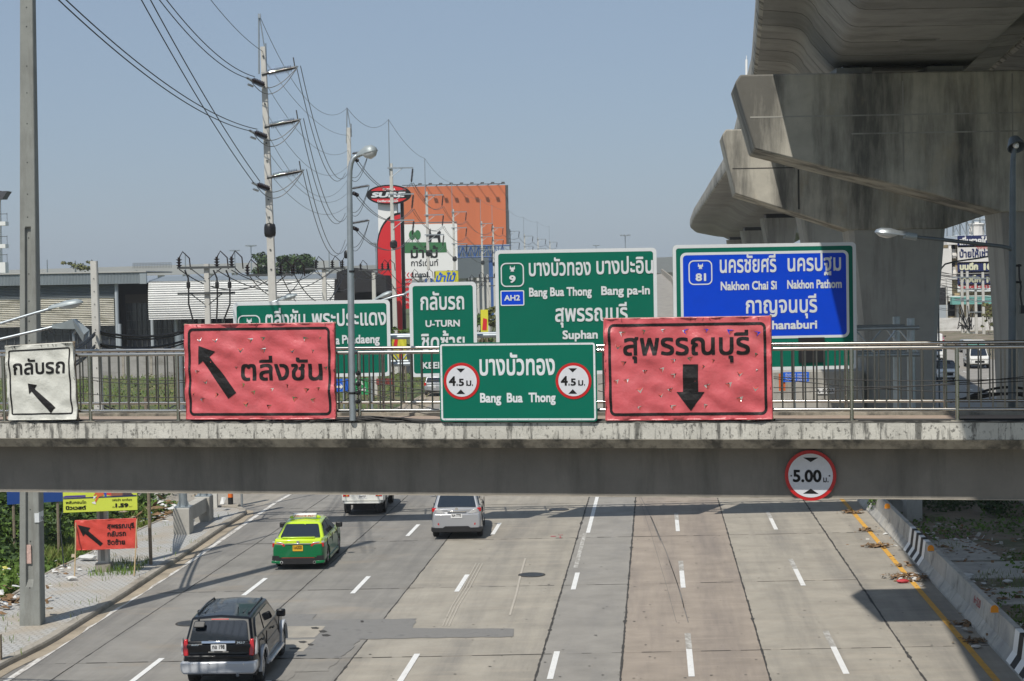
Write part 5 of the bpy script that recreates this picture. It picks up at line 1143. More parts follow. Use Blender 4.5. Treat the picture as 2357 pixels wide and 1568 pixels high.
# distribution poles with crossarms
def dpole(x, ytop, Yq, w_, arms, lab, ztop=None, ins=True):
    tp = P(x, ytop, Yq); t = thing('utility_pole', (tp.x, Yq, 0), lab, 'utility pole')
    hpole(t, tp.x, Yq, -.1, tp.z, w_, w_*.8, w_, w_*.8, m_pole)
    for (xa, xb_, ya, pins) in arms:
        a, b = P(xa, ya, Yq-.2), P(xb_, ya-(xb_-xa)*.0175*.5, Yq-.2); M().box(a.x, b.x, Yq-.28, Yq-.16, a.z-.06, a.z+.06).cyl((tp.x+.1, Yq-.22, a.z-.6), (tp.x+.8, Yq-.22, a.z-.05), .03, n=5).cyl((tp.x-.1, Yq-.22, a.z-.6), (tp.x-.8, Yq-.22, a.z-.05), .03, n=5).build('crossarm', m_wire, t)
        for xp in pins:
            q = M(); p = P(xp, ya, Yq-.22); insul(q, Vector((p.x, Yq-.22, a.z+.05)), Vector((0, 0, 1)), .5, .16, 8, 3); q.tube([Vector((p.x, Yq-.22, a.z+.5)), Vector((p.x+.2, Yq-.22, a.z+.85)), Vector((p.x+.55, Yq-.22, a.z+.5)), Vector((p.x+.6, Yq-.22, a.z-.1))], .035, 5); q.build('pin_insulator', m_insul, t)
    return t, tp
t, tp = dpole(475.5, 607.5, 92, .34, [(408, 542, 617, (412, 499, 533)), (409, 541, 676, ())], 'concrete utility pole with two crossarms carrying black drop cables, left of the middle')
q = M(); r = random.Random(5)
for x0_, x1_ in ((433, 446), (499, 498), (528, 512)):
    q.tube([P(x0_-8, 622, 91.5), P(x0_, 640, 91.5), P(x0_+1, 672, 91.5), P(x0_+1, 700, 91.4), P(x1_, 745, 91.3)], .045, 6)
    q.lathe(P(x0_+.5, 664, 91.5), (0, 0, 1), [(0, .04), (.05, .1), (.3, .1), (.38, .04)], 8)
q.build('drop_cable', m_cable, t)
dpole(624, 636, 93.4, .3, [(568, 679, 634, (569.5, 646, 675.5))], 'low crossarm pole standing beside the foot of the second tall pole')
dpole(745.5, 617, 122, .36, [(702, 795, 619, (727, 765, 788))], 'utility pole with crossarm at the right end of the barrel roofed shed')
dpole(860, 625, 150, .4, [(825, 900, 622, (830, 880, 893))], 'utility pole with crossarm just left of the red pylon')
for i, (x, y, Yq) in enumerate(((968, 630, 190), (1100, 640, 230), (1122, 632, 250), (1127, 650, 300))):
    dpole(x, y, Yq, .4, [(x-22, x+22, y+8, (x-18, x+16)), ], ['utility pole in front of the white board', 'thin utility pole right of the yellow sign', 'utility pole close beside the blue billboard leg', 'farther thin utility pole beside the blue billboard leg'][i])
W5 = 'dark service cable sagging between low utility poles'
for (x0_, y0_, Ya, x1_, y1_, Yb, sg) in ((542, 618, 92, 569, 634, 93.4, .1), (533, 622, 92, 727, 622, 122, .9), (499, 622, 92, 765, 622, 122, 1.3), (412, 620, 92, 646, 628, 93.4, 1.0), (569, 628, 93.4, 702, 622, 122, 1.6), (675, 628, 93.4, 795, 622, 122, 1.9), (765, 616, 122, 880, 620, 150, .7), (788, 616, 122, 893, 620, 150, .9),
                                       (893, 620, 150, 990, 636, 190, 1.5), (830, 620, 150, 950, 640, 190, 1.4), (990, 640, 190, 1120, 645, 230, 1.8), (950, 640, 190, 1085, 650, 230, 1.4), (646, 632, 93.4, 788, 620, 122, 2.6), (727, 618, 122, 830, 625, 150, 1.6), (900, 650, 150, 985, 665, 190, 2), (880, 640, 150, 1118, 650, 250, 3.4)):
    wire(P(x0_, y0_, Ya), P(x1_, y1_, Yb), sg, .028, m_cable, '%s, between pole marks %d and %d' % (W5, x0_, x1_) if False else W5, 'service cables between the low utility poles', 14, 'service_cable')
# thick communication cable bundle behind the railing
for k, (y0_, y1_, sg) in enumerate(((764, 760, .19), (769, 764, .22), (793, 782, .2), (797, 787, .26))):
    wire(P(232, y0_, 57.5), P(430, y1_, 62), sg, .042 if k % 2 == 0 else .03, m_cable, 'heavy black communication cable bundle sagging behind the railing near the left red banner', 'heavy black cable bundles', 20, 'cable_bundle')
    wire(P(150, y0_+38+k*5, 50), P(218, y0_+2, 57.5), .12, .035, m_cable, 'heavy black communication cable bundle rising behind the broken lamp', 'cable bundles behind the broken lamp', 20, 'cable_bundle')
for k in range(5):
    wire(P(232, 930+k*5, 57.6), P(480, 845+k*9, 92), 1.2+.3*k, .03, m_cable, 'thin black line running low behind the railing over the grass', 'low lines over the grass', 16, 'service_cable')
# ------------------------------------------------------------------ background buildings, boards, trees
def W0(x, y): return (.3418*x, 546.7+.3418*y)
def leaves(clusters, m, name, parent=None, seed=0, size=.12, flatn=0.0):
    r = random.Random(seed); q = M(); vs = q.v; fs = q.f
    for c, rad, n in clusters:
        c = Vector(c); rad = Vector(rad) if not isinstance(rad, (int, float)) else Vector((rad, rad, rad))
        for _ in range(n):
            d = Vector((r.gauss(0, 1), r.gauss(0, 1), r.gauss(0, 1))).normalized(); k = r.random()**.35
            p = c+Vector((d.x*rad.x, d.y*rad.y, d.z*rad.z))*k
            s = size*r.uniform(.6, 1.4); nrm = (d*.6+Vector((r.gauss(0, .6), r.gauss(0, .6), abs(r.gauss(0, .6))+.3))).normalized()
            u = nrm.cross(Vector((r.gauss(0, 1), r.gauss(0, 1), r.gauss(0, 1)))).normalized(); v = nrm.cross(u)
            i = len(vs); vs += [p+u*s, p+v*s*.55, p-u*s, p-v*s*.55]; fs.append((i, i+1, i+2, i+3))
    return q.build(name, m, parent)
def leafmat(name, c, c2, rough=.6):
    m = mat(name, c, rough, var=.35, vs=1.3, dark=c2, dk=(.45, .6), ds=(.9, .9, .9), damt=.8, spec=.25)
    b = m.node_tree.nodes['Principled BSDF']; b.inputs['Subsurface Weight'].default_value = 0
    return m
m_leaf = leafmat('foliage_green', (.10, .17, .03), (.055, .11, .02)); m_leafd = leafmat('foliage_dark', (.045, .08, .022), (.022, .045, .013)); m_leafy = leafmat('foliage_yellow', (.15, .15, .05), (.09, .11, .03))
m_grassb = leafmat('grass_blades', (.13, .21, .035), (.19, .19, .06)); m_dry = leafmat('dry_leaves', (.22, .15, .08), (.12, .08, .045))
m_bark = mat('bark', (.13, .1, .075), .9, var=.2, vs=3)
def tree(x, ybase_Y, ztop, spread, n, m, lab, seed, size, trunk=.25, zc=.45):
    X, Y = x, ybase_Y; t = thing('tree', (X, Y, -.2), lab, 'tree'); r = random.Random(seed)
    tr = M().cyl((X, Y, -.3), (X+r.uniform(-.3, .3), Y, ztop*zc), trunk, trunk*.6, 8); tips = []
    for k in range(9):
        a = r.uniform(0, 6.28); e = Vector((X+math.cos(a)*spread*r.uniform(.3, .8), Y+math.sin(a)*spread*.6, ztop*r.uniform(.55, .93))); tr.cyl((X, Y, ztop*zc*r.uniform(.7, 1)), e, trunk*.4, trunk*.1, 6); tips.append(e)
    tr.build('trunk', m_bark, t)
    cl = []
    for e in tips+[Vector((X+r.uniform(-1, 1)*spread, Y+r.uniform(-.5, .5)*spread, ztop*r.uniform(zc, .96))) for _ in range(14)]:
        k = r.uniform(.14, .34)*spread; cl.append((e, (k*1.3, k, k*.7), n//23))
    leaves(cl, m, 'crown', t, seed, size); return t
# --- warehouse with louvred walls and a barrel roofed shed
YW = 205.0; PW = Plane(YW, 0)
def wl(x, y): return PW.loc(*W0(x, y))
m_corr = mat('corrugated_grey_sheet', (.33, .37, .39), .5, .3, var=.08, vs=.5); m_corrw = mat('corrugated_white_sheet', (.80, .80, .78), .5, var=.06, vs=.4); m_corrd = mat('corrugated_dirty_white', (.78, .75, .67), .6, var=.1, vs=.5, dark=(.3, .28, .2), dk=(.5, .68), ds=(.3, .3, 1.5), damt=.7)
m_roof = mat('roof_sheet', (.42, .42, .40), .6, var=.08, vs=.3); m_dark = mat('dark_interior', (.02, .02, .022), .9); m_darkg = mat('dark_glass', (.03, .035, .045), .15, spec=.8); m_greyp = mat('grey_paint', (.38, .42, .45), .5)
def ribs(a0, a1, z0, z1, n, vert, m, name, t, dep=.12, pl=PW, off=0.0, zf=None):
    """folded sheet: ridges across (louvres) or upright"""
    q = M(); pts = []
    for i in range(n+1): 
        f = i/n; pts += [(f-.0, 0), (f+.5/n, dep)] if i < n else [(1, 0)]
    prev = None
    for f, d in pts:
        if vert: l = (pl.pt(a0+(a1-a0)*f, z0, off+d), pl.pt(a0+(a1-a0)*f, z1, off+d))
        else: l = (pl.pt(a0, z0+(z1-z0)*f, off+dep-d if True else d), pl.pt(a1, z0+(z1-z0)*f, off+dep-d))
        if prev: q.add([prev[0], l[0], l[1], prev[1]], [(0, 1, 2, 3)] if vert else [(0, 3, 2, 1)])
        prev = l
    o = q.build(name, m, t); return o
t = thing('warehouse', tuple(PW.pt(wl(600, 900)[0], 0)), 'long grey warehouse with louvred walls and a dark glazed opening at the left', 'warehouse')
aL = wl(-500, 300)[0]; aE = wl(960, 300)[0]; aB = wl(1005, 300)[0]
ribs(aL, aE, wl(480, 318)[1], wl(480, 245)[1], 150, True, m_corr, 'parapet_sheet', t, .1, off=1.6)
M().bx(PW.pt(aE, wl(980, 312)[1], 1.2), PW.ex, PW.n, PW.ez, aB-aE, .5, wl(980, 238)[1]-wl(980, 312)[1]).build('parapet_end', m_corr, t)
M().bx(PW.pt(aL, wl(480, 243)[1], -14), PW.ex, PW.n, PW.ez, aB-aL, 15.8, .15).build('roof', m_roof, t)
a1 = wl(780, 400)[0]
ribs(aL, a1, wl(400, 412)[1], wl(400, 319)[1], 9, False, m_corr, 'shadow_grey_louvres', t, .25, off=.6)  # grey of this band stands in for the shadow under the parapet
ribs(aL, a1, wl(400, 596)[1], wl(400, 413)[1], 15, False, m_corrd, 'lower_louvres', t, .3, off=.9)
M().bx(PW.pt(aL, 0, -12), PW.ex, PW.n, PW.ez, wl(1010, 0)[0]-aL, .3, wl(0, 320)[1]).build('back_wall', m_dark, t)
M().bx(PW.pt(aL, 0, -.2), PW.ex, PW.n, PW.ez, a1-aL, .3, wl(400, 596)[1]).build('lower_glazing', m_darkg, t)
q = M(); 
for i in range(24): a = aL+(a1-aL)*i/24; q.bx(PW.pt(a, 0, .1), PW.ex, PW.n, PW.ez, .12, .1, wl(400, 596)[1])
q.bx(PW.pt(aL, wl(0, 660)[1], .1), PW.ex, PW.n, PW.ez, a1-aL, .1, .1); q.build('mullions', m_wire, t)
q = M(); q.bx(PW.pt(wl(803, 0)[0], 0, -3), PW.ex, PW.n, PW.ez, wl(1260, 0)[0]-wl(803, 0)[0], .2, wl(0, 455)[1]); q.build('inner_glazing', m_darkg, t)
q = M()
for x in range(803, 1260, 34): q.bx(PW.pt(wl(x, 0)[0], 0, -2.7), PW.ex, PW.n, PW.ez, .08, .1, wl(0, 455)[1])
for y in (460, 520, 580, 640, 700): q.bx(PW.pt(wl(803, 0)[0], wl(0, y)[1], -2.7), PW.ex, PW.n, PW.ez, wl(1260, 0)[0]-wl(803, 0)[0], .1, .08)
q.build('glazing_bars', m_wire, t)
M().bx(PW.pt(wl(800, 0)[0], wl(0, 460)[1], -2.8), PW.ex, PW.n, PW.ez, wl(1005, 0)[0]-wl(800, 0)[0], .3, wl(0, 400)[1]-wl(0, 460)[1]).build('lintel', mat('brown_lintel', (.07, .055, .045), .8), t)
q = M()
for x, y in ((786, 318), (800, 595)): p = PW.pt(wl(x, 0)[0], 0, .9); q.cyl(p, p+Vector((0, 0, wl(0, y)[1])), .22, n=10)
q.build('column', m_greyp, t)
t = thing('shed', tuple(PW.pt(wl(1600, 900)[0], 0)), 'white shed with a curved ribbed roof and horizontal louvres, dark underneath, right of the warehouse', 'shed')
b0_, b1_ = wl(1008, 0)[0], wl(2255, 0)[0]
zt_, zb_ = wl(1600, 290)[1], wl(1600, 540)[1]
q = M(); n = 17; prev = None
for i in range(2*n+1):
    f = i/(2*n); z = zb_+(zt_-zb_)*f; d = 2.4-1.2*(f**2.2)+(0 if i % 2 else .28); l = (PW.pt(b0_+.2*(1-f), z, d), PW.pt(b1_, z+.0, d))
    if prev: q.add([prev[0], prev[1], l[1], l[0]], [(0, 1, 2, 3)])
    prev = l
q.build('louvre_wall', m_corrw, t)
q = M(); prev = None
for i in range(9):
    f = i/8; ang = f*math.pi/2; d = 1.2-9*math.sin(ang)*.9; z = zt_+ (wl(1600, 243)[1]-zt_-.2)*math.sin(ang*.9); l = (PW.pt(b0_-.1, z, d), PW.pt(b1_+.1, z, d))
    if prev: q.add([prev[0], prev[1], l[1], l[0]], [(0, 1, 2, 3)])
    prev = l
q.build('curved_roof', m_roof, t, smooth=True)
q = M(); k = 90
for i in range(k+1):
    a = b0_+(b1_-b0_)*i/k; pts = []
    for j in range(6): f = j/5; ang = f*math.pi/2; pts.append(PW.pt(a, zt_+(wl(1600, 243)[1]-zt_-.2)*math.sin(ang*.9)+.06, 1.2-8.1*math.sin(ang)))
    q.tube(pts, .06, 3)
q.build('roof_ribs', m_corr, t)
q = M(); arc = [(b1_+.1, wl(0, 410)[1])]+[(b1_+.1+5.9*(1-math.cos(a)) if False else b1_+.1+5.9*math.sin(a)*0+5.8*(j/8), wl(0, 300)[1]+(wl(0, 246)[1]-wl(0, 300)[1])*math.sin(math.pi*min(1, j/8+.15))) for j, a in [(j, j*math.pi/8) for j in range(9)]]+[(b1_+5.9, wl(0, 410)[1])]
q.prism(arc, PW.pt, -8, 0); q.build('end_bay', m_dark, t)
M().bx(PW.pt(b0_, 0, -10), PW.ex, PW.n, PW.ez, b1_-b0_+6, .3, zt_).build('back_wall', m_dark, t)
q = M()
for x in range(1010, 2300, 160): p = PW.pt(wl(x, 0)[0], 0, 0); q.cyl(p, p+Vector((0, 0, zb_)), .2, n=8)
q.build('column', m_greyp, t)
# block wall in front
m_block = mat('grey_block_wall', (.33, .32, .30), .9, var=.1, vs=1.5, dark=(.16, .15, .13), dk=(.5, .66), ds=(.35, .35, 1.4), damt=.7)
YB = 187.0; PBk = Plane(YB, 0); t = thing('boundary_wall', (PBk.loc(*W0(600, 920))[0], YB, 0), 'low grey concrete panel wall beyond the grass field, in front of the warehouse', 'wall')
z1_ = PBk.loc(*W0(900, 748))[1]; x0_ = PBk.loc(-40, 800)[0]; k = 0
while x0_ < PBk.loc(1130, 850)[0]:
    M().box(x0_+.02, x0_+2.98, YB-.1, YB+.1, -.3, z1_-.15).build('panel', m_block, t); M().box(x0_-.12, x0_+.12, YB-.16, YB+.16, -.3, z1_).build('post', m_kerb, t); x0_ += 3
M().box(PBk.loc(-40, 800)[0], x0_, YB-.13, YB+.13, z1_-.149, z1_-.02).build('coping', m_kerb, t)
# tall white building at the far left edge
Yx = 330; t = thing('apartment_tower', (P(2, 600, Yx).x-3, Yx, 0), 'white tower with balconies and a dark roof cut by the left edge of the view', 'building')
def bxp(x0, y0, x1, y1, Yf, dep, name, m, t, off=0): 
    a, b = P(x0, y0, Yf), P(x1, y1, Yf); return M().box(min(a.x, b.x), max(a.x, b.x), Yf-off, Yf+dep, min(a.z, b.z), max(a.z, b.z)).build(name, m, t)
bxp(-60, 455, -3, 800, Yx, 4, 'wall', m_white, t); bxp(-60, 440, 0, 456, Yx-1, 5, 'roof', mat('slate_roof', (.06, .06, .07), .8), t)
M().prism([(P(-60, 440, Yx).x, P(0, 441, Yx).z), (P(22, 440, Yx).x, P(0, 441, Yx).z), (P(10, 459, Yx).x, P(0, 459, Yx).z), (P(-60, 459, Yx).x, P(0, 459, Yx).z)], lambda a, b, d: Vector((a, Yx-1.5+d, b)), 0, 3).build('eave', mat('slate_roof', (.06, .06, .07), .8), t)
for y in (510, 562, 604): bxp(-2, y, 12, y+9 if y < 600 else y+24, Yx, 2.2, 'balcony', m_white, t); bxp(15, y-20, 16, y, Yx, .2, 'railing_post', m_wire, t); bxp(-2, y-18, 16, y-17, Yx, .2, 'rail', m_wire, t)
for y in (478, 530, 585): bxp(-14, y, -2, y+22, Yx, .2, 'window', m_darkg, t, .05)
# trees
def tx(x, Y): return P(x, 640, Y).x
tree(tx(644, 330), 330, P(0, 583, 330).z-.5, 5.8, 3400, m_leafd, 'broad dark green tree rising behind the shed roof beside the second tall pole', 3, .38, .4, .5)
tree(tx(610, 345), 345, P(0, 603, 345).z-1, 3.2, 1400, m_leafd, 'smaller dark tree at the left side of the broad dark tree', 4, .36, .3, .5)
tree(tx(178, 300), 300, P(0, 596, 300).z, 2.3, 800, m_leafy, 'small yellowish tree above the left warehouse roof', 5, .26, .12, .6)
tree(tx(845, 260), 260, P(0, 642, 260).z, 3.4, 2600, m_leafd, 'dark bushy tree between the lamp post and the red pylon', 6, .33, .3, .35)
tree(tx(815, 270), 270, P(0, 655, 270).z, 2.2, 1100, m_leafd, 'dark bush left of the bushy tree behind the lamp post', 16, .3, .2, .3)
tree(tx(1122, 215), 215, P(0, 712, 215).z, 1.8, 1200, m_leafy, 'olive bush left of the big green sign', 7, .22, .12, .2)
tree(tx(1105, 190), 190, P(0, 735, 190).z, 1.4, 900, m_leaf, 'green bush near the foot of the poles left of the big green sign', 8, .2, .1, .2)
tree(tx(925, 170), 170, P(0, 765, 170).z, 1.1, 700, m_leaf, 'small green bush between the two left gantry signs', 9, .16, .08, .2)
# expressway far behind, left and middle
m_far = mat('distant_concrete', (.5, .5, .48), .85, var=.06, vs=.05)
def expressway(x0, y0, x1, y1, Y0_, Y1_, th, lab, piers=8, par=1.6):
    a, b = P(x0, y0, Y0_), P(x1, y1, Y1_); t = thing('elevated_expressway', ((a.x+b.x)/2, (a.y+b.y)/2, 0), lab, 'expressway'); d = (b-a); L = d.length; d.normalize(); s = Vector((-d.y, d.x, 0))
    M().bx(a-Vector((0, 0, th)), d, s, Vector((0, 0, 1)), L, 14, th).build('deck', m_far, t); M().bx(a+Vector((0, 0, .01)), d, s, Vector((0, 0, 1)), L, .3, par).build('parapet', m_far, t)
    for k in range(piers):
        p = a.lerp(b, (k+.5)/piers); M().box(p.x-1.2, p.x+1.2, p.y+3, p.y+9, 0, p.z-th-.01).build('pier', m_far, t)
    return t, a, b
t, a, b = expressway(-30, 631, 780, 606, 820, 900, 3.2, 'far elevated expressway along the horizon above the warehouse roof', 14)
q = M()
for k in range(26):
    x = 306+88*k/25; y = 614-8*0; p = P(x, 618-.0155*(x-306), 850); q.cyl(p, p+Vector((0, 0, 2.6)), .12, n=4)
q.cyl(P(306, 606, 850), P(394, 604.6, 850), .12, n=4); q.cyl(P(306, 610, 850), P(394, 608.6, 850), .12, n=4); q.build('railing_frame', m_wire_f, t)
expressway(760, 626, 1160, 613, 520, 560, 4, 'nearer far off expressway deck passing behind the white garden board', 7)
expressway(1040, 584, 1135, 575, 480, 520, 3, 'upper expressway deck below the orange billboard', 2, 2.5)
expressway(1040, 604, 1150, 599, 470, 500, 4.5, 'lower expressway deck with grey side wall below the orange billboard', 3, 2.5)
expressway(1500, 606, 1560, 603, 520, 530, 3, 'far expressway deck in the gap between the two right signs', 2)
# curving ramp between the two right-hand signs
q = M(); L1 = [(1512, 700), (1516, 670), (1514, 645), (1513, 632)]; 
ra = [G(1490, 760, .3), G(1500, 700, .3)]
t = thing('exit_ramp', (P(1530, 700, 300).x, 300, 0), 'grey concrete ramp with a pale parapet seen in the gap between the two right signs', 'ramp')
q = M(); ptsL = [(1490, 790, 190), (1495, 720, 230), (1497, 680, 280), (1505, 650, 340), (1512, 632, 420)]; ptsR = [(1600, 790, 190), (1570, 720, 230), (1556, 680, 280), (1545, 650, 340), (1522, 630, 420)]
for i in range(4): q.add([P(*ptsL[i]), P(*ptsR[i]), P(*ptsR[i+1]), P(*ptsL[i+1])], [(0, 1, 2, 3)])
q.build('ramp_surface', m_road_g, t)
q = M()
for i in range(4):
    a, b = P(*ptsR[i]), P(*ptsR[i+1]); u = Vector((0, 0, 1.1)); e = Vector((.3, 0, 0)); q.add([a, b, b+u, a+u, a+e, b+e, b+e+u, a+e+u], [(0, 1, 2, 3), (7, 6, 5, 4), (3, 2, 6, 7)])
q.build('parapet', m_kerb, t)
# mast lights
def mastlight(x, y, Y, lab):
    p = P(x, y, Y); t = thing('floodlight_mast', (p.x, Y, 0), lab, 'light mast'); M().cyl((p.x, Y, 0), (p.x, Y, p.z+.3), .28, .16, 6).build('mast', m_galv, t)
    q = M()
    for k in range(7): a = k*2*math.pi/7; q.box(p.x+1.5*math.cos(a)-.35, p.x+1.5*math.cos(a)+.35, Y+1.5*math.sin(a)-.3, Y+1.5*math.sin(a)+.3, p.z, p.z+.4)
    q.lathe((p.x, Y, p.z-.1), (0, 0, 1), [(0, .3), (.1, 1.5), (.2, 1.5)], 12); q.build('lamp_ring', m_galv, t)
for x, y, Y, lab in ((577.5, 567, 560, 'tall floodlight mast left of the second tall pole, the right hand of the pair'), (540, 578, 620, 'tall floodlight mast left of the second tall pole, the left hand of the pair'), (1439, 543, 600, 'tall floodlight mast above the middle of the big green sign'), (865, 562, 480, 'floodlight mast just left of the red pylon'), (1372, 566, 900, 'far floodlight mast peeping over the big green sign, right of the poles')):
    mastlight(x, y, Y, lab)
for x, y0, y1, Y, lab in ((173, 600, 660, 300, 'thin antenna pole standing left of the slender roadside pole'), (108, 598, 640, 400, 'thin antenna above the left warehouse'), (426, 582, 630, 400, 'thin white pole just left of the crossarm pole'), (757, 577, 640, 400, 'slim white pylon right of the second tall pole')):
    a, b = P(x, y0, Y), P(x, y1, Y); tag(M().cyl((a.x, Y, 0), (a.x, Y, a.z), .22, .12, 6).build('antenna_pole', m_galv), lab, 'antenna')
# --- billboards
def ZB(x, y): return (690.5+.3669*x, 172.6+.3669*y)
def bpanel(t, pl, x0, y0, x1, y1, m, name, off=0, dep=.3):
    a0, b1 = pl.loc(*ZB(x0, y0)); a1, b0 = pl.loc(*ZB(x1, y1)); M().prism([(a0, b0), (a1, b0), (a1, b1), (a0, b1)], pl.pt, off-dep, off).build(name, m, t); return a0, b0, a1, b1
PO_ = Plane(425, 0); t = thing('billboard', tuple(PO_.pt(PO_.loc(*ZB(1000, 1000))[0], 0)), 'huge blank orange billboard of ribbed sheet on a blue steel frame', 'billboard')
m_orange = mat('orange_sheet', (.62, .175, .065), .6, var=.07, vs=.12, vs3=(3, 3, .15), dark=(.45, .13, .06), dk=(.55, .75), ds=(1.2, 1, .04), damt=.5)
a0, b1 = PO_.loc(*ZB(640, 702)); a1, b0 = PO_.loc(*ZB(1294, 1062)); _, b1r = PO_.loc(*ZB(1294, 690))
q = M(); n = 110; prev = None
for i in range(2*n+1):
    a = a0+(a1-a0)*i/(2*n); d = .0 if i % 2 else .06; l = (PO_.pt(a, b0, d), PO_.pt(a, b1+(b1r-b1)*.3, d))
    if prev: q.add([prev[0], l[0], l[1], prev[1]], [(0, 1, 2, 3)])
    prev = l
q.build('panel_sheet', m_orange, t)
M().prism([(a0, b0), (a1+.7, b0), (a1+.7, b1), (a0, b1)], PO_.pt, -1.4, -.2).build('backing', m_wire, t)
m_bsteel = mat('blue_steel', (.03, .10, .30), .5, var=.1, vs=.5)
q = M(); za, zb2 = b0-.3, b0-3.0
for d in (0, -3):
    for z in (za, zb2): q.cyl(PO_.pt(a0, z, d), PO_.pt(a1+1, z, d), .15, n=6)
    k = 26
    for i in range(k): u, v = a0+(a1-a0)*i/k, a0+(a1-a0)*(i+1)/k; q.cyl(PO_.pt(u, za if i % 2 else zb2, d), PO_.pt(v, zb2 if i % 2 else za, d), .10, n=5); q.cyl(PO_.pt(u, za, d), PO_.pt(u, zb2, d), .08, n=5)
q.build('truss', m_bsteel, t)
for i, xx in enumerate((1204, 800)):
    aa = PO_.loc(*ZB(xx, 1000))[0]; M().bx(PO_.pt(aa-.9, -.2, -2.5), PO_.ex, PO_.n, PO_.ez, 1.8, 1.8, b0-3).build('leg', m_bsteel, t)
q = M(); rq = random.Random(2)
for k in range(9):
    aa = a0+(a1-a0)*(.12+.1*k); q.cyl(PO_.pt(aa, b1, -.5), PO_.pt(aa+1.5, b1+.5, 2.5), .08, n=4); q.box(*(lambda p: (p.x-.4, p.x+.4, p.y-.3, p.y+.3, p.z-.15, p.z+.15))(PO_.pt(aa+1.5, b1+.5, 2.5)))
q.cyl(PO_.pt(a0, b1+.35, 0), PO_.pt(a1, b1+.35, 0), .1, n=4); q.build('lamp_arms', m_wire, t)
# oval showroom sign on a red pylon
PT = Plane(215, 0); t = thing('showroom_pylon', tuple(PT.pt(PT.loc(*ZB(560, 1400))[0], 0)), 'red and white pylon carrying a big black and red oval sign', 'pylon sign')
m_redp = mat('pylon_red', (.62, .02, .025), .4, var=.04, vs=.2); 
a0, b0, a1, b1 = bpanel(t, PT, 488, 800, 629, 1900, m_white, 'white_panel', 0, 2.2); 
# cut to ground
aa0, bb0 = PT.loc(*ZB(492, 1560)); aa1, bb1 = PT.loc(*ZB(629, 862))
rad = [(aa0, -.1), (aa1, -.1), (aa1, bb1)]+[(aa0+(aa1-aa0)*(1-math.sin(k*math.pi/16)*1.0)*1.0, bb1-4.6+4.6*math.cos(k*math.pi/16)) for k in range(9)]
rad = [(aa0+.1, -.1), (aa1, -.1), (aa1, bb1-.25)]+[(aa1-(aa1-aa0-.1)*math.sin(k*math.pi/16), bb1-.3-4.2+4.2*math.cos(k*math.pi/16)) for k in range(1, 9)]
blk = [(aa0, -.1), (aa1, -.1), (aa1, bb1)]+[(aa1-(aa1-aa0)*math.sin(k*math.pi/16), bb1-4.2+4.2*math.cos(k*math.pi/16)) for k in range(1, 9)]
M().prism(blk, PT.pt, .0, .03).build('black_edge', m_ink, t); M().prism(rad, PT.pt, .031, .06).build('red_panel', m_redp, t)
M().bx(PT.pt(aa1+.02, 0, -1.5), PT.ex, PT.n, PT.ez, .35, 1.5, bb1+1.5).build('side_strip', m_ink, t)
ca, cb = PT.loc(*ZB(558, 752)); rx_ = PT.loc(*ZB(698, 752))[0]-ca; ry_ = PT.loc(*ZB(558, 690))[1]-cb
def el(k, n=40): return [(ca+rx_*k*math.cos(2*math.pi*i/n), cb+(ry_*(k if k == 1 else k-.04))*math.sin(2*math.pi*i/n)) for i in range(n)]
o_ = M().prism(el(1), PT.pt, -.4, .5).build('oval_sign', m_ink, t); OFF[o_.name] = OFF[t.name]
M().prism(el(.97), PT.pt, .501, .51).build('white_line', m_white, o_) if False else None
hb = ry_*.40
up = [(x, y) for x, y in el(.90, 64) if y > cb+hb]; dn = [(x, y) for x, y in el(.90, 64) if y < cb-hb]
M().flat(up, PT.pt, .515).build('red_field', m_redp, o_); M().flat(sorted(dn, key=lambda p: math.atan2(p[1]-cb, p[0]-ca)), PT.pt, .515).build('red_field', m_redp, o_)
def zt_text(m, pl, s, x0, x1, yb, h, off, bold=.02, slant=0): 
    a, b = ZB(x0, yb); a1_, _ = ZB(x1, yb); ptext(m, pl, s, a, a1_, b, h*.3669, off, bold, slant)
q = M(); zt_text(q, PT, 'TOYOTA', 517, 600, 727, 15, .52, .03); zt_text(q, PT, 'Certified Used Cars', 487, 617, 800, 14, .52, .03); q.build('lettering', m_white, o_)
q = M(); zt_text(q, PT, 'SURE', 446, 655, 771, 33, .53, .06, .35); q.build('big_lettering', m_swhite, o_)
# white garden centre board
PWb = Plane(330, 0); t = thing('billboard', tuple(PWb.pt(PWb.loc(*ZB(800, 1400))[0], 0)), 'white billboard with two green trees, a green band and black Thai lettering', 'billboard')
bpanel(t, PWb, 635, 938, 990, 1225, m_white, 'panel', 0, .8)
m_gb = mat('board_green', (.03, .16, .05), .6); q = M(); zz = lambda pts, d, m_: m_.flat([PWb.loc(*ZB(*p)) for p in pts], PWb.pt, d)
zz([(642, 1118), (922, 1113), (915, 1050), (650, 1050)], .03, q); q.build('green_band', m_gb, t)
for cx, cy, rx0, ry0 in ((703, 1005, 20, 30), (738, 1003, 19, 30)):
    q = M(); a, b = PWb.loc(*ZB(cx, cy)); a2, _ = PWb.loc(*ZB(cx+rx0, cy)); _, b2 = PWb.loc(*ZB(cx, cy-ry0)); q.flat(circ(a, b, a2-a, 20, b2-b), PWb.pt, .05 if cx < 720 else .07); q.build('printed_tree', m_gb, t)
q = M(); zz([(702, 1048), (706, 1048), (706, 1030), (702, 1030)], .04, q); q.build('printed_trunk', m_ink, t); q = M(); zz([(737, 1048), (741, 1048), (741, 1030), (737, 1030)], .04, q); q.build('printed_trunk', m_ink, t); q = M()
zz([(809, 1048), (822, 1048), (826, 1022), (862, 1022), (868, 1052), (882, 1050), (878, 1005), (884, 985), (876, 978), (862, 988), (858, 1002), (826, 1005), (820, 985), (819, 963), (811, 968)][::-1], .09, q); q.build('printed_horse', m_ink, t); q = M()
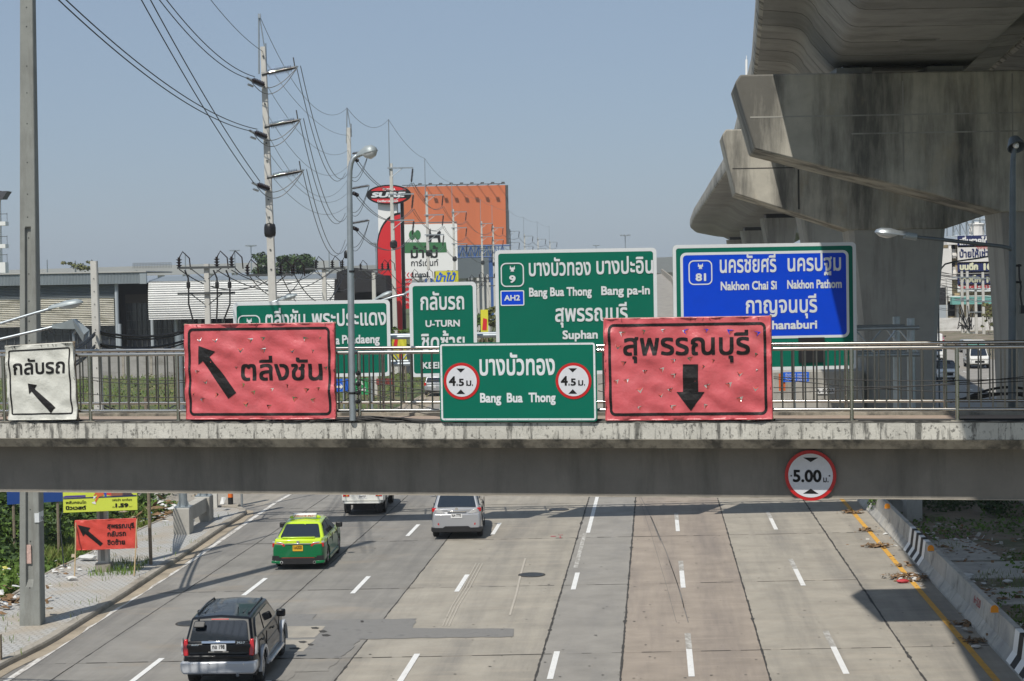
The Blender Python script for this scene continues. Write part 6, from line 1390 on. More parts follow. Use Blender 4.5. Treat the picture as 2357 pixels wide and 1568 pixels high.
zt_text(q, PWb, 'ม้าไม้', 695, 866, 1150, 52, .05, .02); zt_text(q, PWb, 'การ์เด้นท์', 697, 868, 1200, 30, .05, .01); q.build('black_print', m_ink, t)
q = M(); p = PWb.pt(*PWb.loc(*ZB(690, 1225)), -.5); 
for xx in (690, 810, 930): a, _ = PWb.loc(*ZB(xx, 1225)); q.bx(PWb.pt(a-.2, 0, -.7), PWb.ex, PWb.n, PWb.ez, .4, .4, PWb.loc(*ZB(800, 1226))[1])
q.cyl(PWb.pt(PWb.loc(*ZB(635, 1225))[0], PWb.loc(*ZB(800, 936))[1]+.3, -.3), PWb.pt(PWb.loc(*ZB(990, 1225))[0], PWb.loc(*ZB(800, 936))[1]+.3, -.3), .12, n=5); q.build('frame_post', m_wire, t)
# red, white and yellow shop boards beneath
PY = Plane(236, 0); t = thing('shop_board', tuple(PY.pt(PY.loc(*ZB(740, 1400))[0], 0)), 'white strip with red arrows above a red panel full of small white text', 'shop board')
bpanel(t, PY, 636, 1228, 850, 1276, m_white, 'white_strip', 0, .2); bpanel(t, PY, 638, 1278, 705, 1466, m_redp, 'red_panel', 0, .2)
q = M()
for k in range(3): zq = [(672+k*22-26, 1255), (672+k*22-14, 1240), (672+k*22-7, 1240), (672+k*22-19, 1255), (672+k*22-7, 1270), (672+k*22-14, 1270)]; q.flat([PY.loc(*ZB(*p)) for p in zq][::-1], PY.pt, .03)
q.build('arrow_print', m_redp, t); q = M(); zt_text(q, PY, 'ทาง', 722, 790, 1268, 22, .03, .02); q.build('lettering', m_ink, t)
q = M()
for k, s_ in enumerate(('อาหาร เครื่อง', 'แต่งบ้าน', 'ความงาม', 'สวน ต้นไม้', 'ช้อป')): zt_text(q, PY, s_, 641, 701 if k < 1 else 690, 1305+k*32, 13, .03, .01)
q.build('lettering', m_white, t)
q = M()
for xx in (645, 695): a, _ = PY.loc(*ZB(xx, 1466)); q.bx(PY.pt(a-.1, 0, -.3), PY.ex, PY.n, PY.ez, .2, .2, PY.loc(*ZB(700, 1300))[1])
q.build('post', m_wire, t)
t = thing('shop_board', tuple(PY.pt(PY.loc(*ZB(920, 1400))[0], 0)), 'yellow board with blue Thai lettering above the U-TURN sign', 'shop board')
m_yel = mat('board_yellow', (.66, .62, .04), .5); bpanel(t, PY, 842, 1232, 994, 1330, m_yel, 'panel', .0, .2); q = M(); zt_text(q, PY, 'ม้าไม้', 850, 968, 1298, 40, .03, .03, .25); q.build('lettering', m_sblue2, t)
q = M()
for xx in (860, 975): a, _ = PY.loc(*ZB(xx, 1466)); q.bx(PY.pt(a-.1, 0, -.3), PY.ex, PY.n, PY.ez, .2, .2, PY.loc(*ZB(700, 1300))[1])
q.build('post', m_wire, t)
# small ads glimpsed between the signs
PA = Plane(150, 0)
def small_board(lab, quad, m_, pl, txt=None, m_t=None, extra=None):
    a = [pl.loc(*p) for p in quad]; x0, x1, z0, z1 = min(p[0] for p in a), max(p[0] for p in a), min(p[1] for p in a), max(p[1] for p in a)
    t = thing('advertising_board', tuple(pl.pt((x0+x1)/2, 0)), lab, 'advertisement'); M().prism([(x0, z0), (x1, z0), (x1, z1), (x0, z1)], pl.pt, -.06, 0).build('panel', m_, t)
    q = M()
    for xx in (x0+.1, x1-.1): q.cyl(pl.pt(xx, -.1, -.1), pl.pt(xx, z1, -.1), .05, n=5)
    q.build('post', m_wood, t)
    if txt:
        q = M()
        for s, xa, xb_, yb, h in txt: ptext(q, pl, s, xa, xb_, yb, h, .02, .03)
        q.build('lettering', m_t, t)
    if extra: extra(t, pl)
    return t
def redshape(t, pl): q = M(); mpoly(q, pl, [(1362/1.7378*0+1110, 760), (1120, 760), (1121, 735), (1112, 732)], .03); q.build('red_print', m_redp, t)
small_board('narrow yellow advertisement with a red print between the U-TURN sign and the big green sign', [(1107, 713), (1123, 713), (1123, 769), (1107, 769)], m_yel, Plane(160, 0), extra=redshape)
def figs(t, pl):
    q = M(); mpoly(q, pl, [(905, 800), (914, 800), (916, 780), (910, 772)], .03); mpoly(q, pl, [(918, 835), (924, 835), (925, 800), (919, 798)], .03); q.build('red_print', m_redp, t)
small_board('yellow advertisement behind the railing between the two left gantry signs', [(903, 775), (935, 775), (935, 838), (903, 838)], m_yel, Plane(140, 0), extra=figs)
PA2 = Plane(125, 0)
def arrow_w(t, pl): q = M(); mpoly(q, pl, [(775, 888), (785, 888), (782, 882), (790, 890), (782, 898), (785, 893), (775, 893)][::-1], .03); q.build('arrow', m_white, t)
small_board('blue board with a white arrow seen under the leftmost gantry sign', [(773, 873), (801, 872), (801, 900), (773, 902)], m_sblue2, PA2, extra=arrow_w)
small_board('green board with white lettering seen under the leftmost gantry sign', [(803, 872), (847, 871), (847, 907), (803, 909)], mat('board_green2', (.02, .3, .1), .5), Plane(124, 0), [('ณ บ้าน', 806, 838, 886, 8), ('44', 822, 842, 903, 12)], m_white)
small_board('dark red board under the right end of the leftmost gantry sign', [(866, 872), (905, 872), (905, 885), (866, 885)], mat('dull_red', (.25, .05, .04), .6), Plane(126, 0))
# --- advertising building on the right
YR = 300; PR = Plane(YR, 0)
def ZR(x, y): return (2014+.2201*x, 460.4+.2201*y)
t = thing('advertising_building', tuple(PR.pt(PR.loc(2290, 760)[0], .2)), 'beige building covered with navy and white advertising banners, scaffolding on its roof', 'building')
m_beige = mat('beige_wall', (.52, .42, .25), .8, var=.08, vs=.3); m_navy = mat('navy_panel', (.012, .02, .10), .5); m_cream = mat('cream_white', (.72, .7, .66), .7, var=.06, vs=.4); m_teal = mat('teal_awning', (.16, .40, .36), .6, var=.1, vs=.5)
def rb(x0, y0, x1, y1, m_, name, off=0., dep=1.0, par=None):
    a0, b1 = PR.loc(*ZR(x0, y0)); a1, b0 = PR.loc(*ZR(x1, y1)); return M().prism([(a0, b0), (a1, b0), (a1, b1), (a0, b1)], PR.pt, off-dep, off).build(name, m_, par or t)
rb(660, 508, 800, 1000, m_cream, 'white_wing', .5, 8); rb(780, 470, 2100, 1330, m_beige, 'main_wall', -1.2, 10); rb(745, 410, 2100, 445, m_cream, 'cornice', .4, 12); rb(770, 440, 797, 800, m_cream, 'corner_column', .3, .6)
rb(800, 470, 857, 610, m_dark, 'balcony_opening', -1.15, .1); rb(800, 652, 857, 765, m_dark, 'balcony_opening', -1.15, .1); rb(765, 795, 860, 830, m_cream, 'balcony_edge', .3, 1.4)
rb(765, 1005, 2100, 1035, m_cream, 'band_course', .5, 1.4); rb(780, 1015, 2100, 1070, m_teal, 'awning', 1.8, 1.3); rb(668, 915, 752, 1095, m_dark, 'dark_opening', .55, .1); rb(655, 1098, 756, 1235, m_greyp, 'roller_shutter', .56, .1)
rb(770, 1075, 855, 1215, m_dark, 'shop_opening', -1.1, .1); rb(1090, 1070, 1130, 1230, m_dark, 'shop_opening', -1.1, .1); rb(855, 1070, 875, 1235, m_cream, 'pillar', .3, 1.2)
q = M()
for y0_ in (578, 765):
    for k in range(7): a, b = PR.loc(*ZR(805+k*8, y0_+32)); q.lathe(PR.pt(a, b, -.6), (0, 0, 1), [(0, .18), (.5, .3), (1.1, .12), (1.6, .2)], 6)
    a, b = PR.loc(*ZR(798, y0_)); a1, _ = PR.loc(*ZR(860, y0_)); q.bx(PR.pt(a, b-.2, -.8), PR.ex, PR.n, PR.ez, a1-a, .5, .3)
q.build('balustrade', m_cream, t)
# banner rows
bt_ = thing('advertising_banner', tuple(PR.pt(PR.loc(*ZR(1100, 945))[0], PR.loc(*ZR(1100, 945))[1], .2)), 'stack of navy and white advertising panels with Thai lettering and sizes 10x16 and 10x12', 'banner')
for y0_, y1_, m_, nm in ((375, 478, m_navy, 'navy_panel'), (479, 648, m_cream, 'white_panel'), (650, 748, m_navy, 'navy_panel'), (749, 771, m_cream, 'white_panel'), (772, 880, m_navy, 'navy_panel'), (881, 944, m_white, 'white_panel')):
    rb(857, y0_, 2000, y1_, m_, nm, .6, .25, bt_)
def rt(q, s, x0, x1, yb, h, bold=.03): a, b = ZR(x0, yb); a1, _ = ZR(x1, yb); ptext(q, PR, s, a, a1, b, h*.2201, .66, bold)
q = M(); rt(q, 'เพิ่มรายได้ด้วยการโฆษณา', 875, 1640, 473, 62, .05); q.build('lettering', m_white, bt_)
q = M(); rt(q, '"ราคาตามใจลูกค้า" เลย', 1052, 1338, 515, 24, .01); rt(q, 'Tel 088-645-9965 - 094-274-9965', 868, 1760, 926, 32, .03); q.build('red_lettering', m_sred, bt_)
q = M(); rt(q, 'ป้ายให้เช่าราคาถูก', 875, 1440, 603, 62, .03); q.build('black_lettering', m_navy, bt_)
q = M(); rt(q, 'บนตึก', 877, 1070, 736, 58, .07); rt(q, '10x16ม', 1125, 1440, 736, 62, .07); rt(q, 'ข้างตึก', 877, 1098, 866, 58, .07); rt(q, '10x12ม', 1155, 1440, 866, 62, .07); q.build('pale_lettering', mat('pale_yellow', (.7, .7, .5), .5), bt_)
q = M(); sg = [ZR(830+k*85, 0)[0] for k in range(10)]
for k in range(10):
    a0, b0 = PR.loc(*ZR(832+k*70, 372)); 
    for d in (-1, -5): q.cyl(PR.pt(a0, b0, d), PR.pt(a0, b0+20, d), .11, n=4)
    a1, _ = PR.loc(*ZR(832+(k+1)*70, 372))
    for j in range(6):
        z = b0+j*2.8
        for d in (-1, -5): q.cyl(PR.pt(a0, z, d), PR.pt(a1, z, d), .08, n=4)
        q.cyl(PR.pt(a0, z, -1), PR.pt(a1, z+2.8, -5 if k % 2 else -1), .07, n=4); q.cyl(PR.pt(a1, z, -1), PR.pt(a0, z+2.8, -1), .07, n=4)
q.build('scaffold', m_galv, t)
q = M()
for xx in (1098, 1326): p = PR.pt(*PR.loc(*ZR(xx, 372)), -2); q.lathe(p, (0, 0, 1), [(0, 1.3), (1.6, 1.3), (2.0, 1.5), (2.4, .5)], 12)
q.build('water_tank', m_cream, t)
PWw = Plane(283, 0); t = thing('boundary_wall', (PWw.loc(2260, 770)[0], 283, .2), 'low white wall at the roadside in front of the beige advertising building', 'wall')
a0, b1 = PWw.loc(*ZR(640, 1235)); a1, b0 = PWw.loc(*ZR(2400, 1310)); M().prism([(a0, .1), (a1, .1), (a1, b1), (a0, b1)], PWw.pt, -.3, 0).build('wall', mat('whitewash', (.66, .65, .62), .8, var=.12, vs=.5, dark=(.3, .28, .25), dk=(.5, .66), ds=(.3, .3, 1), damt=.6), t)
M().prism([(a0, .1), (a1, .1), (a1, b1-2.2), (a0, b1-2.4)], PWw.pt, .3, .9).build('bank', m_kerb, t)
Pb2 = Plane(268, 0); t = thing('black_board', tuple(Pb2.pt(Pb2.loc(*ZR(1330, 1350))[0], .2)), 'black rectangular board standing between the poles near the right edge', 'board')
a0, b1 = Pb2.loc(*ZR(1258, 1168)); a1, b0 = Pb2.loc(*ZR(1420, 1346)); M().prism([(a0, b0), (a1, b0), (a1, b1), (a0, b1)], Pb2.pt, -.2, 0).cyl(Pb2.pt(a0+.2, 0, -.1), Pb2.pt(a0+.2, b0, -.1), .1, n=5).cyl(Pb2.pt(a1-.2, 0, -.1), Pb2.pt(a1-.2, b0, -.1), .1, n=5).build('board', m_black, t)
LB = ['leftmost thin pole in front of the white wing of the beige building', 'pole just left of the pair before the advertising banners', 'second pole of the pair before the advertising banners', 'short pole between the pair and the boxed pole', 'pole before the number 10 of the banners', 'rightmost pole before the banners, next to the black board']
for i, (xx, yt, Yq, wd) in enumerate(((762, 830, 285, .2), (925, 745, 272, .45), (982, 745, 270, .45), (1068, 870, 268, .4), (1145, 755, 266, .42), (1340, 745, 264, .42))):
    x, y = ZR(xx-10, yt); tp = P(x, y, Yq); t = thing('utility_pole', (tp.x, Yq, .2), LB[i], 'utility pole'); hpole(t, tp.x, Yq, .1, tp.z, wd, wd*.8, wd, wd*.8, m_pole, -.01)
    if i: q = M().box(tp.x-1.6, tp.x+1.6, Yq-.35, Yq-.2, tp.z-1, tp.z-.85).box(tp.x-1.3, tp.x+1.3, Yq-.35, Yq-.2, tp.z-4.5, tp.z-4.35); q.build('crossarm', m_galv, t)
    if i in (1, 2): q = M(); rq = random.Random(i); [q.tube([Vector((tp.x+rq.uniform(-.8, .8), Yq-.4, tp.z-6+rq.uniform(-2, 1))), Vector((tp.x+rq.uniform(-1, 1), Yq-.5, tp.z-9)), Vector((tp.x+rq.uniform(-.8, .8), Yq-.4, 1.5))], .07, 4) for _ in range(7)]; q.build('cable_tangle', m_cable, t)
    if i == 1: M().box(tp.x+.3, tp.x+2.2, Yq-.9, Yq-.2, tp.z-11, tp.z-9.6).build('transformer_box', m_cream, t)
rq = random.Random(12)
for k in range(22):
    y0_ = rq.uniform(735, 1120); wire(P(*ZR(640, y0_+rq.uniform(-20, 30)), 275), P(*ZR(1560, y0_+rq.uniform(-40, 40)), 266), rq.uniform(.3, 1.2), .035, m_cable, 'thin dark cable strung across the front of the beige building', 'cables in front of the beige building', 12, 'service_cable')
tree(P(2248, 760, 262).x+2, 262, 5.2, 1.2, 500, m_leafy, 'scrubby plant by the white wall near the right edge', 31, .2, .06, .2)
# ------------------------------------------------------------------ vehicles
m_tyre = mat('tyre_rubber', (.02, .02, .02), .85); m_rim = mat('alloy_rim', (.45, .46, .47), .3, .9); m_glass = mat('car_glass', (.008, .014, .022), .06, spec=.9, coat=.6)
m_tail = mat('tail_light_red', (.52, .01, .012), .15, coat=.8); m_clear = mat('clear_lens', (.6, .6, .6), .12, .3, coat=.8); m_chrome = mat('chrome', (.8, .8, .8), .08, 1.0); m_trim = mat('black_trim', (.015, .015, .016), .5); m_amber = mat('amber_lens', (.7, .25, .02), .2, coat=.6)
m_plate = mat('plate_white', (.75, .75, .74), .5); m_plate_y = mat('plate_yellow', (.75, .42, .02), .5)
def paint(name, c, metal=.0, rough=.25): return mat(name, c, rough, metal, coat=1.0)
def final(o, cut=None):
    """apply the object's modifiers, optionally cutting wheel arches"""
    if cut:
        cm = bpy.data.meshes.new('c'); cm.from_pydata([tuple(v) for v in cut.v], [], cut.f); c = bpy.data.objects.new('c', cm); COL.objects.link(c); c.parent = o.parent
        b = o.modifiers.new('x', 'BOOLEAN'); b.operation = 'DIFFERENCE'; b.solver = 'EXACT'; b.object = c
    dg = bpy.context.evaluated_depsgraph_get(); dg.update(); me = bpy.data.meshes.new_from_object(o.evaluated_get(dg)); o.modifiers.clear(); old = o.data; o.data = me; me.name = o.name
    if cut: bpy.data.objects.remove(c)
    return o
def loft(secs, m, name, t, bevel=.05, seg=3, cut=None):
    """secs = [(y, [(x,z)...right half from bottom centre to top centre])]"""
    q = M(); n = None
    for y, h in secs:
        ring_ = [(x, y, z) for x, z in h]+[(-x, y, z) for x, z in reversed(h) if x > 1e-6]
        n = len(ring_); q.v += [Vector(p) for p in ring_]
    k = len(secs); q.f = [(j*n+i, j*n+(i+1) % n, (j+1)*n+(i+1) % n, (j+1)*n+i) for j in range(k-1) for i in range(n)]+[tuple(range(n-1, -1, -1)), tuple((k-1)*n+i for i in range(n))]
    o = q.build(name, m, t, bevel=bevel, seg=seg); return final(o, cut)
def wheel(t, x, y, r, w=.22, side=1):
    wt = M(); wt.lathe((x-side*w, y, r), (side, 0, 0), [(0, r*.6), (0, r*.93), (.03, r), (w-.03, r), (w, r*.93), (w, r*.68), (w-.03, r*.66)], 28)
    o = wt.build('wheel', m_tyre, t, smooth=True); OFF[o.name] = OFF[t.name]
    q = M(); q.lathe((x-.05*side, y, r), (side, 0, 0), [(0, r*.66), (.03, r*.66), (.035, r*.6), (.01, r*.56)], 24)
    for k in range(5):
        a = k*2*math.pi/5+.3; c, s = math.cos(a), math.sin(a); p = Vector((-s, 0, 0)); u = Vector((0, c, s)); v = Vector((0, -s, c)); o0 = Vector((x-.03*side, y, r))
        q.add([o0+v*.035, o0-v*.035, o0+u*r*.6-v*.05, o0+u*r*.6+v*.05, o0+v*.035+Vector((.03*side, 0, 0)), o0-v*.035+Vector((.03*side, 0, 0)), o0+u*r*.6-v*.05+Vector((.02*side, 0, 0)), o0+u*r*.6+v*.05+Vector((.02*side, 0, 0))], [(4, 5, 6, 7), (0, 1, 5, 4), (1, 2, 6, 5), (2, 3, 7, 6), (3, 0, 4, 7)])
    q.lathe((x-.03*side, y, r), (side, 0, 0), [(0, .06), (.035, .05)], 10); q.build('rim', m_rim, o)
    M().lathe((x-.1*side, y, r), (side, 0, 0), [(0, r*.6), (.01, r*.6)], 16).build('brake_disc', m_trim, o)
def quadfn(A, B, C, D, inset=0.0):
    """bilinear patch: A bottom-left, B bottom-right, C top-right, D top-left -> fn(u,v,d)"""
    A, B, C, D = map(Vector, (A, B, C, D)); n = (B-A).cross(D-A).normalized()
    return lambda u, v, d=0: (A*(1-u)+B*u)*(1-v)+(D*(1-u)+C*u)*v+n*d
def pane(fn, pts, m, name, t, d=.012, th=.02):
    q = M(); q.prism(pts, fn, d-th, d); return q.build(name, m, t)
def rp(u0, v0, u1, v1, r=.06, ry=None):
    n = 4; ry = ry or r; pts = []
    for cx, cy, st in ((u1-r, v0+ry, -90), (u1-r, v1-ry, 0), (u0+r, v1-ry, 90), (u0+r, v0+ry, 180)):
        for i in range(n+1): a = math.radians(st+90*i/n); pts.append((cx+r*math.cos(a), cy+ry*math.sin(a)))
    return pts
def vehicle(x, y, lab, cat, rz=None, group=None, name='parked_car', L=4.6, W=1.8, belt=1.0, zb=.3, H=1.5, body=None, upper=None, rear=(0, .1), cab=(.6, 1.2, 2.9, 3.7), wr=.33, wb=(.9, 3.55), hood=.9, trunk=None, lo=None, lights=None, plate=None, mirrors=m_trim, roofm=None, tyres=True, split=.78, wt=None, front=False, extra=None, side_split=.5):
    t = thing(name, (x, y, .005), lab, cat, group, rz=-math.atan(S) if rz is None else rz)
    OFF[t.name] = Vector((0, 0, 0)); w = W/2
    cut = M()
    for wy in wb:
        for sx in (-1, 1): cut.cyl((sx*(w-.24), wy, wr), (sx*(w+.2), wy, wr), wr+.055, n=28)
    ztop = belt if trunk is None else trunk
    def sec(y_, zlo, zhi, f, fz=1.0): return (y_, [(0, zlo), (w*f*.93, zlo), (w*f, zlo+.10), (w*f*1.0, zlo+(zhi-zlo)*.62), (w*f*.965, zhi), (0, zhi)])
    zs = split
    secs = [sec(.0, zb+.06, zs, .90), sec(.10, zb, zs, .955), sec(.35, zb-.02, zs, .99), sec(L*.3, zb-.04, zs, 1), sec(L*.7, zb-.04, zs, 1), sec(L-.45, zb, zs-.02, .98), sec(L-.12, zb+.02, zs-.08, .88), sec(L, zb+.08, zs-.14, .74)]
    loft(secs, body, 'body', t, .035, 2, cut)
    y0, y1, y2, y3 = cab
    def sec2(y_, zhi, f): zz = zs-.03; return (y_, [(0, zz), (w*f*.975, zz), (w*f*.945, zz+(zhi-zz)*.6), (w*f*.90, zhi), (0, zhi+.02)])
    ups = [sec2(rear[1]*.7, ztop-.06, .93), sec2(rear[1]+.08, ztop, .965), sec2(max(y0, .3), (ztop+belt)/2+.0, .995), sec2(y0+.9, belt, 1.0), sec2(y3-.2, belt, 1.0), sec2(y3+.25, hood+.03, .985), sec2(L-.35, hood-.06, .93), sec2(L-.12, hood-.14, .84)]
    loft(ups, upper or body, 'upper_body' if upper else 'shoulder', t, .03, 2)
    wt = wt or w*.76; zc = belt-.03; wc = w*.90
    A = [(-wc, y0, zc), (wc, y0, zc), (wc, y3, zc), (-wc, y3, zc)]; T_ = [(-wt, y1, H-.05), (wt, y1, H-.05), (wt*.98, y2, H-.02), (-wt*.98, y2, H-.02)]
    q = M(); q.add(A+T_+[(0, y1, H), (0, y2, H+.02), (-wt, (y1+y2)/2, H+.0), (wt, (y1+y2)/2, H+.0), (0, (y1+y2)/2, H+.035)],
                   [(0, 1, 5, 8, 4), (1, 2, 6, 11, 5), (2, 3, 7, 9, 6), (3, 0, 4, 10, 7), (4, 8, 12, 10), (8, 5, 11, 12), (10, 12, 9, 7), (12, 11, 6, 9)])
    final(q.build('cabin', roofm or upper or body, t, bevel=.06, seg=3))
    rearf = quadfn(A[0], A[1], T_[1], T_[0]); pane(rearf, rp(.07, .06, .93, .86, .05, .07), m_glass, 'rear_window', t, .034, .04)
    rs = quadfn(A[1], A[2], T_[2], T_[1]); ls = quadfn(A[3], A[0], T_[0], T_[3]); fr = quadfn(A[2], A[3], T_[3], T_[2]); pane(fr, rp(.05, .05, .95, .9, .05), m_glass, 'windscreen', t, .016)
    sp = side_split
    for fn, fl in ((rs, 0), (ls, 1)):
        for pts in ([(.10, .12), (sp-.03, .10), (sp-.02, .84), (.17, .84), (.12, .6)], [(sp+.015, .10), (.93, .10), (.90, .55), (.84, .84), (sp+.02, .84)]):
            if fl: pts = [(1-u, v) for u, v in pts][::-1]
            pane(fn, pts, m_glass, 'side_window', t, .03, .04)
    for sx in (-1, 1):
        p = Vector((sx*(w-.02), y3-.55, belt+.06)); q = M().box(min(p.x, p.x+sx*.23), max(p.x, p.x+sx*.23), p.y-.07, p.y+.06, p.z-.04, p.z+.15); o = q.build('wing_mirror', mirrors, t, bevel=.04, seg=2)
        for yy in (cab[0]+(cab[3]-cab[0])*(sp-.13), cab[0]+(cab[3]-cab[0])*(sp+.28)): M().box(sx*w*.985-.02, sx*w*.985+.02, yy-.09, yy+.09, belt-.15, belt-.12).build('door_handle', m_trim, t)
        for yy in (y0+.35, y0+(y3-y0)*sp, y3-.25): M().box(sx*w*.985-.014, sx*w*.985+.014, yy-.006, yy+.006, zb+.15, belt-.03).build('door_gap', m_trim, t)
        for wy in wb: wheel(t, sx*(w-.01), wy, wr, side=sx)
    M().box(-w*.9, w*.9, .35, L-.4, zb-.1, zb+.02).build('underbody', m_trim, t)
    if extra: extra(t, w, rearf, rs, ls)
    return t
def platef(t, y_, z, s, m_, sz=(.34, .15), tilt=0.0, z2=None):
    fn = lambda a, b, d: Vector((a, y_-d-(b)*tilt*-1, z+b)); M().prism(rr(-sz[0]/2, -sz[1]/2, sz[0]/2, sz[1]/2, .015), fn, .0, .012).build('licence_plate', m_, t)
    q = M(); text(q, s, fn, -sz[0]*.4, sz[0]*.4, -sz[1]*.18, sz[1]*.5, .016, .02); q.build('plate_number', m_ink, t)
# 1 black sport utility
m_pblk = mat('black_car_paint', (.004, .005, .007), .3, spec=.25, coat=.45); m_psil = paint('silver_trim_paint', (.58, .60, .63), .15, .3)
def suv_x(t, w, rf, rs, ls):
    M().prism([(-.93*w, .42), (.93*w, .42), (1.0*w, .52), (1.0*w, .72), (-1.0*w, .72), (-1.0*w, .52)], lambda a, b, d: Vector((a, -.07+d, b)), 0, .32).build('rear_bumper', m_psil, t, bevel=.05, seg=3)
    M().box(-w*.78, w*.78, -.04, .1, .722, .765).build('bumper_step', m_trim, t)
    q = M(); q.prism([(-.78*w, .85), (.78*w, .85), (.80*w, 1.18), (-.80*w, 1.18)], lambda a, b, d: Vector((a, .055+(b-.85)*.13-d, b)), -.05, .03); q.build('tailgate', m_pblk, t, bevel=.03, seg=3)
    for sx in (-1, 1):
        M().prism([(sx*.79*w, .84), (sx*.92*w, .84), (sx*.93*w, 1.0), (sx*.91*w, 1.22), (sx*.82*w, 1.22), (sx*.80*w, 1.05)][::sx], lambda a, b, d: Vector((a, .04+(b-.84)*.16-d, b)), -.06, .035).build('tail_light', m_tail, t, bevel=.02)
        M().prism([(sx*.925*w, .84), (sx*1.0*w, .86), (sx*1.0*w, 1.05), (sx*.97*w, 1.25), (sx*.935*w, 1.0)][::sx], lambda a, b, d: Vector((a, .09+(b-.84)*.15-d, b)), -.12, .03).build('clear_tail_lens', m_clear, t, bevel=.02)
        M().prism([(.45, .35), (.25, .60), (.35, .84), (.75, 1.0), (1.4, 1.0), (1.75, .78), (1.8, .5), (1.72, .5), (1.62, .72), (1.33, .88), (.85, .88), (.55, .7), (.48, .5)], lambda a, b, d: Vector((sx*(w-.02+d), a-.1, b)), 0, .06).build('fender_flare', m_psil, t) if False else None
        for wy in (1.02, 4.02):
            pts = [(wy+.50*math.cos(k), .40+.50*math.sin(k)) for k in [i*math.pi/12-.15 for i in range(14)]]; pin = [(wy+.425*math.cos(k), .40+.425*math.sin(k)) for k in [i*math.pi/12-.15 for i in range(14)]]
            M().prism(pts+pin[::-1], lambda a, b, d: Vector((sx*(w-.05+d), a, b)), 0, .085).build('fender_flare', m_psil, t)
        M().box(min(sx*(w-.08), sx*(w+.10)), max(sx*(w-.08), sx*(w+.10)), 1.5, 3.5, .36, .43).build('running_board', m_psil, t, bevel=.02)
        M().tube([(sx*w*.66, .65, 1.66), (sx*w*.67, .75, 1.72), (sx*w*.68, 1.8, 1.755), (sx*w*.66, 2.6, 1.74), (sx*w*.65, 2.7, 1.68)], .022, 6).build('roof_rail', m_pblk, t)
    rr3 = M()
    for k in range(5): rr3.box(-.46+k*.23-.012, -.46+k*.23+.012, .8, 2.6, 1.70, 1.722)
    rr3.build('roof_ribs', m_pblk, t)
    M().prism([(-.40, 1.13), (.40, 1.13), (.40, 1.19), (-.40, 1.19)], lambda a, b, d: Vector((a, .06-d+(b-1.19)*.3, b)), 0, .035).build('chrome_handle', m_chrome, t, bevel=.01)
    platef(t, .03, 1.03, 'กอ 198', m_plate, (.36, .16)); M().box(-.24, .24, .0, .06, .925, .945).build('chrome_strip', m_chrome, t)
    q = M(); fn = lambda a, b, d: Vector((a, .04-d+(b-1.1)*.13, b)); text(q, 'ISUZU', fn, -.64, -.47, 1.08, .035, .01, .02); text(q, 'MU-7', fn, .44, .62, 1.12, .045, .01, .02); q.build('badge', m_chrome, t)
    M().tube([rf(.35, .07, .03), rf(.62, .0, .035), rf(.45, .05, .045)], .012, 5).build('wiper', m_trim, t)
    M().prism(rp(.34, .895, .64, .93, .02), rf, .0, .03).build('brake_light', m_tail, t)
    M().tube([rf(.13, .97, 0), rf(.135, .86, .10), rf(.16, .78, .14)], .015, 5).build('mirror_stalk', m_trim, t)
    M().prism(rp(.10, .52, .27, .76, .04), rf, .12, .17).build('convex_mirror', m_trim, t, bevel=.02); M().prism(rp(.115, .545, .255, .74, .035), rf, .171, .175).build('mirror_glass', mat('mirror_glass', (.06, .06, .06), .55), t)
    M().lathe((.45, -.06, .40), (0, 1, 0), [(0, .042), (.3, .042)], 12).build('exhaust', m_chrome, t)
    M().tube([(.36, .65, 1.71), (.38, .60, 1.88)], .01, 5).build('antenna', m_trim, t)
    M().box(-.1, .1, -.005, .03, .93, .955).build('latch', m_trim, t)
    q = M()
    for k in (-.6, -.2, .2, .6): q.lathe((k, -.064, .66), (0, -1, 0), [(0, .018), (.008, .014)], 8)
    q.build('parking_sensor', m_chrome, t)
c = G(506.5, 1549, .45)
vehicle(c.x-.03, c.y+.0, 'black sport utility car with silver bumper and a convex mirror on its rear window', 'car', rz=math.radians(-1.5), name='sport_utility_car', L=4.75, W=1.80, belt=1.16, zb=.40, H=1.72, split=.86, body=m_pblk, cab=(.10, .42, 2.75, 3.6), rear=(0, .05), wr=.375, wb=(1.02, 4.02), hood=1.12, wt=.70, mirrors=m_pblk, extra=suv_x, side_split=.40)
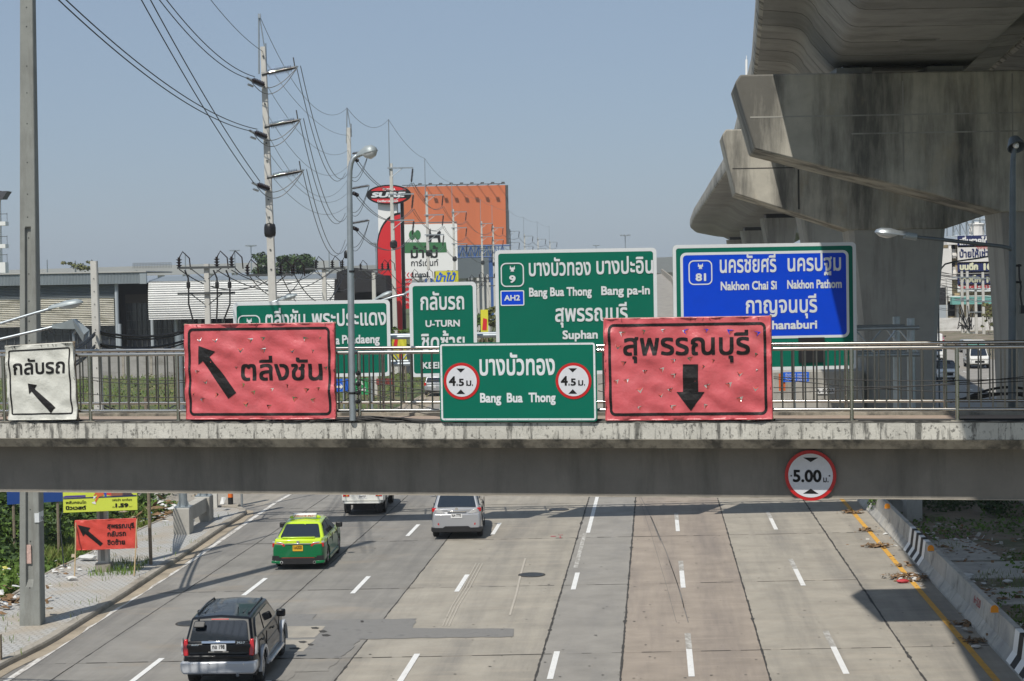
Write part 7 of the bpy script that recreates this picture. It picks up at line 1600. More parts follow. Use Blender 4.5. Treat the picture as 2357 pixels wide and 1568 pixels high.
# 2 green and yellow taxi
m_pgrn = mat('taxi_green', (.0, .14, .045), .3, spec=.25, coat=.5); m_pyel = paint('taxi_yellow_green', (.52, .72, .01))
def taxi_x(t, w, rf, rs, ls):
    for sx in (-1, 1):
        M().prism([(sx*.47*w, .79), (sx*.97*w, .76), (sx*.97*w, .885), (sx*.52*w, .875)][::sx], lambda a, b, d: Vector((a, .0+.10*(abs(a)/w)**4-d, b)), -.1, .02).build('tail_light', m_tail, t, bevel=.012)
        M().prism([(sx*.50*w, .877), (sx*.98*w, .887), (sx*.97*w, .95), (sx*.60*w, .92)][::sx], lambda a, b, d: Vector((a, .03+.10*(abs(a)/w)**4-d, b)), -.1, .02).build('clear_tail_lens', m_clear, t, bevel=.012)
        M().prism([(sx*.55*w, .30), (sx*.98*w, .34), (sx*.96*w, .48), (sx*.72*w, .48)][::sx], lambda a, b, d: Vector((a, -.01-d, b)), -.1, .012).build('bumper_vent', m_trim, t)
        M().prism([(sx*.66*w, .21), (sx*1.0*w, .24), (sx*1.0*w, .32), (sx*.60*w, .31)][::sx], lambda a, b, d: Vector((a, -.03-d, b)), -.2, .0).build('bumper_lip', m_pgrn, t, bevel=.015)
        M().lathe((sx*.55, -.03, .26), (0, 1, 0), [(-.02, .05), (.0, .055), (.2, .055)], 14).build('exhaust', m_chrome, t); M().lathe((sx*.55, -.035, .26), (0, 1, 0), [(-.02, .038), (-.018, .038)], 12).build('exhaust_bore', m_trim, t)
        M().box(min(sx*(w-.06), sx*(w+.03)), max(sx*(w-.06), sx*(w+.03)), 1.15, 3.3, .20, .30).build('side_skirt', m_pgrn, t)
        M().prism([(.06, .80), (.6, .86), (.84, .88), (.84, .95), (.55, .95), (.12, .9)] if sx < 0 else [(.06, .80), (.6, .86), (.84, .88), (.84, .95), (.55, .95), (.12, .9)], rs if sx > 0 else (lambda u, v, d: ls(1-u, v, d)), .0, .025).build('window_visor', m_trim, t)
    M().box(-w*.6, w*.6, -.02, .12, .20, .40).build('diffuser', m_trim, t); M().box(-w*.62, w*.62, -.025, .06, .405, .425).build('red_strip', m_tail, t)
    M().box(-w*.70, w*.70, -.035, .06, .43, .46).build('bumper_edge', m_pgrn, t)
    M().prism([(-.48*w, .86), (.48*w, .86), (.48*w, .89), (-.48*w, .89)], lambda a, b, d: Vector((a, -.0-d, b)), -.03, .025).build('chrome_strip', m_chrome, t, bevel=.006)
    platef(t, -.005, .73, '1มค2020', m_plate_y, (.34, .19))
    M().prism([(-.16, .96), (.16, .96), (.1, 1.0), (-.1, 1.0)], lambda a, b, d: Vector((a, .12-d, b)), -.03, .03).build('camera_housing', m_trim, t)
    M().prism(circ(0, .93, .055, 16, .04), lambda a, b, d: Vector((a, .055-d, b)), 0, .02).build('emblem', m_chrome, t)
    M().prism([(-.62*w, 1.045), (.62*w, 1.045), (.60*w, 1.075), (-.60*w, 1.075)], lambda a, b, d: Vector((a, .13+d, b)), 0, .2).build('boot_spoiler', m_pyel, t, bevel=.012)
    M().box(-.40, .40, 1.62, 1.86, 1.53, 1.66).build('roof_sign', m_white, t, bevel=.03); fn = lambda a, b, d: Vector((a, 1.62-d, b)); q = M(); text(q, 'แท็กซี่มิเตอร์ 081-878-0717', fn, -.37, .37, 1.56, .05, .006, .01); q.build('roof_sign_lettering', m_sred, t)
    for sx in (-1, 1): M().lathe((sx*.38, 1.74, 1.55), (sx, 0, -.15), [(0, .06), (.1, .055), (.16, .02)], 10).build('roof_sign_bracket', m_pyel, t, smooth=True)
    for sx in (-1, 1): M().prism(rp((.25 if sx < 0 else .63), .12, (.37 if sx < 0 else .75), .42, .02), rf, .02, .023).build('head_rest', mat('seat_grey', (.11, .12, .13), .3), t)
c = (G(632.8, 1303)+G(745.4, 1300.7))/2
vehicle(c.x+.08, c.y-.98, 'green and yellow-green taxi saloon with a white roof sign', 'taxi', rz=math.radians(-2), name='taxi', L=4.62, W=1.78, belt=.99, trunk=1.03, zb=.24, H=1.48, split=.87, body=m_pgrn, upper=m_pyel, cab=(.52, 1.22, 2.6, 3.55), rear=(0, .1), wr=.325, wb=(.98, 3.68), hood=.95, wt=.60, extra=taxi_x, side_split=.50)
# 3 silver crossover
m_psl2 = paint('silver_car_paint', (.40, .41, .43), .35, .3)
def lex_x(t, w, rf, rs, ls):
    M().prism([(-.97*w, .30), (.97*w, .30), (1.0*w, .36), (1.0*w, .45), (.55*w, .44), (.45*w, .50), (-.45*w, .50), (-.55*w, .44), (-1.0*w, .45), (-1.0*w, .36)], lambda a, b, d: Vector((a, -.04+d, b)), 0, .25).build('lower_bumper', m_trim, t)
    for sx in (-1, 1):
        M().prism([(sx*.78*w, 1.03), (sx*.97*w, 1.02), (sx*.97*w, 1.16), (sx*.82*w, 1.17)][::sx], lambda a, b, d: Vector((a, .03+.13*(abs(a)/w)**4-d, b)), -.12, .02).build('tail_light', m_tail, t, bevel=.015)
        M().prism([(sx*.45*w, .97), (sx*.62*w, .95), (sx*.80*w, 1.0), (sx*.80*w, 1.15), (sx*.66*w, 1.12)][::sx], lambda a, b, d: Vector((a, .03+.10*(abs(a)/w)**4-d, b)), -.1, .015).build('clear_tail_lens', m_clear, t, bevel=.015)
        M().prism([(sx*.68*w, .54), (sx*.90*w, .56), (sx*.89*w, .61), (sx*.70*w, .62)][::sx], lambda a, b, d: Vector((a, -.005+.06*(abs(a)/w)**4-d, b)), -.1, .015).build('reflector', m_tail, t)
    M().prism([(-.36*w, 1.02), (.36*w, 1.02), (.38*w, 1.07), (-.38*w, 1.07)], lambda a, b, d: Vector((a, .03-d, b)), -.03, .03).build('chrome_strip', m_chrome, t, bevel=.01)
    platef(t, -.005, .88, 'ฌห 7775', m_plate, (.42, .16)); M().prism(circ(0, 1.13, .06, 16, .045), lambda a, b, d: Vector((a, .07-d, b)), -.02, .015).build('emblem', m_chrome, t)
    q = M(); fn = lambda a, b, d: Vector((a, .055-d, b)); text(q, 'LEXUS', fn, -.62, -.40, .84, .04, .01, .01); text(q, 'RX 350', fn, .42, .62, .86, .04, .01, .01); q.build('badge', m_chrome, t)
    M().prism(rp(.41, .89, .59, .93, .02), rf, .03, .06).build('brake_light', m_tail, t); M().prism([(.05, .90), (.95, .90), (.92, 1.0), (.08, 1.0)], rf, -.02, .09).build('roof_spoiler', m_psl2, t, bevel=.02)
    q = M(); q.flat(rp(.485, .70, .515, .78, .01), rf, .022); q.build('window_sticker', m_white, t)
    M().prism([(-.74*w, .62), (.74*w, .62), (.72*w, 1.0), (-.72*w, 1.0)], lambda a, b, d: Vector((a, .02+(b-.62)*.1-d, b)), -.06, .012).build('tailgate', m_psl2, t, bevel=.02)
c = (G(996.5, 1235.7)+G(1110.6, 1231.7))/2
vehicle(c.x, c.y-1.0, 'silver crossover car with red tail lights driving ahead in the middle lane', 'car', rz=math.radians(-.6), name='crossover_car', L=4.77, W=1.88, belt=1.17, zb=.32, H=1.68, split=.95, body=m_psl2, cab=(.14, .62, 3.0, 3.85), rear=(0, .08), wr=.365, wb=(1.0, 3.74), hood=1.08, wt=.70, mirrors=m_psl2, extra=lex_x, side_split=.45)
# 4 white pickup with canopy
m_pwht = paint('white_car_paint', (.70, .70, .66), 0, .35)
def pick_x(t, w, rf, rs, ls):
    M().prism([(-.98*w, .62), (.98*w, .62), (.98*w, 1.02), (-.98*w, 1.02)], lambda a, b, d: Vector((a, -.02-d, b)), -.3, .02).build('tailgate', m_pwht, t, bevel=.02)
    M().box(-w*.96, w*.96, .0, 2.5, 1.03, 2.15).build('canopy', m_pwht, t, bevel=.03); M().box(-w*.9, w*.9, -.03, .0, 1.06, 1.10).build('door_sill', m_trim, t)
    for x in (-.30, .12): M().tube([(x, -.03, .98), (x, -.05, 1.2), (x, -.03, 2.0)], .015, 5).build('locking_bar', m_galv, t)
    for sx in (-1, 1):
        M().box(min(sx*.62*w, sx*.92*w), max(sx*.62*w, sx*.92*w), -.055, .0, .80, .90).build('tail_light', m_tail, t); M().box(min(sx*.70*w, sx*.78*w), max(sx*.70*w, sx*.78*w), -.06, .0, .80, .90).build('indicator', m_amber, t)
        M().box(min(sx*.62*w, sx*.86*w), max(sx*.62*w, sx*.86*w), .45, .48, .10, .50).build('mud_flap', m_trim, t)
    M().box(-w*.86, w*.86, -.2, .02, .52, .58).build('step_bumper', m_pwht, t, bevel=.01); platef(t, -.04, .78, '2ฒช7227', m_plate, (.34, .13)); M().box(-w*.5, w*.5, .3, .7, .2, .5).build('rear_axle', m_trim, t)
c = (G(799.1, 1181.7)+G(881, 1178.5))/2
vehicle(c.x, c.y-1.0, 'white pickup truck with box canopy and black mud flaps, partly hidden by the footbridge beam', 'pickup truck', rz=math.radians(-1.5), name='pickup_truck', L=5.1, W=1.74, belt=1.12, zb=.5, H=1.72, split=.85, body=m_pwht, cab=(2.5, 2.6, 3.7, 4.2), rear=(0, .03), wr=.35, wb=(1.0, 4.1), hood=1.0, wt=.66, extra=pick_x, side_split=.45)
# far vehicles
m_pgry = paint('grey_silver_paint', (.38, .40, .42), .4, .35)
c = G(999, 911); vehicle(c.x, c.y, 'silver hatchback far ahead, seen through the railing just left of the green bridge sign', 'car', name='hatchback_car', L=4.2, W=1.75, belt=1.1, zb=.35, H=1.6, split=.85, body=m_pgry, cab=(.15, .5, 2.9, 3.5), wr=.32, wb=(.8, 3.3), hood=1.0, wt=.68,
    extra=lambda t, w, rf, rs, ls: [M().box(min(s*.75*w, s*.95*w), max(s*.75*w, s*.95*w), -.01, .1, .85, 1.1).build('tail_light', m_tail, t) for s in (-1, 1)]+[platef(t, .0, .75, '9กข 41', m_plate)])
def front_x(t, w, rf, rs, ls):
    L = t['len']
    for s in (-1, 1): M().box(min(s*.5*w, s*.82*w), max(s*.5*w, s*.82*w), L-.25, L-.02, .66, .82).build('headlight', m_clear, t)
    M().box(-w*.45, w*.45, L-.1, L+.01, .55, .78).build('grille', m_trim, t); M().box(-w*.2, w*.2, L, L+.03, .42, .54).build('number_plate', m_plate, t)
    del t['len']
def oncoming(px, py, lab, cat, name, **k):
    c = G(px, py, .25); rz = math.pi-math.atan(S)-.06; L = k.get('L', 4.5)
    ex = k.pop('ex', None)
    def fx(t, w, rf, rs, ls):
        t['len'] = L; front_x(t, w, rf, rs, ls)
        if ex: ex(t, w)
    t = vehicle(c.x, c.y+L, lab, cat, rz=rz, name=name, extra=fx, **k); t.location.z = .27; return t
oncoming(2201, 880, 'white sport utility car with black grille approaching on the service road beyond the railing', 'car', 'sport_utility_car', L=4.6, W=1.85, belt=1.1, zb=.35, H=1.72, split=.85, body=m_pwht, cab=(.2, .5, 2.8, 3.6), wr=.36, wb=(.9, 3.6), hood=1.05, wt=.7, roofm=m_trim)
def truckbox(t, w): M().box(-w*1.0, w*1.0, .0, 2.7, .95, 2.9).build('cargo_box', m_white, t, bevel=.03)
oncoming(2172, 836, 'white truck with a tall box behind the cab, just right of the tapering pier column', 'truck', 'box_truck', L=5.4, W=1.9, belt=1.15, zb=.45, H=1.9, split=.85, body=m_pwht, cab=(2.8, 2.9, 4.1, 4.6), wr=.36, wb=(1.0, 4.4), hood=1.05, wt=.72, ex=truckbox)
def vanbox(t, w): M().box(-w*.98, w*.98, .1, 2.9, 1.0, 2.6).build('cargo_box', m_cream, t, bevel=.03); M().box(-w*.8, w*.8, 2.9, 3.1, 1.7, 2.5).build('teal_sign_board', m_teal, t)
oncoming(2275, 849, 'white truck with a teal board over its cab, approaching near the right lamp post', 'truck', 'box_truck', L=5.6, W=2.0, belt=1.2, zb=.4, H=1.95, split=.9, body=m_pwht, cab=(3.0, 3.1, 4.3, 4.9), wr=.38, wb=(1.0, 4.5), hood=1.15, wt=.75, ex=vanbox)
oncoming(2243, 812, 'dark grey car half hidden behind the teal board truck', 'car', 'saloon_car', L=4.5, W=1.8, belt=.98, zb=.25, H=1.45, split=.8, body=m_pgry, cab=(.6, 1.2, 2.6, 3.5), wr=.33, wb=(.9, 3.6), hood=.9, wt=.62)
oncoming(2172, 795, 'red car glimpsed beyond the white box truck', 'car', 'saloon_car', L=4.5, W=1.8, belt=.98, zb=.25, H=1.45, split=.8, body=paint('red_car_paint', (.4, .02, .02)), cab=(.6, 1.2, 2.6, 3.5), wr=.33, wb=(.9, 3.6), hood=.9, wt=.62)

# ------------------------------------------------------------------ left roadside: adverts, posts, plants, litter
def Z4(x, y): return (138.1+.1395*x, 1116.4+.1395*y)
PS = Plane(57.0-.15, 0); PS = Plane(Yl2-.55, .02, b_.x)
def ink_s(t, pl, fn, bil, disp):
    for s_, x0, x1, yb in (('สุพรรณบุรี', 775, 1226, 722), ('กลับรถ', 780, 1086, 852), ('ชิดซ้าย', 778, 1072, 993)):
        a, b = Z4(x0, yb); a1, _ = Z4(x1, yb); ink_text(t, pl, fn, s_, a, a1, b, 9.6, bold=.035, yr=b-(a1-a)*.03, off=.01)
    ink_poly(t, pl, fn, [[Z4(*p) for p in [(290, 660), (500, 710), (465, 757), (708, 965), (662, 1012), (415, 808), (378, 850)]]], off=.012)
m_cred2 = mat('red_cloth_small', (.60, .065, .045), .55, var=.08, vs=3, bump=.5, bs=10)
t = banner('small_direction_sign', 'small red cloth sign with slanted arrow and three Thai lines on bamboo legs', 'sign', [(172.3, 1199), (312.5, 1193.8), (315, 1261.5), (175, 1266.8)], PS, m_cred2, ink_s, seed=14, nx=16, ny=9, amp=.02, frame=False, off=0)
for (x0, y0, x1, y1) in ((173.5, 1200, 171, 1330), (314, 1196, 308.3, 1326)):
    p = PS.w(x0, y0); g_ = G(x1, y1, .16); M().tube([p+Vector((0, .03, 0)), (p+g_)/2+Vector((.01, .03, 0)), g_], .022, 6).build('bamboo_leg', m_bamboo, t)
PAd = Plane(Yl2-.45, .02, b_.x); a = [PAd.loc(*p) for p in ((143, 1100), (316, 1096), (316, 1173.9), (145.5, 1180.6))]
t = thing('advertising_board', tuple(PAd.pt((a[2][0]+a[3][0])/2, a[2][1])), 'yellow-green condominium advertisement fixed to the slender pole, priced 1.59', 'advertisement')
zT = a[0][1]+.6; m_ady = mat('advert_yellow_green', (.58, .66, .07), .5, var=.03, vs=2)
x0, x1 = a[3][0], a[2][0]; z0a, z0b = a[3][1], a[2][1]
M().prism([(x0, z0a), (x1, z0b), (x1, zT), (x0, zT)], PAd.pt, -.03, 0).build('panel', m_ady, t)
def zp(pts, m_, name, off=.006): q = M(); q.flat([PAd.loc(*Z4(*p)) for p in pts][::-1], PAd.pt, off); return q.build(name, m_, t)
zp([(50, 215), (420, 200), (420, 168), (95, 180), (50, 195)], mat('print_purple', (.08, .05, .25), .5), 'printed_train')
zp([(50, 238), (1262, 187), (1262, 165), (50, 222)], m_navy, 'printed_line', .008)
zp([(390, 95), (845, 180), (845, 60), (390, 60)], m_cred2, 'printed_red_area', .004)
zp([(845, 182), (1030, 175), (1030, 80), (845, 60)], mat('print_brown', (.25, .1, .06), .6), 'printed_block', .007); zp([(1030, 175), (1210, 165), (1150, 110), (1030, 80)], mat('print_dark', (.06, .04, .05), .6), 'printed_block', .007)
zp([(665, 60), (768, 60), (765, 205), (735, 200), (720, 130), (665, 110)], mat('print_blue', (.03, .07, .35), .6), 'printed_jacket', .009)
m_po = mat('print_orange', (.6, .13, .04), .6); zp([(600, 110), (700, 130), (720, 170), (640, 200), (590, 290), (572, 270), (610, 180), (600, 150), (560, 190), (555, 170)], m_po, 'printed_trousers', .011)
zp([(520, 290), (580, 270), (592, 320), (540, 308)], m_plate, 'printed_shoe', .012); zp([(555, 180), (595, 195), (560, 232), (548, 225)], m_plate, 'printed_shoe', .012)
q = M()
for s_, xa, xb2, yb, h, bo in (('พลัมคอนโด', 92, 430, 315, 36, .02), ('นิวเวสต์', 93, 430, 412, 50, .05), ('เฟอร์ฯ ยกห้อง', 862, 1185, 268, 30, .01), ('1.59', 912, 1128, 372, 68, .06), ('เริ่ม', 862, 908, 378, 18, 0), ('ลบ*', 1138, 1195, 368, 18, 0)):
    x_, y_ = Z4(xa, yb); x2, _ = Z4(xb2, yb); ptext(q, PAd, s_, x_, x2, y_, h*.1395, .01, bo)
q.build('lettering', m_ink, t)
g_ = G(305, 1235, .1); tag(M().cyl((PAd.pt(x1+.06, 0, .0).x, Yl2+1.2, 0), (PAd.pt(x1+.02, 0, 0).x, Yl2+1.2, 5.8), .06, n=8).build('wooden_post', m_wood), 'dark wooden post at the right edge of the yellow-green advertisement', 'post')
PBb = Plane(62.0, .02, -15); t = thing('advertising_board', tuple(PBb.w(60, 1160)), 'dark blue board behind the tall left pole, cut off by the footbridge beam', 'advertisement')
a0, b0 = PBb.loc(16, 1162); a1, b1 = PBb.loc(144, 1155); M().prism([(a0, b0), (a1, b0+.08), (a1, b0+2.5), (a0, b0+2.5)], PBb.pt, -.04, 0).build('panel', mat('deep_blue_print', (.01, .05, .22), .5), t)
q = M(); [q.cyl(PBb.pt(aa, -.2, -.08), PBb.pt(aa, b0+2.4, -.08), .05, n=6) for aa in (a0+.2, a1-.2)]; q.build('post', m_wood, t)
# striped delineator post
p = G(531, 1173, .0); t = thing('striped_post', (p.x, p.y, 0), 'orange and black striped round post where the pavement ends', 'bollard')
M().box(p.x-.35, p.x+.35, p.y-.25, p.y+.25, 0, .22).build('base', m_kerb, t, bevel=.03); m_orp = mat('orange_paint', (.75, .16, .02), .5)
for k in range(7): M().cyl((p.x, p.y, .22+.3*k), (p.x, p.y, .52+.3*k), .11, n=14).build('band', m_trim if k % 2 == 0 else m_orp, t, smooth=True)
for (x, y, w_, h_, lab) in ((495.5, 1176, .22, 5.5, 'plain concrete post beside the striped orange post'), (361, 1168, .16, 2.6, 'thin pale post among the vines left of the gantry footing')):
    p = G(x, y, 0); t = thing('concrete_post', (p.x, p.y, 0), lab, 'post'); M().box(p.x-w_/2, p.x+w_/2, p.y-w_/2, p.y+w_/2, -.1, h_).build('shaft', m_pole, t, bevel=.02)
p = G(2, 1520, .16); t = tag(M().box(p.x-.14, p.x+.0, p.y, p.y+.12, 0, .8).build('wooden_post', m_wood), 'short post at the left edge of the pavement foreground', 'post')
t = tag(M().tube([G(156, 1135, .2)+Vector((0, 4, 3)), (G(137, 1200, 1)), G(147, 1305, .2)], .02, 5).build('hanging_cable', m_cable), 'black cable hanging down into the weeds left of the small red sign', 'cable')
# greenery
def band(n, x0, x1, y0, y1, zf, size, m_, name, seed, up=1.0, cond=None):
    """leaves scattered on the ground between photo corners, zf(X,Y) gives mound height"""
    r = random.Random(seed); q = M(); vs = q.v; fs = q.f
    for _ in range(n):
        X = r.uniform(x0, x1); Y = r.uniform(y0, y1)
        if cond and not cond(X, Y): continue
        h = zf(X, Y)
        if h <= 0: continue
        z = h*(r.random()**.6); s = size*r.uniform(.6, 1.4); u = Vector((r.gauss(0, 1), r.gauss(0, 1), r.gauss(0, .6)*up)).normalized(); v = Vector((r.gauss(0, 1), r.gauss(0, 1), r.gauss(0, 1))).cross(u).normalized(); p = Vector((X, Y, z)); i = len(vs)
        vs += [p+u*s, p+v*s*.6, p-u*s, p-v*s*.6]; fs.append((i, i+1, i+2, i+3))
    return stuff(q.build(name, m_))
def blades(n, x0, x1, y0, y1, hf, m_, name, seed, w_=.012, cond=None, base=-.2):
    r = random.Random(seed); q = M(); vs = q.v; fs = q.f
    for _ in range(n):
        X = r.uniform(x0, x1); Y = r.uniform(y0, y1)
        if cond and not cond(X, Y): continue
        h = hf(X, Y)*r.uniform(.5, 1.2)
        if h <= 0: continue
        a = r.uniform(0, 6.28); dx, dy = math.cos(a), math.sin(a); l = h*r.uniform(.15, .6); b = r.uniform(0, 6.28); i = len(vs); c = Vector((X, Y, base)); s = Vector((dx, dy, 0))*w_
        vs += [c-s, c+s, c+s*.7+Vector((l*.3*math.cos(b), l*.3*math.sin(b), h*.6)), c-s*.7+Vector((l*.3*math.cos(b), l*.3*math.sin(b), h*.6)), c+Vector((l*math.cos(b), l*math.sin(b), h))]; fs += [(i, i+1, i+2, i+3), (i+3, i+2, i+4)]
    return stuff(q.build(name, m_))
def pe(Y):
    for a, b in zip(PL_, PL_[1:]):
        if a[1] <= Y <= b[1]: return a[0]+(b[0]-a[0])*(Y-a[1])/(b[1]-a[1])
    return PL_[-1][0]
inl = lambda X, Y: X < pe(Y)-.35
def mound(X, Y):
    d = pe(Y)-X; k = noise.noise(Vector((X*.35, Y*.3, 2))); h = .25+min(1.0, max(0, d)/5)*(.9+1.3*max(0, (Y-55)/18)); return max(.05, h*(.55+.8*k))
band(34000, -22, -12.5, 50, 76, mound, .10, m_leaf, 'creeping_vines', 51, cond=lambda X, Y: inl(X, Y) and noise.noise(Vector((X*.5, Y*.35, 7))) > -.3)
band(15000, -28, -13, 58, 84, lambda X, Y: mound(X, Y)*1.6, .12, m_leafd, 'dark_vines', 52, cond=lambda X, Y: inl(X, Y) and X < pe(min(Y, 74))-1.3)
blades(30000, -21, -13.5, 46, 73, lambda X, Y: .55+.5*noise.noise(Vector((X*.4, Y*.4, 1))), m_grassb, 'tall_grass', 53, .02, inl)
blades(7000, -22, -14, 40, 68, lambda X, Y: .25, m_dry, 'dry_grass', 54, .012, lambda X, Y: inl(X, Y) and noise.noise(Vector((X*.6, Y*.5, 9))) > .05)
blades(1700, -16.8, -11.3, 44, 72, lambda X, Y: .2 if noise.noise(Vector((X*1.3, Y*.9, 4))) > .22 else 0, m_grassb, 'pavement_weeds', 55, .011, lambda X, Y: pe(Y) < X < -12.6+(Y-46)*.06, base=.12)
blades(420, -14.0, -12.4, 56.6, 59.4, lambda X, Y: .3, m_grassb, 'pavement_weeds', 56, .012, base=.12)
blades(9000, -60, -5, 124, 186, lambda X, Y: .4+.4*noise.noise(Vector((X*.1, Y*.1, 1))), m_grassb, 'field_grass', 57, .05, lambda X, Y: X < RX(-22, Y))
band(3000, -60, -8, 128, 184, lambda X, Y: .3+1.6*max(0, noise.noise(Vector((X*.13, Y*.12, 3)))-.15), .13, m_leafy, 'field_weeds', 58, cond=lambda X, Y: X < RX(-22, Y))
struct(M().add([(-70, 95, -.1), (RX(-20, 95), 95, -.1), (RX(-20, 186), 186, -.1), (-70, 186, -.1)], [(0, 1, 2, 3)]).build('field', m_grassg, loc=(0, 0, 0)))
struct(M().add([(RX(-20, 95), 95, -.08), (RX(-17.4, 95), 95, -.08), (RX(-17.4, 260), 260, -.08), (RX(-20, 260), 260, -.08)], [(0, 1, 2, 3)]).build('far_pavement', m_sand, loc=(0, 0, 0)))
blades(2500, -20, 10, 95, 190, lambda X, Y: .4, m_grassb, 'verge_grass', 59, .03, lambda X, Y: RX(-20, Y) < X < RX(-17.6, Y) and noise.noise(Vector((X*.3, Y*.12, 4))) > .0)
# right of the barrier
cr = lambda X, Y: RX(9.4, Y) < X < RX(14.9, Y)
band(9000, 12, 22, 40, 84, lambda X, Y: .08+.25*max(0, noise.noise(Vector((X*.5, Y*.3, 3)))), .07, m_leaf, 'ground_ivy', 61, cond=lambda X, Y: cr(X, Y) and noise.noise(Vector((X*.32, Y*.16, 12))) > .12-(.25 if Y > 62 else 0))
blades(8000, 12, 20, 38, 62, lambda X, Y: .35, m_grassb, 'median_grass', 62, .012, lambda X, Y: cr(X, Y) and noise.noise(Vector((X*.35, Y*.2, 22))) > .08)
blades(1800, 12, 20, 36, 60, lambda X, Y: .3, m_dry, 'median_dry_grass', 63, .012, lambda X, Y: cr(X, Y) and noise.noise(Vector((X*.5, Y*.3, 28))) > .1)
for (x0, y0, x1, y1) in ((2110, 1290, 2230, 1240), (2230, 1330, 2357, 1290), (2300, 1390, 2357, 1350)):
    a, b = G(x0, y0), G(x1, y1); M().box(a.x, max(b.x, a.x+1.2), a.y, max(b.y, a.y+1), -.1, -.02).build('old_slab', m_conc, rc)
def debris(name, cx, cy, sx, sy, n, mats, seed, z0=.02, sc_=1.0, h=.12, lab=None):
    r = random.Random(seed); groups = {}
    for _ in range(n):
        m_ = r.choice(mats); q = groups.setdefault(m_.name, (M(), m_))[0]; x, y = r.gauss(cx, sx), r.gauss(cy, sy); s = r.uniform(.02, .09)*sc_; z = z0+abs(r.gauss(0, h*.4))
        u = Vector((r.gauss(0, 1), r.gauss(0, 1), r.gauss(0, .3))).normalized(); v = u.cross(Vector((0, 0, 1))).normalized(); w2 = Vector((0, 0, 1)); p = Vector((x, y, z)); k = r.uniform(.3, 1)
        q.add([p-u*s-v*s*k, p+u*s-v*s*k, p+u*s*.8+v*s*k, p-u*s+v*s*k*.7, p+w2*s*.5*r.random()], [(0, 1, 4), (1, 2, 4), (2, 3, 4), (3, 0, 4), (3, 2, 1, 0)])
    root = thing(name, (cx, cy, 0), None, None); root['kind'] = 'stuff'
    for q, m_ in groups.values(): stuff(q.build('pieces', m_, root))
m_tw = mat('litter_white', (.6, .6, .58), .7); m_tr = mat('litter_red', (.5, .05, .06), .6); m_tb = mat('litter_brown', (.2, .12, .06), .9, var=.3, vs=5); m_tbl = mat('litter_blue', (.1, .2, .4), .7); m_tyl = mat('litter_yellow', (.55, .5, .12), .7)
def Z3(x, y): return (1726.3+.3211*x, 1064.6+.3211*y)
for i, (x, y, sx, n) in enumerate(((725, 365, .22, 90), (840, 493, .16, 50), (915, 605, .22, 110), (1145, 825, .36, 200), (1170, 850, .25, 70), (1510, 1165, .15, 40), (1615, 1285, .2, 50), (1095, 745, .2, 25))):
    p = G(*Z3(x, y)); debris('litter_heap', p.x, p.y, sx, sx*.7, n, [m_tb, m_tb, m_dry, m_tb, m_tw if i in (3, 4) else m_tb], 70+i, h=.12)
def bag(px, py, m_, lab, s, seed, z=0.0, name='plastic_bag', cat='bag'):
    p = G(px, py, z); r = random.Random(seed); bm = bmesh.new(); bmesh.ops.create_icosphere(bm, subdivisions=2, radius=1)
    q = M(); 
    for v in bm.verts: k = 1+.35*noise.noise(v.co*2.3+Vector((seed, 0, 0))); q.v.append(Vector((p.x+v.co.x*s*1.6*k, p.y+v.co.y*s*k, z+max(0, s*.45+v.co.z*s*.5*k)+.015)))
    bm.verts.index_update(); q.f = [tuple(v.index for v in f.verts) for f in bm.faces]; bm.free(); tag(q.build(name, m_), lab, cat)
bag(*Z3(1095, 866), m_tr, 'red plastic bag on the road edge beside the litter by the yellow line', .12, 1)
bag(*Z3(1165, 848), m_tw, 'white crumpled bag in the litter by the yellow line', .11, 2)
bag(*Z3(1622, 1334), m_tw, 'scrap of white paper near the foot of the barrier', .08, 3, name='paper_scrap', cat='litter')
bag(*Z3(1180, 498), m_tyl, 'yellow bag lying behind the striped barrier block', .14, 4)
bag(*Z3(1545, 835), m_tw, 'whitish bag in the grass behind the barrier', .18, 5); bag(*Z3(1848, 865), m_tw, 'small pale bottle on the concrete behind the barrier', .1, 6, name='bottle', cat='bottle')
for i, (x, y, sx, n, sc_) in enumerate(((2165, 1235, 1.2, 160, 1.5), (2210, 1255, 1.3, 120, 1.2), (2300, 1270, 1.2, 120, 1.4), (2260, 1345, .8, 60, 1.2), (2290, 1370, .6, 50, 1.5), (2320, 1440, .6, 60, 1.3))):
    p = G(x, y); debris('rubble', p.x, p.y, sx, sx*1.6, n, [m_tb, m_conc, m_conc, m_tb, m_tb, m_conc, m_tb, m_tw], 90+i, z0=-.05, sc_=sc_)
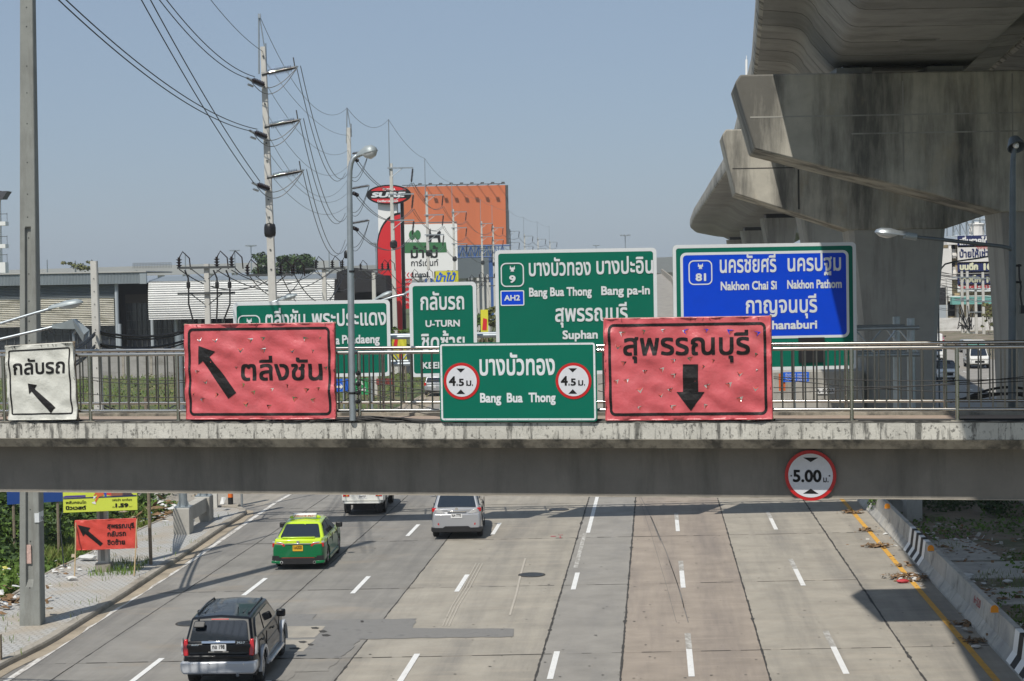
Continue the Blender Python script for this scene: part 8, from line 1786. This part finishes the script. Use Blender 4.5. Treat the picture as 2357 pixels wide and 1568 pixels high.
for i, (x, y, sx, n, sc_, mt) in enumerate(((352, 1178, 1.0, 170, 2.6, [m_tb, m_tb, m_tb, m_tw, m_sand, m_dry, m_tb]), (318, 1190, .8, 60, 1.8, [m_tw, m_tbl, m_tb, m_tb, m_sand]), (10, 1385, .7, 120, 2.0, [m_tb, m_dry, m_tb, m_tb, m_tw]), (8, 1325, .5, 30, 1.5, [m_tw, m_tyl, m_tb]), (135, 1318, .5, 24, 1.2, [m_tw, m_sand, m_tb]), (222, 1282, .5, 18, 1.2, [m_tw, m_tb]))):
    p = G(x, y, .2); debris('rubbish_heap', p.x, p.y, sx, sx*1.3, n, mt, 110+i, z0=.1, sc_=sc_, h=.5)
bag(150, 1360, m_tw, 'crumpled white bag on the pavement by the left bamboo leg', .16, 8, .16) if False else bag(164, 1335, m_tw, 'crumpled white bag on the pavement by the left bamboo leg', .12, 8, .16)
bag(203, 1290, m_tw, 'white bag at the weedy edge left of the slender pole', .2, 9, .16); bag(230, 1218+40, m_tw, 'pale bag behind the small red sign', .16, 10, .2) if False else None
# vines over the barrier and wall, right
p = G(2012, 1158, .5); leaves([((p.x, p.y, .75), (.25, .5, .3), 160), ((p.x+.1, p.y+.4, .5), (.3, .6, .4), 120)], m_leaf, 'barrier_creeper', None, 81, .06)['kind'] = 'stuff'
p = G(2290, 1165, .3); leaves([((p.x, p.y, .5), (.6, 1.5, .5), 700), ((p.x+.3, p.y+5, .5), (.7, 2.5, .5), 700), ((p.x-1.5, p.y+3, .2), (1.5, 2.5, .4), 900)], m_leafd, 'wall_creeper', None, 82, .08)['kind'] = 'stuff'
# ------------------------------------------------------------------ air
HZ = True
if HZ:
    q = M().box(-640, 640, -8, 1010, -1.6, 46).build('haze', MATS['white_paint'], loc=(0, 0, 0)); hm_ = bpy.data.materials.new('haze_air'); hm_.use_nodes = True; T = hm_.node_tree; T.nodes.remove(T.nodes['Principled BSDF'])
    pv = T.nodes.new('ShaderNodeVolumePrincipled'); pv.inputs['Color'].default_value = (.86, .9, .95, 1); pv.inputs['Density'].default_value = .0002; pv.inputs['Anisotropy'].default_value = .0
    T.links.new(pv.outputs[0], T.nodes['Material Output'].inputs['Volume']); q.data.materials.clear(); q.data.materials.append(hm_); q['kind'] = 'stuff'
